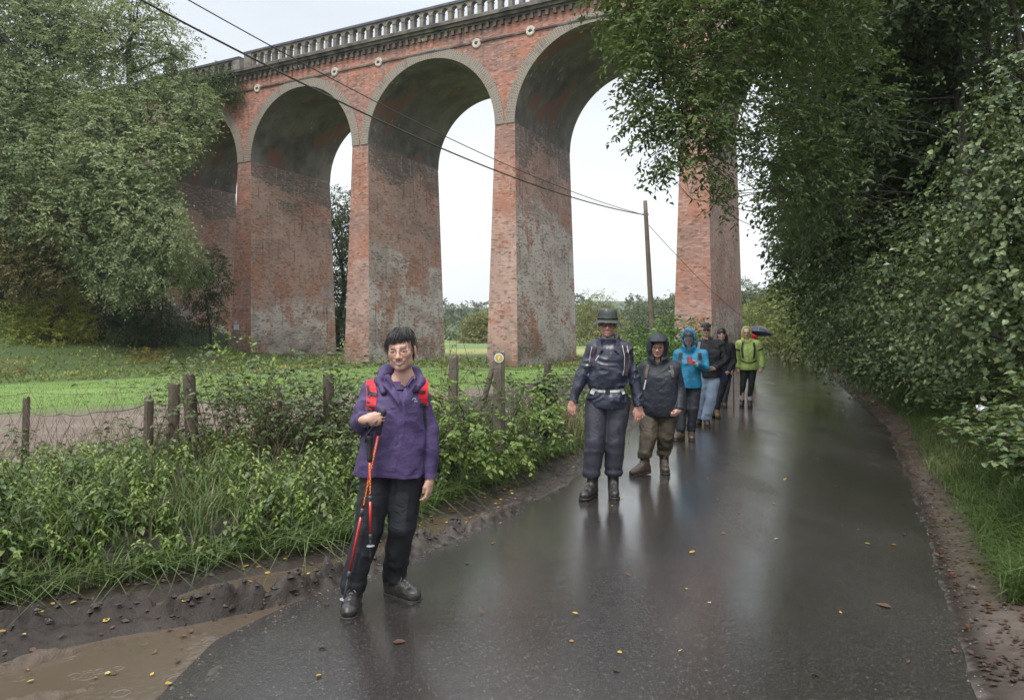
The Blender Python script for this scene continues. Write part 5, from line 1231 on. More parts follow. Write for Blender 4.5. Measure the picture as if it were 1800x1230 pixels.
def hand_ops(S, wrist, f, t, curl=.35, sc=1.0, thumb=.4, splay=.08, ns=1):
    """palm, four fingers and a thumb; f points to the fingertips, t to the thumb side"""
    w_ = np.asarray(wrist, float); f = unit(np.asarray(f, float)); t = np.asarray(t, float); t = unit(t - f * (t @ f)); n = np.cross(f, t) * ns
    A = np.stack([t, n, f], 1)                                        # local x thumb side, y normal, z fingers
    if np.isscalar(curl): curl = [curl] * 4
    P_ = lambda x, y, z: w_ + A @ (np.array([x, y, z]) * sc)
    S.ell(P_(.0, 0, .048), np.array([.041, .0155, .050]) * sc, .01 * sc, 'u', A); S.cap(P_(0, 0, -.03), P_(0, 0, .02), .024 * sc, .024 * sc, .02 * sc)
    for i, (x, L, r) in enumerate(((.029, .070, .0088), (.0095, .079, .0092), (-.010, .073, .0088), (-.028, .057, .0076))):
        p = P_(x, 0, .083 - .006 * abs(i - 1.2)); a = -curl[i] * .55; sp = x * splay * 8
        for j, fr_ in enumerate((.46, .30, .24)):
            d = A @ np.array([math.sin(sp) * math.cos(a), -math.sin(-a) if True else 0, math.cos(a)]); d = unit(d); q = p + d * L * fr_ * sc
            S.cap(p, q, r * (1 - .10 * j) * sc, r * (1 - .10 * (j + 1)) * sc, .004); p = q; a -= curl[i] * (1.15 if j == 0 else .9)
    b0 = P_(.026, -.004, .022); b1 = P_(.048 - .018 * thumb, -.022 * thumb - .004, .052); b2 = P_(.056 - .045 * thumb, -.034 * thumb - .004, .080)
    S.cap(b0, b1, .0135 * sc, .011 * sc, .008); S.cap(b1, b2, .0105 * sc, .0085 * sc, .004)
    return P_

def ray_y(S, x, z, y0=-.55, y1=.2):
    ys = np.linspace(y0, y1, 300); P = np.stack([np.full(300, x), ys, np.full(300, z)], -1); d = S.eval(P); k = np.argmax(d < 0)
    return ys[k] if d[k] < 0 else y1

def strip(S, pts, wid, th=.006, lift=.003, n=14, back=False, horiz=False):
    """webbing laid on the front of a garment: pts are (x, z)"""
    pts = np.array(pts, float); L = np.r_[0, np.cumsum(np.linalg.norm(np.diff(pts, axis=0), axis=1))]; t = np.linspace(0, L[-1], n)
    X, Z = np.interp(t, L, pts[:, 0]), np.interp(t, L, pts[:, 1]); Y = np.array([ray_y(S, x, z) for x, z in zip(X, Z)]) - lift
    Y = np.convolve(np.r_[Y[0], Y, Y[-1]], [.25, .5, .25], 'valid')
    T = np.gradient(np.stack([X, Z], 1), axis=0); T /= np.linalg.norm(T, axis=1, keepdims=True); sx, sz = T[:, 1], -T[:, 0]
    wv = np.broadcast_to(wid, (n,)) / 2; rows = []
    for k, (o, yy) in enumerate(((-1, 0), (-1, -th), (1, -th), (1, 0))):
        xx = X + sx * wv * o; zz = Z + sz * wv * o; y2 = np.array([ray_y(S, a, b_) for a, b_ in zip(xx, zz)]) - lift; y2 = np.clip(y2, Y - .012, Y + .012)
        rows.append(np.stack([xx, y2 + yy, zz], 1))
    Pg = np.stack(rows + [rows[0]], 1); return quadgrid(Pg)

def boot(o, ax, ay, az, yaw, mat, sole, L=.28, pitch=0., h=.006, name='boot', hi=.15, wide=1.0, lace=None, R0=None):
    """ax, ay, az: point on the ground under the ankle"""
    R = rot(yaw, pitch); c = np.array([ax, ay, az]); T = lambda x, y, z: c + R @ np.array([x * wide, y, z]); S = Sh(); s_ = L / .28
    S.cap(T(0, .01, .075), T(0, .018, hi), .050 * wide, .054 * wide, .02); S.ell(T(0, -.07 * s_, .055), (.048 * wide, .125 * s_, .050), .03, 'u', R)
    S.ell(T(0, -.15 * s_, .047), (.048 * wide, .058, .040), .02, 'u', R); S.ell(T(0, .035, .055), (.042 * wide, .045, .06), .02, 'u', R); S.cap(T(0, -.02, .11), T(0, -.09 * s_, .085), .036, .030, .03)
    nrm = R @ np.array([0, 0, -1.]); S.plane(T(0, 0, .022), nrm, [-9] * 3, [9] * 3)
    S.plane(T(0, 0, hi), [0, 0, 1], [-9] * 3, [9] * 3); S.folds(.0022, (26, 26, 30), 5)
    b = S.build(name, mat, o, h)
    Q = Sh(); a0, b0 = T(0, .032, 0), T(0, -.155 * s_, 0)
    def fn(P):
        q = (P - c) @ R; t = np.clip((.032 - q[..., 1]) / (.187 * s_), 0, 1); d = np.hypot(q[..., 0], q[..., 1] - (.032 - t * .187 * s_)) - (.046 - .006 * np.sin(t * 3.14) + .007 * t) * wide
        tr = .0035 * (np.sin(q[..., 1] * 330) > 0) * (q[..., 2] < .008); return np.maximum(d + tr, np.abs(q[..., 2] - .013) - .013)
    Q.op(fn, np.minimum(a0, b0) - .07, np.maximum(a0, b0) + .08, .001); Q.build('sole', sole, b, h)
    if lace is not None:
        mb = MB()
        for k in range(5):
            y = -.035 - .022 * k; z = .150 - .013 * k if k < 2 else .134 - .010 * k + .004
            for q in (-1, 1): mb.add(*tube(np.array([T(-.026 * q, y, z - .008), T(0, y - .011, z + .006), T(.026 * q, y - .022, z - .014)]), .0022, 4))
        mb.build('lace', lace, b)
    return b

def fabric(name, c1, c2, rough=.6, r2=None, spec=.5, weave=420, bump=.25, crease=.35, coat=0):
    g = N(name); ob = g.n('TexCoord').outputs['Object']; n1 = g.noise(ob, 7, 4); wv = g.noise(ob, weave, 2); cr_ = g.noise(g.scale(ob, (1, 1, 1.4)), 16, 3, .5, .8)
    bm = g.bump(wv, bump, .001); bm = g.bump(cr_, crease, .012, bm)
    g.pr(Base_Color=g.mix(c1, c2, g.rng(n1, .35, .65)), Roughness=rough if r2 is None else g.rng(g.noise(ob, 4, 4), .35, .65, rough, r2), Normal=bm, Specular_IOR_Level=spec, Coat_Weight=coat, Coat_Roughness=.2)
    return g.m
M_SOLE = simple('black_rubber_sole', (.018, .017, .016), (.04, .036, .03), 30, .5, .3, 60)
M_BOOTB = simple('black_leather', (.020, .019, .018), (.045, .04, .036), 25, .35, .3, 70)
M_BOOTBR = simple('brown_leather', (.07, .045, .03), (.04, .028, .02), 25, .4, .3, 70)
M_LACE = simple('grey_lace', (.22, .22, .22), (.12, .12, .12), 60, .6)
M_BLKWEB = simple('black_webbing', (.016, .016, .018), (.03, .03, .032), 40, .55, .2, 200)
M_HAIR = simple('near_black_hair', (.012, .010, .009), (.04, .034, .03), 60, .35, .4, 90)

def glasses(o, T, mat_f, mat_l, s, w=.115, h=.07, thick=.006):
    mb = MB()
    for q in (-1, 1):
        a = np.linspace(0, 2 * math.pi, 21); P = np.array([T((.135 * q + w * .95 * np.sign(math.cos(x)) * abs(math.cos(x)) ** .75, -.475 + .05 * abs(.135 * q + w * math.cos(x)), -.012 + h * np.sign(math.sin(x)) * abs(math.sin(x)) ** .75)) for x in a])
        mb.add(*tube(P, thick * s, 5, False)); mb.add(*tube(np.array([T((.25 * q, -.45, .01)), T((.33 * q, -.25, .01)), T((.355 * q, .02, .0))]), thick * s * .9, 5))
        if mat_l is not None:
            m2 = MB(); m2.add(np.concatenate([P[:-1], P[:-1].mean(0)[None]]), [np.stack([np.arange(20), (np.arange(20) + 1) % 20, np.full(20, 20)], 1)])
    mb.add(*tube(np.array([T((-.03, -.485, .01)), T((0, -.50, .018)), T((.03, -.485, .01))]), thick * s, 5))
    gl = mb.build('glasses', mat_f, o, True)
    if mat_l is not None:
        m2 = MB()
        for q in (-1, 1):
            a = np.linspace(0, 2 * math.pi, 21)[:-1]; P = np.array([T((.135 * q + w * .93 * np.sign(math.cos(x)) * abs(math.cos(x)) ** .75, -.474 + .05 * abs(.135 * q + w * math.cos(x)), -.012 + h * .97 * np.sign(math.sin(x)) * abs(math.sin(x)) ** .75)) for x in a])
            m2.add(np.concatenate([P, P.mean(0)[None]]), [np.stack([np.arange(20), (np.arange(20) + 1) % 20, np.full(20, 20)], 1)])
        m2.build('lens', mat_l, gl)
    return gl

def person(sp):
    """sp: all joints in metres, x to the walker's left, -y forward, z up"""
    px0, Y = sp['at']; X = (px0 - 900) / F * Y; h = sp['h']; hh = sp.get('hh', h * .6); s = sp['s']; R = rot(*sp.get('headrot', (0, 0, 0)))
    hc = np.array(sp['head'], float); J = sp['J']; zr = .022
    S = Sh(); T = head_ops(S, hc, s, R, sp.get('smile', 0), sp.get('female', False))
    shz = (J['shl'][2] + J['shr'][2]) / 2; cx = (J['shl'][0] + J['shr'][0]) / 2
    pel = np.array(J['pel'], float)
    S.cap((cx, .03, shz - .02), (cx * .5 + pel[0] * .5, .02, pel[2] + .12), .10, .10, .05, (1.15, .8, 1)); S.cap(pel + [-.05, 0, .05], pel + [.05, 0, .05], .085, .085, .05)
    S.cap(hc + R @ (np.array([0, .14, -.75]) * s), (cx, .03, shz), .055, .06, .04)
    for sd in ('l', 'r'):
        sh, el, wr = [np.array(J[k + sd], float) for k in ('sh', 'el', 'wr')]
        S.cap((cx, .03, shz), sh, .055, .045, .03); S.cap(sh, el, .042, .036, .02); S.cap(el, wr, .036, .025, .02)
        hp, kn, an = [np.array(J[k + sd], float) for k in ('hip', 'kn', 'an')]
        S.cap(hp, kn, .070, .045, .03); S.cap(kn, an, .042, .020, .02); S.cap(an, an + [0, .0, -.03], .022, .020, .02)
        hd = J.get('hand' + sd)
        if hd is not None: hand_ops(S, wr, hd[0], hd[1], *hd[2:])
    fine = [(hc - [.36 * s, .5 * s, .55 * s], hc + [.4 * s, .5 * s, .5 * s])]
    for sd in ('l', 'r'):
        if J.get('hand' + sd) is not None:
            wv = np.array(J['wr' + sd], float) + unit(np.array(J['hand' + sd][0], float)) * .08; fine.append((wv - .10, wv + .10))
    o = S.build('person', M_SKIN, None, max(h, .008), fine, hh, head_color(hc, s, R, sp.get('smile', 0), sp.get('skin', (.46, .27, .20)), sp.get('brow', (.08, .06, .05))))
    o.location = (X, Y, sp.get('zr', zr)); o.rotation_euler = (0, 0, -math.atan2(X, Y)); tag(o, sp['label'], 'person', sp.get('group'))
    # trousers
    Tm = Sh(); tr = sp['tr']
    Tm.ell(pel + [0, .01, .03], (tr['hw'], tr.get('hd', .125), .14), .04)
    for sd in ('l', 'r'):
        hp, kn, an = [np.array(J[k + sd], float) for k in ('hip', 'kn', 'an')]; r = tr['r']; bot = np.array([an[0], an[1], tr['zb' + sd] if 'zb' + sd in tr else tr['zb']])
        Tm.cap(hp, kn, r[0], r[1], .03); Tm.cap(kn, bot + [0, 0, .05], r[1], r[2], .012); Tm.cap(bot + [0, 0, .05], bot, r[2], r[2] * tr.get('bell', .95), .01)
        Tm.plane(bot, [0, 0, -1], bot - [.13, .2, .2], bot + [.13, .2, .02])
    Tm.folds(tr.get('amp', .006), tr.get('fs', (9, 9, 13)), tr.get('seed', 1)); Tm.op(lambda P: -.007 * np.exp(-((P[..., 2] - tr['zb'] - .07) / .06) ** 2) * vnoise(P * [5, 5, 26], 1, 2), [-9] * 3, [9] * 3, 0, 'n')
    Tm.build('trousers', sp['m_tr'], o, h)
    # boots
    for sd in ('l', 'r'):
        an = J['an' + sd]; b = sp['boot'][sd]; boot(o, an[0], an[1], b.get('z', 0.) , b['yaw'], sp['m_boot'], sp.get('m_sole', M_SOLE), b.get('L', .28), b.get('pitch', 0), max(h * .8, .005), hi=b.get('hi', sp.get('bh', .16)), wide=b.get('w', 1), lace=sp.get('m_lace'))
        if 'm_sock' in sp:
            Sk = Sh(); a_ = np.array([an[0], an[1] + .015, .15 + b.get('z', 0.)]); Sk.cap(a_, a_ + [0, 0, .08], .046, .05, .01); Sk.folds(.003, (20, 20, 60), 3); Sk.build('sock', sp['m_sock'], o, h)
    # jacket
    K = Sh(); jk = sp['jk']; K.loft(jk['prof'], .03)
    for sd in ('l', 'r'):
        sh, el, wr = [np.array(J[k + sd], float) for k in ('sh', 'el', 'wr')]; r = jk['ar']
        K.cap((cx + (sh[0] - cx) * .35, sh[1], shz + jk.get('neckup', .03)), sh, r[0] * .85, r[0], .05); K.cap(sh, el, r[0], r[1], .02); e2 = wr + unit(wr - el) * -.0
        K.sleeve(el, e2, r[1], r[2], .010)
        for q in np.linspace(.55, .95, 4):   # sleeve creases
            pass
    zh = jk['hem']
    if jk.get('collar'):
        c0, c1, ra, rb = jk['collar']; K.cap(c0, c1, ra, rb, .02)
        nk = np.array(c1); K.plane(nk + [0, 0, rb * .15], [0, -.35, 1], nk - [.2, .2, .02], nk + [.2, .2, .3]); K.cap if False else None
        K.ell(nk + np.array([0, -.035, .035]), (rb * .80, rb * 1.05, .075), .008, 's')
    if sp.get('hood'):
        hd = sp['hood']; w_ = hd.get('w', 1.0)
        HT = lambda p: hc + R @ (np.array(p, float) * s)
        K.ell(HT((0, .10, .08)), np.array([.45 * w_, .50, .56 * hd.get('t', 1.0)]) * s, .04, 'u', R); K.cap(HT((0, .12, -.1)), HT((0, .16, -.62)), .40 * s * w_, .38 * s, .05)
        if hd.get('peak'): K.ell(HT((0, -.42, .33)), np.array([.36, .28, .05]) * s, .03, 'u', R)
        K.ell(HT((0, -.42, hd.get('oz', -.10))), np.array([hd.get('ow', .30), .46, hd.get('oh', .42)]) * s, .012, 's', R); K.ell(HT((0, -.02, .05)), np.array([.37, .44, .48]) * s, .01, 's', R)
        K.ell(HT((0, -.25, -.55)), np.array([.17, .30, .22]) * s, .015, 's', R)
    K.plane((0, 0, zh), [0, 0, -1], (-.30, -.4, zh - .25), (.30, .4, zh + .05)) if False else None
    K.folds(jk.get('amp', .006), jk.get('fs', (7, 7, 10)), jk.get('seed', 1))
    jo = K.build('jacket', sp['m_jk'], o, h, fine if sp.get('hood') and h > .009 else None, hh * 1.4)
    return o, T, K, Tm, jo
# ------------------------------------------------------------------ the walkers
def held(name, label, cat, who, group=None):
    o = bpy.data.objects.new(name, None); COL.objects.link(o); o.location = who.location; o.rotation_euler = who.rotation_euler; return tag(o, label, cat, group)
def zipper(K, pts, mat, o, w=.03, name='placket', th=.004, n=22): mb = MB(); mb.add(*strip(K, pts, w, th, .000, n)); return mb.build(name, mat, o, False)
UPL = (0, 0, -1.)
# ---- 1: woman in the purple jacket
m = 4.33 / F
def L1(px, py): return ((px - 690) * m, CH + (HZ - py) * m)
M_PUR = fabric('purple_shell_fabric', (.082, .056, .145), (.060, .041, .110), .55, .7, .4, 380, .3, .5)
M_PURD = fabric('purple_placket_fabric', (.072, .048, .132), (.092, .062, .165), .55, .7, .4, 380, .3, .2)
M_PURL = fabric('violet_lining', (.20, .08, .26), (.15, .06, .21), .6, .7, .4, 300, .2, .3)
M_BLKT = fabric('black_trouser_fabric', (.010, .011, .014), (.020, .021, .026), .5, .7, .4, 420, .3, .5)
sp = dict(at=(690, 4.33), h=.0065, hh=.0032, s=.236, head=(.050, -.035, 1.502), headrot=(-.20, .05, -.07), smile=1.0, female=True, skin=(.50, .30, .225), zr=-.005,
          label='smiling dark haired woman in a purple jacket holding red trekking poles',
          J=dict(shl=(-.120, .02, 1.262), shr=(.152, .02, 1.255), ell=(-.195, -.03, 1.075), elr=(.222, .03, 1.02), wrl=(-.150, -.225, 1.118), wrr=(.218, -.02, .735),
                 pel=(.0, .02, .86), hipl=(-.085, .02, .82), hipr=(.095, .02, .82), knl=(-.140, -.05, .46), knr=(.052, -.02, .46), anl=(-.225, -.05, .09), anr=(.012, .10, .09),
                 handl=((.95, -.22, .02), (.1, -.15, 1.0), [1.75, 1.7, 1.7, 1.65], .95, .9, .02, 1), handr=((-.06, -.18, -1), (-.45, -.9, .1), [.5, .6, .65, .7], .98, .5, .05, -1)),
          tr=dict(hw=.178, hd=.13, r=(.108, .082, .070), zb=.10, amp=.006, seed=2, bell=1.0, fs=(9, 9, 3.2)), m_tr=M_BLKT, m_boot=M_BOOTB, m_lace=M_LACE,
          boot=dict(l=dict(yaw=-.10, L=.285), r=dict(yaw=.75, L=.285)),
          jk=dict(prof=[(.765, -.005, .01, .208, .150), (.80, -.005, .01, .207, .150), (.90, .0, .005, .192, .145), (1.02, .01, .0, .176, .135), (1.14, .014, .0, .172, .130), (1.22, .016, .01, .165, .118), (1.285, .02, .02, .13, .09), (1.315, .03, .02, .09, .07)],
                  ar=(.062, .056, .044), hem=.77, amp=.0105, fs=(5.5, 5.5, 4.5), seed=4, neckup=.02,
                  collar=((.038, .04, 1.24), (.046, .025, 1.345), .092, .088)), m_jk=M_PUR)
P1, T, K, Tm, jo = person(sp)
# hood lying on the shoulders, collar lining, placket, hem cord, pockets
H = Sh(); H.cap((-.075, -.005, 1.318), (-.04, .085, 1.372), .030, .040, .03); H.cap((-.04, .085, 1.372), (.05, .125, 1.385), .040, .046, .03); H.cap((.05, .125, 1.385), (.135, .075, 1.36), .046, .038, .03); H.cap((.135, .075, 1.36), (.165, -.01, 1.312), .038, .028, .03)
H.cap((-.075, -.005, 1.318), (-.05, -.085, 1.262), .030, .016, .02); H.cap((.165, -.01, 1.312), (.13, -.08, 1.270), .028, .016, .02); H.folds(.006, (12, 12, 14), 7); H.build('folded_hood', M_PUR, jo, .0065)
mb = MB()
for q, (xa, xb) in ((-1, (-.058, .040)), (1, (.140, .052))):
    P = []
    for t in np.linspace(0, 1, 9):
        x = xa + (xb - xa) * t; z = 1.362 - .115 * t ** 1.2; y = -.075 - .075 * t + (-.02) * math.sin(t * 3.1); P.append([[x, y, z], [x + .028 * (-q) * (1 - t) ** .5, y - .010, z - .012], [x + .004 * q, y - .016, z - .050]])
    P = np.array(P); mb.add(*quadgrid(P)); mb.add(*quadgrid(P[:, ::-1] + [0, .003, 0]))
mb.build('collar_flap', M_PURD, jo, True)
mb = MB(); a = np.linspace(-2.6, -.5, 14); P = np.array([[[.046 + .080 * math.cos(t), .02 + .080 * math.sin(t), z] for z in (1.25, 1.32)] for t in a]); mb.add(*quadgrid(P)); mb.build('collar_lining', M_PURL, jo, True)
mb = MB(); P = np.array([[[.047 + r_ * math.cos(t), -.01 + r_ * math.sin(t), 1.275 + .03 * (r_ < .05)] for r_ in (.02, .055, .075)] for t in np.linspace(0, 2 * math.pi, 21)]); mb.add(*quadgrid(P)); mb.build('undershirt', fabric('black_undershirt', (.015, .015, .02), (.025, .025, .03)), P1, True)
zipper(K, [(.052, 1.262), (.050, 1.18), (.044, 1.05), (.022, .93), (.000, .85), (-.012, .775), (-.020, .735)], M_PURD, jo, .042)
for q, pts in ((-1, [(-.115, 1.165), (-.07, 1.158), (-.02, 1.165), (.02, 1.175)]), (1, [(.078, 1.150), (.11, 1.142), (.15, 1.150)]), (1, [(.145, 1.05), (.13, .99), (.105, .945)]), (-1, [(-.14, .90), (-.11, .885), (-.075, .89)])):
    mb = MB(); mb.add(*strip(K, pts, .006, .004, -.0005, 12)); mb.build('seam', M_PURD, jo)
for (cx_, z_) in ((-.005, .775), ):
    mb = MB(); mb.add(*strip(K, [(-.185, .800), (-.10, .790), (-.02, .786), (.08, .792), (.185, .800)], .006, .003, -.0005, 26)); mb.build('seam', M_PURD, jo)
mb = MB()
yl = ray_y(K, .122, 1.215) - .0035; a = np.linspace(0, math.pi, 9)
mb.add(*tube(np.stack([.124 + .010 * np.cos(a), np.full(9, yl), 1.213 + .011 * np.sin(a)], 1), .0022, 4)); mb.add(*tube(np.array([[.124, yl, 1.213], [.124, yl, 1.222]]), .002, 4))
for k in range(6): mb.add(*vbox(.104 + .0075 * k, yl, 1.205, .0045, .002, .005))
mb.build('chest_logo', simple('pale_embroidery', (.62, .62, .72), None, rough=.6), jo)
mb = MB()
for (w_, sd) in (((-.150, -.205, 1.118), 'l'), ((.218, -.02, .735), 'r')): pass
# hair: short, dark, swept fringe
HR = Sh(); s_ = .236; R_h = rot(-.20, .05, -.07); hc = np.array((.050, -.035, 1.502))
HR.ell(T((0, .10, .18)), np.array([.325, .41, .37]) * s_, .01, 'u', R_h); HR.ell(T((0, .24, -.08)), np.array([.29, .29, .34]) * s_, .03, 'u', R_h)
HR.ell(T((0, -.42, -.20)), np.array([.285, .34, .50]) * s_, .012, 's', R_h); HR.ell(T((.36, -.02, -.10)), np.array([.09, .10, .12]) * s_, .01, 's', R_h)
HR.folds(.006, (26, 26, 18), 9); hair = HR.build('hair', M_HAIR, P1, .0042)
R = np.random.RandomState(12); mb = MB()
for k in range(520):
    u_ = R.rand(); th = R.uniform(-1.25, 1.25) if k % 2 else R.uniform(-3.1, 3.1)
    up0 = np.array([.30 * math.sin(th) * .55 + .04, .06 - .30 * math.cos(th) * .5, .56 - .03 * R.rand()])
    L_ = R.uniform(.24, .46) if abs(th) < .8 else R.uniform(.34, .62)
    tip = np.array([.33 * math.sin(th) - .06 * (abs(th) < 1), .08 - .44 * math.cos(th), .50 - L_]); mid = np.array([.365 * math.sin(th), .08 - .47 * math.cos(th), .42])
    t = np.linspace(0, 1, 6)[:, None]; p = up0 * (1 - t) ** 2 + 2 * mid * t * (1 - t) + tip * t ** 2 + R.randn(1, 3) * .012 + t * R.randn(1, 3) * .032
    if abs(th) < .75: p[-1, 2] = max(p[-1, 2], .16 + .08 * R.rand()); p[-2, 2] = max(p[-2, 2], .24)
    mb.add(*tube(np.array([T(q) for q in p]), np.linspace(.0026, .0007, 6), 4, False))
mb.build('hair_strands', M_HAIR, hair, True)
glasses(P1, T, simple('thin_metal_frame', (.05, .035, .03), None, rough=.35, metal=.2), None, s_, .105, .060, .0050)
# cuffs
def cuff(o, J, k, mat, r, name='cuff'):
    el, wr = np.array(J['el' + k], float), np.array(J['wr' + k], float); d = unit(wr - el); mb = MB(); mb.add(*tube(np.array([wr - d * .030, wr - d * .004]), [r, r * .96], 18, True)); mb.build(name, mat, o, False)
# rucksack with red straps
rk = held('rucksack', 'red and black rucksack worn by the woman in purple, its straps over her shoulders', 'rucksack', P1)
M_RED = fabric('red_strap_fabric', (.62, .018, .035), (.48, .012, .025), .5, .6, .4, 260, .3, .1)
B = Sh(); B.loft([(.86, .01, .235, .12, .07), (.95, .01, .24, .145, .10), (1.2, .015, .24, .145, .10), (1.30, .015, .22, .12, .07), (1.34, .015, .21, .08, .04)], .03, 3); B.folds(.006, (7, 7, 9), 3); B.build('bag', M_RED, rk, .012)
for side, top, low in ((-1, [(-.122, 1.345), (-.128, 1.30), (-.118, 1.25), (-.122, 1.205)], [(-.126, 1.16), (-.122, 1.10)]), (1, [(.180, 1.335), (.184, 1.30), (.178, 1.255), (.176, 1.215)], [(.180, 1.17), (.186, 1.11)])):
    mb = MB(); pts = top[1:] + [(low[0][0], low[0][1] + .02)]
    v, f = strip(K, [(x, min(z, 1.30)) for x, z in top][1:] + [low[0]], .058, .008, .004, 14); mb.add(v, f)
    a0 = v.reshape(14, -1, 3)[0]; up = np.stack([a0, a0 + [side * -.004, .035, .028], a0 + [side * -.006, .10, .030], a0 + [side * -.004, .17, -.01]]); mb.add(*quadgrid(up)); st = mb.build('shoulder_strap', M_RED, rk, False)
    mb = MB(); mb.add(*strip(K, [(x + side * .018, min(z, 1.30)) for x, z in top][1:] + [(low[0][0] + side * .018, low[0][1])], .014, .0095, .005, 14)); mb.add(*strip(K, [(top[2][0] - .024, top[2][1] + .008), (top[2][0] + .026, top[2][1] - .004)], .016, .014, .005, 6)); mb.add(*strip(K, [(low[0][0] - .02, low[0][1] + .012), (low[0][0] + .02, low[0][1] + .012)], .02, .014, .005, 6))
    mb.add(*strip(K, low[:1] + low[1:] + [(low[1][0] + side * .004, 1.04)], .022, .005, .003, 12)); mb.build('webbing', M_BLKWEB, st)
yb = ray_y(K, -.118, 1.235) - .018; mb = MB(); a = np.linspace(0, 2 * math.pi, 15); mb.add(*tube(np.stack([-.122 + .014 * np.cos(a), np.full(15, yb), 1.232 + .016 * np.sin(a)], 1), .0026, 5, False)); mb.build('strap_ring', simple('grey_steel_ring', (.35, .35, .36), None, rough=.3, metal=.9), rk)
# trekking poles
M_POLE = simple('red_pole_lacquer', (.55, .022, .02), (.42, .015, .016), 20, .28, coat=.5); M_POLEG = simple('dark_grey_pole', (.04, .045, .05), (.07, .075, .08), 30, .35)
M_GRIP = simple('black_foam_grip', (.015, .016, .018), (.03, .03, .032), 60, .6, .3, 200); M_GLD = simple('gold_print', (.75, .48, .12), None, rough=.4)
def pole(a, b_, label, grp, strap):
    """a: top of grip, b_: tip, in the woman's own frame"""
    o = held('trekking_pole', label, 'trekking pole', P1, grp); a, b_ = np.array(a, float), np.array(b_, float); L = np.linalg.norm(b_ - a); d = (b_ - a) / L; Q = lambda t: a + d * t
    mb = MB(); t = [0, .010, .02, .05, .08, .11, .135, .15]; r = [.010, .019, .021, .0155, .0165, .0150, .0175, .012]; mb.add(*tube(np.array([Q(x) for x in t]), r, 14)); mb.build('grip', M_GRIP, o, True)
    mb = MB(); mb.add(*tube(np.array([Q(.14), Q(L * .50)]), .0085, 12)); mb.add(*tube(np.array([Q(L * .50 + .02), Q(L * .80)]), .0073, 12)); sh = mb.build('shaft', M_POLE, o, True)
    mb = MB(); e1 = unit(np.cross(d, [0, 1, 0])); e2 = np.cross(d, e1); e2 = e2 * (-1 if e2[1] > 0 else 1); e1 = e1 if e1[0] > 0 else -e1
    R = np.random.RandomState(6); x = .17
    while x < L * .47: l_ = R.uniform(.004, .010); c_ = Q(x) + e2 * .0088 + e1 * R.uniform(-.002, .002); RR = np.stack([e1, e2, d], 1); mb.add(*vbox(c_[0], c_[1], c_[2], .0055, .0006, l_, RR)); x += l_ + .004
    mb.build('printed_band', M_GLD, sh)
    mb = MB(); mb.add(*tube(np.array([Q(L * .485), Q(L * .525)]), [.0105, .0100], 12)); mb.build('middle_collar', M_POLEG, o, True); mb = MB(); mb.add(*tube(np.array([Q(L * .795), Q(L * .81), Q(L * .83)]), [.009, .011, .009], 12)); mb.build('lower_collar', M_POLEG, o, True)
    mb = MB(); bk = L - .075; mb.add(*tube(np.array([Q(bk - .008), Q(bk - .004), Q(bk), Q(bk + .003)]), [.009, .023, .024, .010], 18)); mb.build('basket', simple('grey_plastic_basket', (.22, .24, .26), None, rough=.4), o, True)
    mb = MB(); mb.add(*tube(np.array([Q(L * .825), Q(bk - .01), Q(bk), Q(L - .02), Q(L)]), [.006, .006, .0085, .007, .003], 10)); mb.build('tip', M_GRIP, o, True)
    mb = MB(); mb.add(*tube(np.array(strap), .006, 6, True, flat=.35)); mb.build('wrist_strap', M_BLKWEB, o, True)
fy = -.235
pole((-.050, -.222, 1.178), (-.290, -.13, .012), 'red trekking pole gripped in the fist, slanting to the ground by the boot', 'trekking poles of the woman in purple', [(-.062, fy, 1.135), (-.10, fy - .025, 1.10), (-.145, fy - .01, 1.03), (-.150, fy + .02, .99), (-.135, fy + .03, 1.08), (-.120, fy + .03, 1.15)])
pole((-.128, fy + .03, 1.03), (-.122, fy + .04, .325), 'red trekking pole dangling upright from the wrist, its tip off the ground', 'trekking poles of the woman in purple', [(-.128, fy + .03, 1.025), (-.145, fy + .03, 1.07), (-.150, fy + .03, 1.11), (-.148, fy, 1.14), (-.140, fy - .02, 1.10), (-.130, fy + .01, 1.03)])
for k in ('r',): cuff(jo, sp['J'], k, M_PURD, .044)

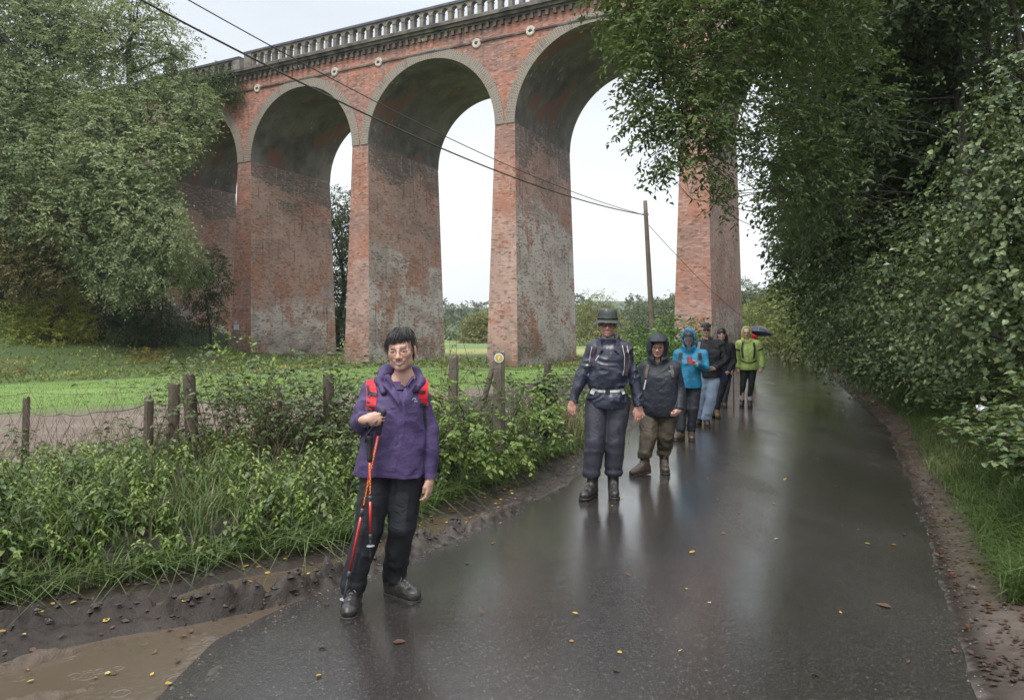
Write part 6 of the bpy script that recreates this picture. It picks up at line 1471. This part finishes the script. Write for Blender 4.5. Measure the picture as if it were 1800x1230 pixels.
# ---- 2: tall man, brimmed hat
m = 7.09 / F
M_NVY = fabric('wet_navy_nylon', (.014, .016, .034), (.024, .027, .050), .30, .45, .6, 300, .15, .55, .12)
M_NVYT = fabric('wet_navy_overtrousers', (.030, .030, .044), (.046, .045, .062), .40, .55, .5, 300, .15, .4, .03)
sp = dict(at=(1068, 7.09), h=.008, hh=.0042, s=.236, head=(.0, -.03, 1.668), headrot=(0, .04, 0), smile=.9, skin=(.46, .25, .19), brow=(.14, .11, .09), zr=.012,
          label='tall smiling man in an olive brimmed hat and shiny wet navy waterproofs',
          J=dict(shl=(-.128, .02, 1.43), shr=(.158, .02, 1.44), ell=(-.248, .0, 1.17), elr=(.250, .02, 1.15), wrl=(-.335, -.06, .925), wrr=(.298, -.04, .885),
                 pel=(.0, .02, .93), hipl=(-.10, .02, .90), hipr=(.10, .02, .90), knl=(-.125, -.06, .53), knr=(.065, .0, .53), anl=(-.150, -.05, .10), anr=(.055, .04, .10),
                 handl=((-.12, -.12, -1), (1, -.25, 0), [.35, .45, .5, .5], 1.08, .5, .05, 1), handr=((.0, -.1, -1), (-1, -.3, 0), [.25, .3, .35, .4], 1.12, .4, .06, -1)),
          tr=dict(hw=.195, hd=.14, r=(.118, .100, .088), zb=.19, amp=.007, seed=12, bell=.8, fs=(6, 6, 3)), m_tr=M_NVYT, m_boot=M_BOOTB, m_lace=M_LACE,
          bh=.22, boot=dict(l=dict(yaw=-.42, L=.30, w=1.05), r=dict(yaw=.05, L=.29, w=1.05)),
          jk=dict(prof=[(.862, .0, .01, .198, .15), (.90, .0, .01, .205, .155), (.98, .0, .0, .192, .145), (1.035, .0, .0, .172, .130), (1.08, .0, -.01, .180, .140), (1.20, .008, -.005, .188, .145), (1.34, .014, .0, .184, .13), (1.44, .018, .01, .17, .11), (1.50, .02, .02, .12, .08)],
                  ar=(.070, .063, .050), hem=.86, amp=.012, fs=(7, 7, 5.5), seed=14, collar=((.01, .04, 1.42), (.01, .02, 1.545), .115, .108)), m_jk=M_NVY)
P2, T, K, Tm, jo = person(sp)
for k in 'lr': cuff(jo, sp['J'], k, M_NVY, .047)
zipper(K, [(.012, 1.44), (.010, 1.20), (.004, 1.0), (0, .88)], M_BLKWEB, jo, .010, 'zip', .003)
mb = MB(); mb.add(*strip(K, [(-.115, 1.325), (-.082, 1.375)], .008, .004, .001, 6)); mb.build('pocket_zip', simple('pale_zip_tape', (.6, .6, .6), None, rough=.5), jo)
mb = MB()
for q in (-1, 1):
    mb = MB(); P = np.array([[[.008 + q * x, -.060 - .055 * t - .02, 1.535 - .115 * t - dz] for x, dz in ((.055 + .035 * (1 - t), -.01), (.105 + .01 * (1 - t), .045 * (1 - .3 * t)))] for t in np.linspace(0, 1, 6)]); mb.add(*quadgrid(P if q > 0 else P[:, ::-1])); mb.build('collar_flap', M_NVY, jo, True)
S = Sh(); S.cap((.0, .03, 1.44), (.0, .015, 1.545), .07, .062, .01); S.ell((0, -.065, 1.56), (.028, .06, .075), .008, 's'); S.build('shirt', fabric('blue_chambray_shirt', (.16, .23, .30), (.22, .29, .36), .7, .8), P2, .007)
mb = MB()
for q in (-1, 1): mb.add(*vbox(q * .028, -.068, 1.515, .026, .006, .075, rot(0, .2, q * -.35)))
mb.build('shirt_collar', fabric('pale_blue_collar', (.24, .32, .40), (.28, .36, .44), .7), P2)
glasses(P2, T, simple('brown_spectacle_frame', (.05, .03, .025), None, rough=.3), simple('brown_tinted_lens', (.12, .06, .045), None, rough=.08, coat=.4), .236, .105, .058, .010)
hat = MB(); M_HAT = fabric('waxed_olive_cotton', (.026, .034, .028), (.055, .066, .052), .32, .5, .5, 300, .15, .5, .1)
a = np.linspace(0, 2 * math.pi, 33); rows = []
for r_, z_, dr in ((.02, .665, 0), (.20, .665, 0), (.335, .635, 0), (.375, .58, 0), (.395, .40, 0), (.41, .235, 0), (.425, .20, 0), (.49, .165, .05), (.58, .09, .10), (.64, .03, .13), (.64, .02, .13), (.56, .075, .09), (.42, .18, 0)):
    rows.append([T((r_ * 1.0 * math.cos(x), .04 + r_ * 1.10 * math.sin(x), z_ - dr * .6 * math.cos(2 * x) + .012 * math.sin(5 * x) * (r_ > .5) + .01 * math.sin(3 * x + 1))) for x in a])
hat.add(*quadgrid(np.array(rows))); ho = hat.build('brimmed_hat', M_HAT, P2, True)
hb = MB(); hb.add(*quadgrid(np.array([[T((r_ * math.cos(x), .04 + r_ * 1.10 * math.sin(x), z_)) for x in a] for r_, z_ in ((.417, .30), (.424, .30), (.432, .215), (.425, .215))]))); hb.build('hat_band', simple('dark_hat_band', (.012, .015, .014), None, rough=.5), ho, True)
# his pack: white piped straps and white hip belt
rk = held('rucksack', 'white edged rucksack straps and white hip belt on the man in the brimmed hat', 'rucksack', P2)
M_WHT = simple('off_white_webbing', (.60, .60, .58), (.45, .45, .44), 20, .5, .2, 200); M_MAR = fabric('dark_maroon_mesh', (.030, .018, .026), (.048, .026, .034), .7)
B = Sh(); B.loft([(1.0, .0, .24, .12, .08), (1.1, .0, .25, .15, .11), (1.42, .0, .25, .15, .11), (1.55, .0, .22, .12, .07)], .03, 3); B.folds(.006, (7, 7, 9), 3); B.build('bag', M_MAR, rk, .015)
for q, pts in ((-1, [(-.130, 1.44), (-.145, 1.38), (-.150, 1.30)]), (1, [(.165, 1.45), (.185, 1.36), (.180, 1.25), (.165, 1.18)])):
    mb = MB(); v, f = strip(K, pts, .045, .008, .003, 12); mb.add(v, f); a0 = v.reshape(12, -1, 3)[0]; mb.add(*quadgrid(np.stack([a0, a0 + [0, .05, .04], a0 + [0, .14, .035], a0 + [0, .20, -.02]]))); st = mb.build('shoulder_strap', M_MAR, rk)
    mb = MB()
    for e_ in ((-.022,) if q < 0 else (-.022, .022)):
        v, f = strip(K, [(x + e_, z) for x, z in pts], .0065, .011, .004, 12); mb.add(v, f); a0 = v.reshape(12, -1, 3)[0]; mb.add(*quadgrid(np.stack([a0, a0 + [0, .05, .042], a0 + [0, .14, .037]])))
    mb.build('white_piping', M_WHT, st)
mb = MB(); mb.add(*strip(K, [(-.150, 1.045), (-.08, 1.030), (0, 1.026), (.08, 1.030), (.150, 1.045)], .024, .006, .003, 24)); hbm = mb.build('hip_belt', M_WHT, rk)
mb = MB(); yb = ray_y(K, 0, 1.028); mb.add(*vbox(0, yb - .014, 1.027, .045, .012, .030)); mb.build('buckle', M_BLKWEB, hbm)
mb = MB()
for q in (-1, 1): mb.add(*strip(K, [(q * .135, 1.045), (q * .150, 1.0)], .040, .008, .004, 6))
mb.build('belt_wing', M_WHT, hbm)

# ---- 3: hooded older man, khaki trousers
M_NV2 = fabric('dark_navy_jacket_fabric', (.016, .019, .026), (.026, .030, .040), .45, .6, .4, 300, .25, .6)
M_KHK = fabric('olive_brown_wet_cotton', (.085, .068, .046), (.050, .040, .028), .6, .75, .35, 260, .3, .7)
sp = dict(at=(1158, 8.26), h=.009, hh=.0048, s=.232, head=(-.012, -.05, 1.425), headrot=(-.04, .06, 0), smile=.25, skin=(.47, .27, .21), brow=(.25, .22, .2), zr=.015,
          label='hooded older man with glasses, dark navy jacket and wet khaki trousers, hands by his sides',
          J=dict(shl=(-.145, .02, 1.19), shr=(.170, .02, 1.19), ell=(-.215, .02, .95), elr=(.235, .02, .93), wrl=(-.19, -.07, .74), wrr=(.225, -.10, .725),
                 pel=(.01, .02, .72), hipl=(-.10, .02, .68), hipr=(.105, .02, .68), knl=(-.110, -.10, .42), knr=(.075, .0, .42), anl=(-.150, -.13, .12), anr=(.06, .06, .10),
                 handl=((.05, -.2, -1), (1, -.3, 0), .5, 1.0, .5, .05, 1), handr=((-.55, -.35, -.55), (-.3, -.8, .5), [1.3, 1.35, 1.4, 1.4], 1.0, .8, .03, -1)),
          tr=dict(hw=.20, hd=.16, r=(.120, .095, .082), zb=.185, amp=.010, seed=22, bell=.92, fs=(7, 7, 4.5)), m_tr=M_KHK, m_boot=M_BOOTBR, m_lace=M_LACE,
          bh=.19, boot=dict(l=dict(yaw=-.85, L=.29, pitch=.12, z=.008), r=dict(yaw=.10, L=.285)), m_sock=fabric('dark_sock', (.03, .03, .035), (.045, .045, .05)),
          jk=dict(prof=[(.645, .01, .01, .185, .155), (.70, .01, .01, .205, .175), (.85, .012, -.01, .203, .170), (1.0, .015, -.01, .200, .160), (1.12, .016, .0, .205, .15), (1.20, .018, .01, .18, .12), (1.27, .01, .02, .12, .085)],
                  ar=(.072, .066, .054), hem=.64, amp=.008, fs=(6, 6, 4), seed=24, collar=((.0, .03, 1.20), (-.005, -.01, 1.305), .12, .115)), m_jk=M_NV2, hood=dict(w=1.16, t=1.08, peak=True, ow=.32, oh=.36, oz=-.16))
P3_, T, K, Tm, jo = person(sp)
for k in 'lr': cuff(jo, sp['J'], k, M_NV2, .052)
zipper(K, [(-.005, 1.22), (.0, 1.0), (.008, .80), (.012, .67)], M_NV2, jo, .045)
glasses(P3_, T, simple('gold_spectacle_frame', (.10, .075, .05), None, rough=.3, metal=.7), None, .232, .10, .055, .009)
mb = MB(); yl = ray_y(K, .118, 1.165) - .004; mb.add(*vbox(.098, yl, 1.160, .018, .003, .008)); lg = mb.build('chest_logo', simple('red_embroidery', (.55, .04, .05), None), jo)
mb = MB()
for k in range(7): mb.add(*vbox(.112 + .0075 * k, ray_y(K, .112 + .0075 * k, 1.158) - .004, 1.158, .005, .003, .007 if k % 2 else .009))
mb.build('logo_lettering', simple('white_embroidery', (.7, .7, .7), None), lg)
rk = held('rucksack', 'rucksack with thin brown straps worn by the hooded man in khaki trousers', 'rucksack', P3_)
B = Sh(); B.loft([(.85, .01, .27, .12, .08), (1.2, .01, .28, .14, .10), (1.28, .01, .25, .10, .06)], .03, 3); B.build('bag', M_MAR, rk, .02)
M_BRW = simple('brown_webbing', (.13, .095, .065), (.08, .06, .04), 30, .6)
for q, pts in ((-1, [(-.115, 1.225), (-.135, 1.15), (-.142, 1.08)]), (1, [(.135, 1.22), (.150, 1.14), (.155, 1.09)])):
    mb = MB(); mb.add(*strip(K, pts, .030, .008, .003, 10)); mb.build('shoulder_strap', M_BRW, rk)
mb = MB(); mb.add(*strip(K, [(-.142, 1.06), (-.155, 1.0), (-.165, .95)], .014, .005, .003, 8)); mb.build('webbing', M_WHT, rk)

# ---- 4: blue jacket, looking down at a phone
M_BLU = fabric('turquoise_blue_fabric', (.018, .20, .34), (.012, .16, .28), .45, .6, .45, 260, .2, .6); M_BLUD = fabric('turquoise_seam', (.012, .17, .30), (.012, .19, .33), .5)
M_DKT = fabric('dark_walking_trousers', (.014, .015, .022), (.024, .026, .034), .55, .7, .4, 300, .2, .6)
sp = dict(at=(1211, 10.8), h=.011, hh=.006, s=.218, head=(-.005, -.07, 1.515), headrot=(0, .42, 0), skin=(.44, .26, .2), zr=.017, female=True,
          label='person in a turquoise blue hooded jacket looking down at a phone',
          J=dict(shl=(-.160, .02, 1.27), shr=(.200, .02, 1.27), ell=(-.215, .02, 1.04), elr=(.245, -.02, 1.07), wrl=(-.16, -.13, .98), wrr=(.100, -.23, 1.135),
                 pel=(.0, .02, .84), hipl=(-.085, .02, .80), hipr=(.09, .02, .80), knl=(-.105, -.03, .46), knr=(.065, -.03, .46), anl=(-.115, -.06, .10), anr=(.035, .0, .10),
                 handr=((-.8, -.3, .32), (.1, -.5, .9), [.75, .8, .85, .9], 1.0, .5, .05, 1), handl=None),
          tr=dict(hw=.155, hd=.12, r=(.095, .078, .068), zb=.13, amp=.006, fs=(8, 8, 3.5), seed=32, bell=.9), m_tr=M_DKT, m_boot=M_BOOTBR,
          boot=dict(l=dict(yaw=-.5, L=.28), r=dict(yaw=.05, L=.28)),
          jk=dict(prof=[(.770, .0, .0, .175, .14), (.82, .0, .0, .178, .145), (1.0, .005, .0, .175, .14), (1.15, .012, .0, .178, .135), (1.25, .018, .01, .165, .11), (1.33, .01, .02, .11, .08)],
                  ar=(.068, .060, .048), hem=.77, amp=.007, fs=(6.5, 6.5, 4.5), seed=34, collar=((.005, .02, 1.27), (.0, -.03, 1.385), .105, .10)), m_jk=M_BLU, hood=dict(w=1.02, ow=.29, oh=.43))
P4, T, K, Tm, jo = person(sp)
zipper(K, [(.0, 1.33), (.0, 1.15), (-.015, .95), (-.03, .79)], M_BLUD, jo, .022); cuff(jo, sp['J'], 'r', M_BLUD, .05)
mb = MB(); mb.add(*strip(K, [(.06, .93), (.08, .86), (.085, .81)], .010, .004, 0, 8)); mb.add(*strip(K, [(-.165, .80), (0, .79), (.165, .80)], .010, .003, 0, 16)); mb.build('seam', M_BLUD, jo)
S = Sh(); Rp = rot(0, .42, 0); S.ell(T((0, -.02, .22)), np.array([.36, .43, .33]) * .218, .01, 'u', Rp); S.ell(T((0, -.48, .14)), np.array([.30, .30, .05]) * .218, .02, 'u', Rp); S.ell(T((0, -.30, -.14)), np.array([.34, .35, .30]) * .218, .01, 's', Rp); S.build('peaked_cap', simple('black_cap_cloth', (.016, .018, .022), (.03, .032, .036), 20, .5), P4, .006)
ph = held('phone', 'dark red cased phone held in front of the blue jacket', 'phone', P4)
mb = MB(); Rq = rot(.15, -.75, .1); mb.add(*vbox(.010, -.315, 1.185, .078, .010, .142, Rq)); pc = mb.build('case', simple('maroon_phone_case', (.16, .02, .03), None, rough=.4), ph)
mb = MB(); off = Rq @ np.array([0, .0065, 0]); mb.add(*vbox(.010 + off[0], -.315 + off[1], 1.185 + off[2], .070, .003, .132, Rq)); mb.build('screen', simple('phone_screen_glass', (.01, .01, .012), None, rough=.08), pc)
rk = held('rucksack', 'rucksack with dark maroon straps worn over the blue jacket', 'rucksack', P4)
B = Sh(); B.loft([(.95, .01, .22, .12, .08), (1.3, .01, .23, .14, .10), (1.38, .01, .20, .10, .06)], .03, 3); B.build('bag', M_MAR, rk, .02)
for pts in ([(-.115, 1.29), (-.130, 1.20), (-.128, 1.12)], [(.155, 1.29), (.160, 1.20), (.155, 1.12)]):
    mb = MB(); mb.add(*strip(K, pts, .048, .009, .003, 10)); mb.build('shoulder_strap', M_MAR, rk)

# ---- 5: man in a black cap and jeans
M_BLK = fabric('black_leather_jacket', (.014, .014, .016), (.024, .024, .027), .35, .5, .5, 200, .15, .8)
M_DEN = fabric('pale_blue_denim', (.20, .27, .37), (.33, .40, .49), .7, .8, .3, 300, .3, .6)
sp = dict(at=(1246, 12.4), h=.012, hh=.007, s=.225, head=(-.045, -.03, 1.632), headrot=(.05, 0, 0), skin=(.48, .29, .23), zr=.018,
          label='man in a black cap and dark glasses, black jacket and pale blue jeans',
          J=dict(shl=(-.155, .02, 1.40), shr=(.205, .02, 1.40), ell=(-.22, .03, 1.12), elr=(.265, .0, 1.10), wrl=(-.19, -.10, .92), wrr=(.085, -.19, .985),
                 pel=(.0, .02, .89), hipl=(-.085, .02, .85), hipr=(.09, .02, .85), knl=(-.15, .0, .50), knr=(.045, -.06, .50), anl=(-.165, .12, .10), anr=(-.035, -.02, .09),
                 handr=((-.8, -.2, .0), (.1, -.3, .9), [1.2, 1.2, 1.2, 1.2], 1.0, .6, .03, 1), handl=None),
          tr=dict(hw=.165, hd=.13, r=(.105, .088, .088), zb=.10, amp=.008, fs=(7, 7, 4), seed=42, bell=1.05), m_tr=M_DEN, m_boot=M_BOOTBR,
          boot=dict(l=dict(yaw=-.2, L=.28), r=dict(yaw=.1, L=.29)),
          jk=dict(prof=[(.815, .04, .01, .165, .14), (.86, .04, .01, .175, .15), (1.05, .03, .0, .19, .15), (1.25, .02, .0, .20, .15), (1.37, .02, .01, .185, .12), (1.45, .0, .02, .12, .085)],
                  ar=(.070, .062, .050), hem=.81, amp=.009, fs=(6.5, 6.5, 4.5), seed=44, collar=((-.015, .03, 1.40), (-.02, .01, 1.50), .095, .09)), m_jk=M_BLK)
P5, T, K, Tm, jo = person(sp); R5 = rot(.05, 0, 0)
S = Sh(); S.ell(T((0, .05, .24)), np.array([.37, .45, .33]) * .225, .01, 'u', R5); S.op(lambda P: (T((0, 0, .19))[2] - P[..., 2]), [-9] * 3, [9] * 3, .004, 'i'); S.build('cap', simple('black_cap', (.014, .015, .017), (.03, .03, .033), 15, .5), P5, .007)
S = Sh(); S.ell(T((0, -.50, .20)), np.array([.30, .28, .035]) * .225, .01, 'u', R5); S.build('cap_peak', bpy.data.materials['black_cap'], P5, .007)
glasses(P5, T, M_DARK, simple('black_lens', (.012, .011, .011), None, rough=.1), .225, .12, .065, .012)
S = Sh(); S.cap((-.02, .02, 1.40), (-.022, .0, 1.49), .065, .058, .01); S.build('shirt', simple('dark_red_shirt', (.12, .03, .035), None), P5, .01)
rk = held('rucksack', 'pale strapped rucksack on the back of the man in the black cap', 'rucksack', P5)
B = Sh(); B.loft([(1.0, .01, .24, .13, .08), (1.40, .01, .25, .15, .11), (1.46, .01, .22, .10, .06)], .03, 3); B.build('bag', simple('grey_pack_cloth', (.12, .13, .15), None), rk, .02)
mb = MB(); mb.add(*strip(K, [(-.155, 1.43), (-.165, 1.36), (-.170, 1.28)], .045, .010, .003, 10)); mb.build('shoulder_strap', simple('pale_grey_strap', (.38, .40, .46), None), rk)

# ---- 6: woman in dark hood with folder
M_BK2 = fabric('black_soft_fabric', (.013, .014, .017), (.022, .024, .028), .55, .7, .4, 200, .2, .6)
sp = dict(at=(1268, 13.65), h=.013, hh=.0075, s=.208, head=(.008, -.03, 1.545), headrot=(0, 0, 0), smile=.4, female=True, skin=(.50, .30, .23), brow=(.05, .04, .03), zr=.018,
          label='woman in a black hooded jacket holding a dark blue folder, tan boots',
          J=dict(shl=(-.135, .02, 1.33), shr=(.180, .02, 1.33), ell=(-.19, .0, 1.08), elr=(.225, .02, 1.06), wrl=(-.085, -.20, .92), wrr=(.12, -.16, .86),
                 pel=(-.01, .02, .83), hipl=(-.085, .02, .79), hipr=(.07, .02, .79), knl=(-.145, -.02, .46), knr=(-.01, -.04, .46), anl=(-.165, .05, .10), anr=(-.075, -.05, .10),
                 handl=((.7, -.3, -.3), (.3, -.4, .8), [.6, .6, .6, .6], .95, .5, .03, -1), handr=((-.5, -.4, -.6), (-.4, -.6, .5), [.8] * 4, .95, .5, .03, -1)),
          tr=dict(hw=.16, hd=.12, r=(.095, .07, .055), zb=.16, amp=.005, seed=52), m_tr=M_BK2, m_boot=simple('tan_suede', (.20, .12, .06), (.12, .07, .04), 25, .6),
          boot=dict(l=dict(yaw=-.1, L=.26), r=dict(yaw=.1, L=.26)),
          jk=dict(prof=[(.76, .0, .01, .165, .13), (.9, .005, .01, .17, .14), (1.1, .015, .0, .165, .135), (1.25, .02, .0, .165, .12), (1.33, .02, .01, .14, .10), (1.40, .01, .02, .09, .07)],
                  ar=(.072, .062, .050), hem=.76, amp=.007, fs=(6.5, 6.5, 4.5), seed=54, collar=((.01, .02, 1.33), (.008, -.01, 1.43), .085, .08)), m_jk=M_BK2, hood=dict(w=.92, ow=.29, oh=.42))
P6, T, K, Tm, jo = person(sp)
S = Sh(); R6 = rot(); S.ell(T((0, -.06, .20)), np.array([.345, .40, .33]) * .208, .01, 'u', R6); S.ell(T((0, -.5, -.10)), np.array([.24, .3, .33]) * .208, .01, 's', R6); S.ell(T((0, 0, -.3)), np.array([.5, .5, .28]) * .208, .01, 's', R6); S.build('fringe', M_HAIR, P6, .007)
fo = held('folder', 'dark blue folder with white page edge held low by the woman in the black hood', 'folder', P6)
mb = MB(); Rf = rot(.1, .15, -.45); mb.add(*vbox(.005, -.275, .80, .165, .016, .225, Rf)); fc_ = mb.build('cover', simple('navy_folder_cover', (.02, .03, .09), None, rough=.4), fo)
mb = MB(); o_ = Rf @ np.array([-.0835, 0, 0]); mb.add(*vbox(.005 + o_[0], -.275 + o_[1], .80 + o_[2], .008, .012, .215, Rf)); mb.build('pages', simple('white_pages', (.7, .7, .72), None), fc_)

# ---- 7: walker behind her, mostly hidden
M_GRYT = fabric('charcoal_grey_trousers', (.045, .047, .055), (.065, .067, .075), .6, .7, .4, 200, .2, .6)
sp = dict(at=(1277, 15.5), h=.015, hh=.010, s=.215, head=(-.06, -.02, 1.46), female=True, zr=.018,
          label='mostly hidden walker in charcoal trousers behind the woman with the folder',
          J=dict(shl=(-.17, .02, 1.27), shr=(.10, .02, 1.27), ell=(-.19, .0, 1.0), elr=(.135, .0, 1.02), wrl=(-.17, -.1, .82), wrr=(.125, -.08, .80),
                 pel=(-.035, .02, .80), hipl=(-.11, .02, .77), hipr=(.03, .02, .77), knl=(-.10, .02, .45), knr=(.0, -.04, .45), anl=(-.10, .12, .12), anr=(-.035, -.02, .10),
                 handl=None, handr=((0, -.2, -1), (-.6, -.7, 0), 1.2, .95, .8, .03, -1)),
          tr=dict(hw=.15, hd=.12, r=(.09, .075, .065), zb=.14, amp=.006, seed=62), m_tr=M_GRYT, m_boot=M_BOOTBR, boot=dict(l=dict(yaw=0, L=.26), r=dict(yaw=.05, L=.27)),
          jk=dict(prof=[(.72, -.035, .01, .15, .12), (.9, -.035, .0, .155, .13), (1.15, -.035, 0, .155, .12), (1.27, -.035, .01, .13, .10), (1.34, -.05, .02, .09, .07)],
                  ar=(.062, .056, .048), hem=.72, amp=.006, seed=64, collar=((-.05, .02, 1.26), (-.06, -.01, 1.35), .08, .075)), m_jk=M_BK2, hood=dict(w=.95))
P7, T, K, Tm, jo = person(sp)
tp = held('trekking_pole', 'black walking pole beside the hidden walker in charcoal trousers', 'trekking pole', P7)
mb = MB(); mb.add(*tube(np.array([[.135, -.13, .90], [.135, -.13, .86], [.137, -.13, .80], [.138, -.13, .76]]), [.012, .022, .019, .014], 10)); mb.build('grip', M_GRIP, tp, True)
mb = MB(); mb.add(*tube(np.array([[.138, -.13, .76], [.15, -.16, .0]]), .011, 8)); mb.build('shaft', M_DARK, tp, True)

# ---- 8: woman in the lime green jacket
M_LIM = fabric('lime_green_fabric', (.36, .46, .125), (.29, .38, .095), .5, .65, .45, 220, .2, .6)
sp = dict(at=(1316, 15.5), h=.013, hh=.0075, s=.222, head=(-.045, -.03, 1.588), headrot=(0, 0, 0), female=True, skin=(.50, .31, .24), zr=.016,
          label='woman in a lime green hooded jacket and black leggings walking with arms apart',
          J=dict(shl=(-.185, .02, 1.35), shr=(.175, .02, 1.35), ell=(-.262, .02, 1.09), elr=(.262, .02, 1.09), wrl=(-.232, -.08, .83), wrr=(.270, -.06, .85),
                 pel=(.0, .02, .85), hipl=(-.09, .02, .81), hipr=(.08, .02, .81), knl=(-.115, -.02, .47), knr=(.055, -.02, .47), anl=(-.135, .02, .10), anr=(.025, -.02, .10),
                 handl=((.05, -.2, -1), (1, -.4, 0), .6, .95, .5, .05, 1), handr=((-.3, -.3, -1), (-1, -.4, 0), .7, .95, .5, .05, -1)),
          tr=dict(hw=.165, hd=.12, r=(.092, .062, .046), zb=.235, amp=.003, seed=72, bell=1), m_tr=M_BK2, m_boot=M_BOOTB, m_sock=simple('pale_grey_sock', (.45, .45, .50), (.35, .35, .4), 20, .8),
          boot=dict(l=dict(yaw=-.05, L=.26), r=dict(yaw=.05, L=.26)),
          jk=dict(prof=[(.80, .0, .0, .185, .14), (.86, .0, .0, .188, .145), (.97, .0, .0, .168, .13), (1.10, .0, .0, .180, .14), (1.25, -.002, .0, .180, .13), (1.34, -.005, .01, .16, .11), (1.43, -.03, .02, .10, .08)],
                  ar=(.078, .070, .056), hem=.80, amp=.008, fs=(6.5, 6.5, 4.5), seed=74, collar=((-.02, .02, 1.33), (-.045, -.02, 1.44), .10, .10)), m_jk=M_LIM, hood=dict(w=1.02, ow=.30, oh=.43, peak=False))
P8, T, K, Tm, jo = person(sp)
glasses(P8, T, simple('maroon_frame', (.14, .03, .045), None, rough=.4), None, .222, .11, .065, .016)
zipper(K, [(-.03, 1.36), (-.015, 1.2), (0, 1.0), (0, .82)], fabric('green_placket', (.24, .35, .05), (.27, .38, .06)), jo, .022)
rk = held('rucksack', 'rucksack with black chest and waist straps worn by the woman in lime green', 'rucksack', P8)
B = Sh(); B.loft([(.95, .0, .22, .12, .08), (1.3, .0, .24, .15, .11), (1.52, .02, .23, .14, .09), (1.56, .02, .2, .09, .05)], .03, 3); B.build('bag', M_RED, rk, .02)
for pts in ([(-.115, 1.38), (-.135, 1.25), (-.125, 1.12), (-.11, 1.05)], [(.100, 1.38), (.125, 1.25), (.115, 1.12), (.10, 1.05)]):
    mb = MB(); mb.add(*strip(K, pts, .042, .010, .003, 12)); mb.build('shoulder_strap', M_BLKWEB, rk)
mb = MB(); mb.add(*strip(K, [(-.165, 1.005), (-.09, .965), (0, .945), (.09, .965), (.165, 1.005)], .026, .008, .003, 20)); mb.build('hip_belt', M_BLKWEB, rk)
mb = MB()
for q, k in ((-1, 'l'), (1, 'r')):
    sh, el = np.array(sp['J']['sh' + k]), np.array(sp['J']['el' + k]); c_ = sh + (el - sh) * .42; d = unit(el - sh); mb.add(*tube(np.array([c_, c_ + d * .035]), [.082, .081], 16))
mb.build('arm_band', M_BLKWEB, jo)

# ---- 9: someone under the umbrella, mostly hidden behind her
sp = dict(at=(1321, 24.5), h=.022, hh=.014, s=.22, head=(.02, -.02, 1.52), zr=.016, label='walker in a red jacket under a dark umbrella, mostly hidden behind the lime green jacket',
          J=dict(shl=(-.13, .02, 1.30), shr=(.16, .02, 1.30), ell=(-.15, .0, 1.05), elr=(.20, -.05, 1.10), wrl=(-.14, -.1, .88), wrr=(.17, -.22, 1.25),
                 pel=(.0, .02, .82), hipl=(-.08, .02, .79), hipr=(.07, .02, .79), knl=(-.05, -.02, .46), knr=(.05, .02, .46), anl=(-.04, -.02, .10), anr=(.03, .08, .10), handl=None, handr=((0, -.1, 1), (-.9, -.2, 0), 1.6, 1.0, .9, .02, 1)),
          tr=dict(hw=.14, hd=.12, r=(.09, .07, .06), zb=.12, amp=.004), m_tr=M_BK2, m_boot=M_BOOTB, boot=dict(l=dict(yaw=0, L=.26), r=dict(yaw=0, L=.26)),
          jk=dict(prof=[(.78, .01, .0, .15, .13), (1.1, .01, .0, .155, .13), (1.28, .015, .01, .15, .11), (1.40, .02, .02, .09, .07)], ar=(.07, .06, .05), hem=.78, collar=((.02, .02, 1.3), (.02, -.01, 1.4), .08, .08)), m_jk=M_RED)
P9, T, K, Tm, jo = person(sp)
S = Sh(); S.ell(T((0, .06, .18)), np.array([.37, .44, .36]) * .22, .01); S.ell(T((0, -.45, -.1)), np.array([.26, .3, .36]) * .22, .01, 's'); S.build('hair', M_HAIR, P9, .014)
um = held('umbrella', 'dark blue umbrella with pale seams tilted above the lime green hood', 'umbrella', P9)
tipu, bot_ = np.array([.235, -.16, 1.80]), np.array([.17, -.25, 1.22]); ax_ = unit(tipu - bot_); e1 = unit(np.cross(ax_, [0, 1, 0])); e2 = np.cross(ax_, e1); rows = []
for t in np.linspace(0, 1, 8):
    rows.append([tipu - ax_ * (.24 * t ** 2) + (e1 * math.cos(a_) + e2 * math.sin(a_)) * .50 * t * (1 - .06 * t * abs(math.cos(4 * a_))) for a_ in np.linspace(0, 2 * math.pi, 33)])
rows = np.array(rows); mb = MB(); mb.add(*quadgrid(rows)); mb.add(*quadgrid((rows - ax_ * .004)[:, ::-1])); cn = mb.build('canopy', simple('navy_umbrella_cloth', (.035, .04, .075), (.05, .055, .095), 10, .35), um)
for k in range(8):
    a_ = k * math.pi / 4; mb = MB(); P = np.array([tipu - ax_ * (.24 * t ** 2 - .004) + (e1 * math.cos(a_) + e2 * math.sin(a_)) * .50 * t * .94 for t in np.linspace(0, 1, 8)]); mb.add(*tube(P, .005, 4)); mb.build('rib', simple('pale_seam', (.3, .3, .38), None) if k == 0 else bpy.data.materials['pale_seam'], cn)
mb = MB(); mb.add(*tube(np.array([bot_ - ax_ * .08, tipu + ax_ * .05]), .007, 8)); mb.build('shaft', M_DARK, um); mb = MB(); mb.add(*tube(np.array([bot_ - ax_ * .16, bot_ - ax_ * .02]), .015, 10)); mb.build('handle', M_GRIP, um)
# ------------------------------------------------------------------ wet autumn air
g = N('haze_air'); v = g.n('VolumePrincipled', {'Color': (.80, .85, .90, 1), 'Density': .00028, 'Anisotropy': .2}); g.t.links.new(v.outputs[0], g.out.inputs[1])
mb = MB(); mb.add(*vbox(0, 780, 20, 3100, 1700, 62)); tag(mb.build('haze', g.m), kind='stuff')
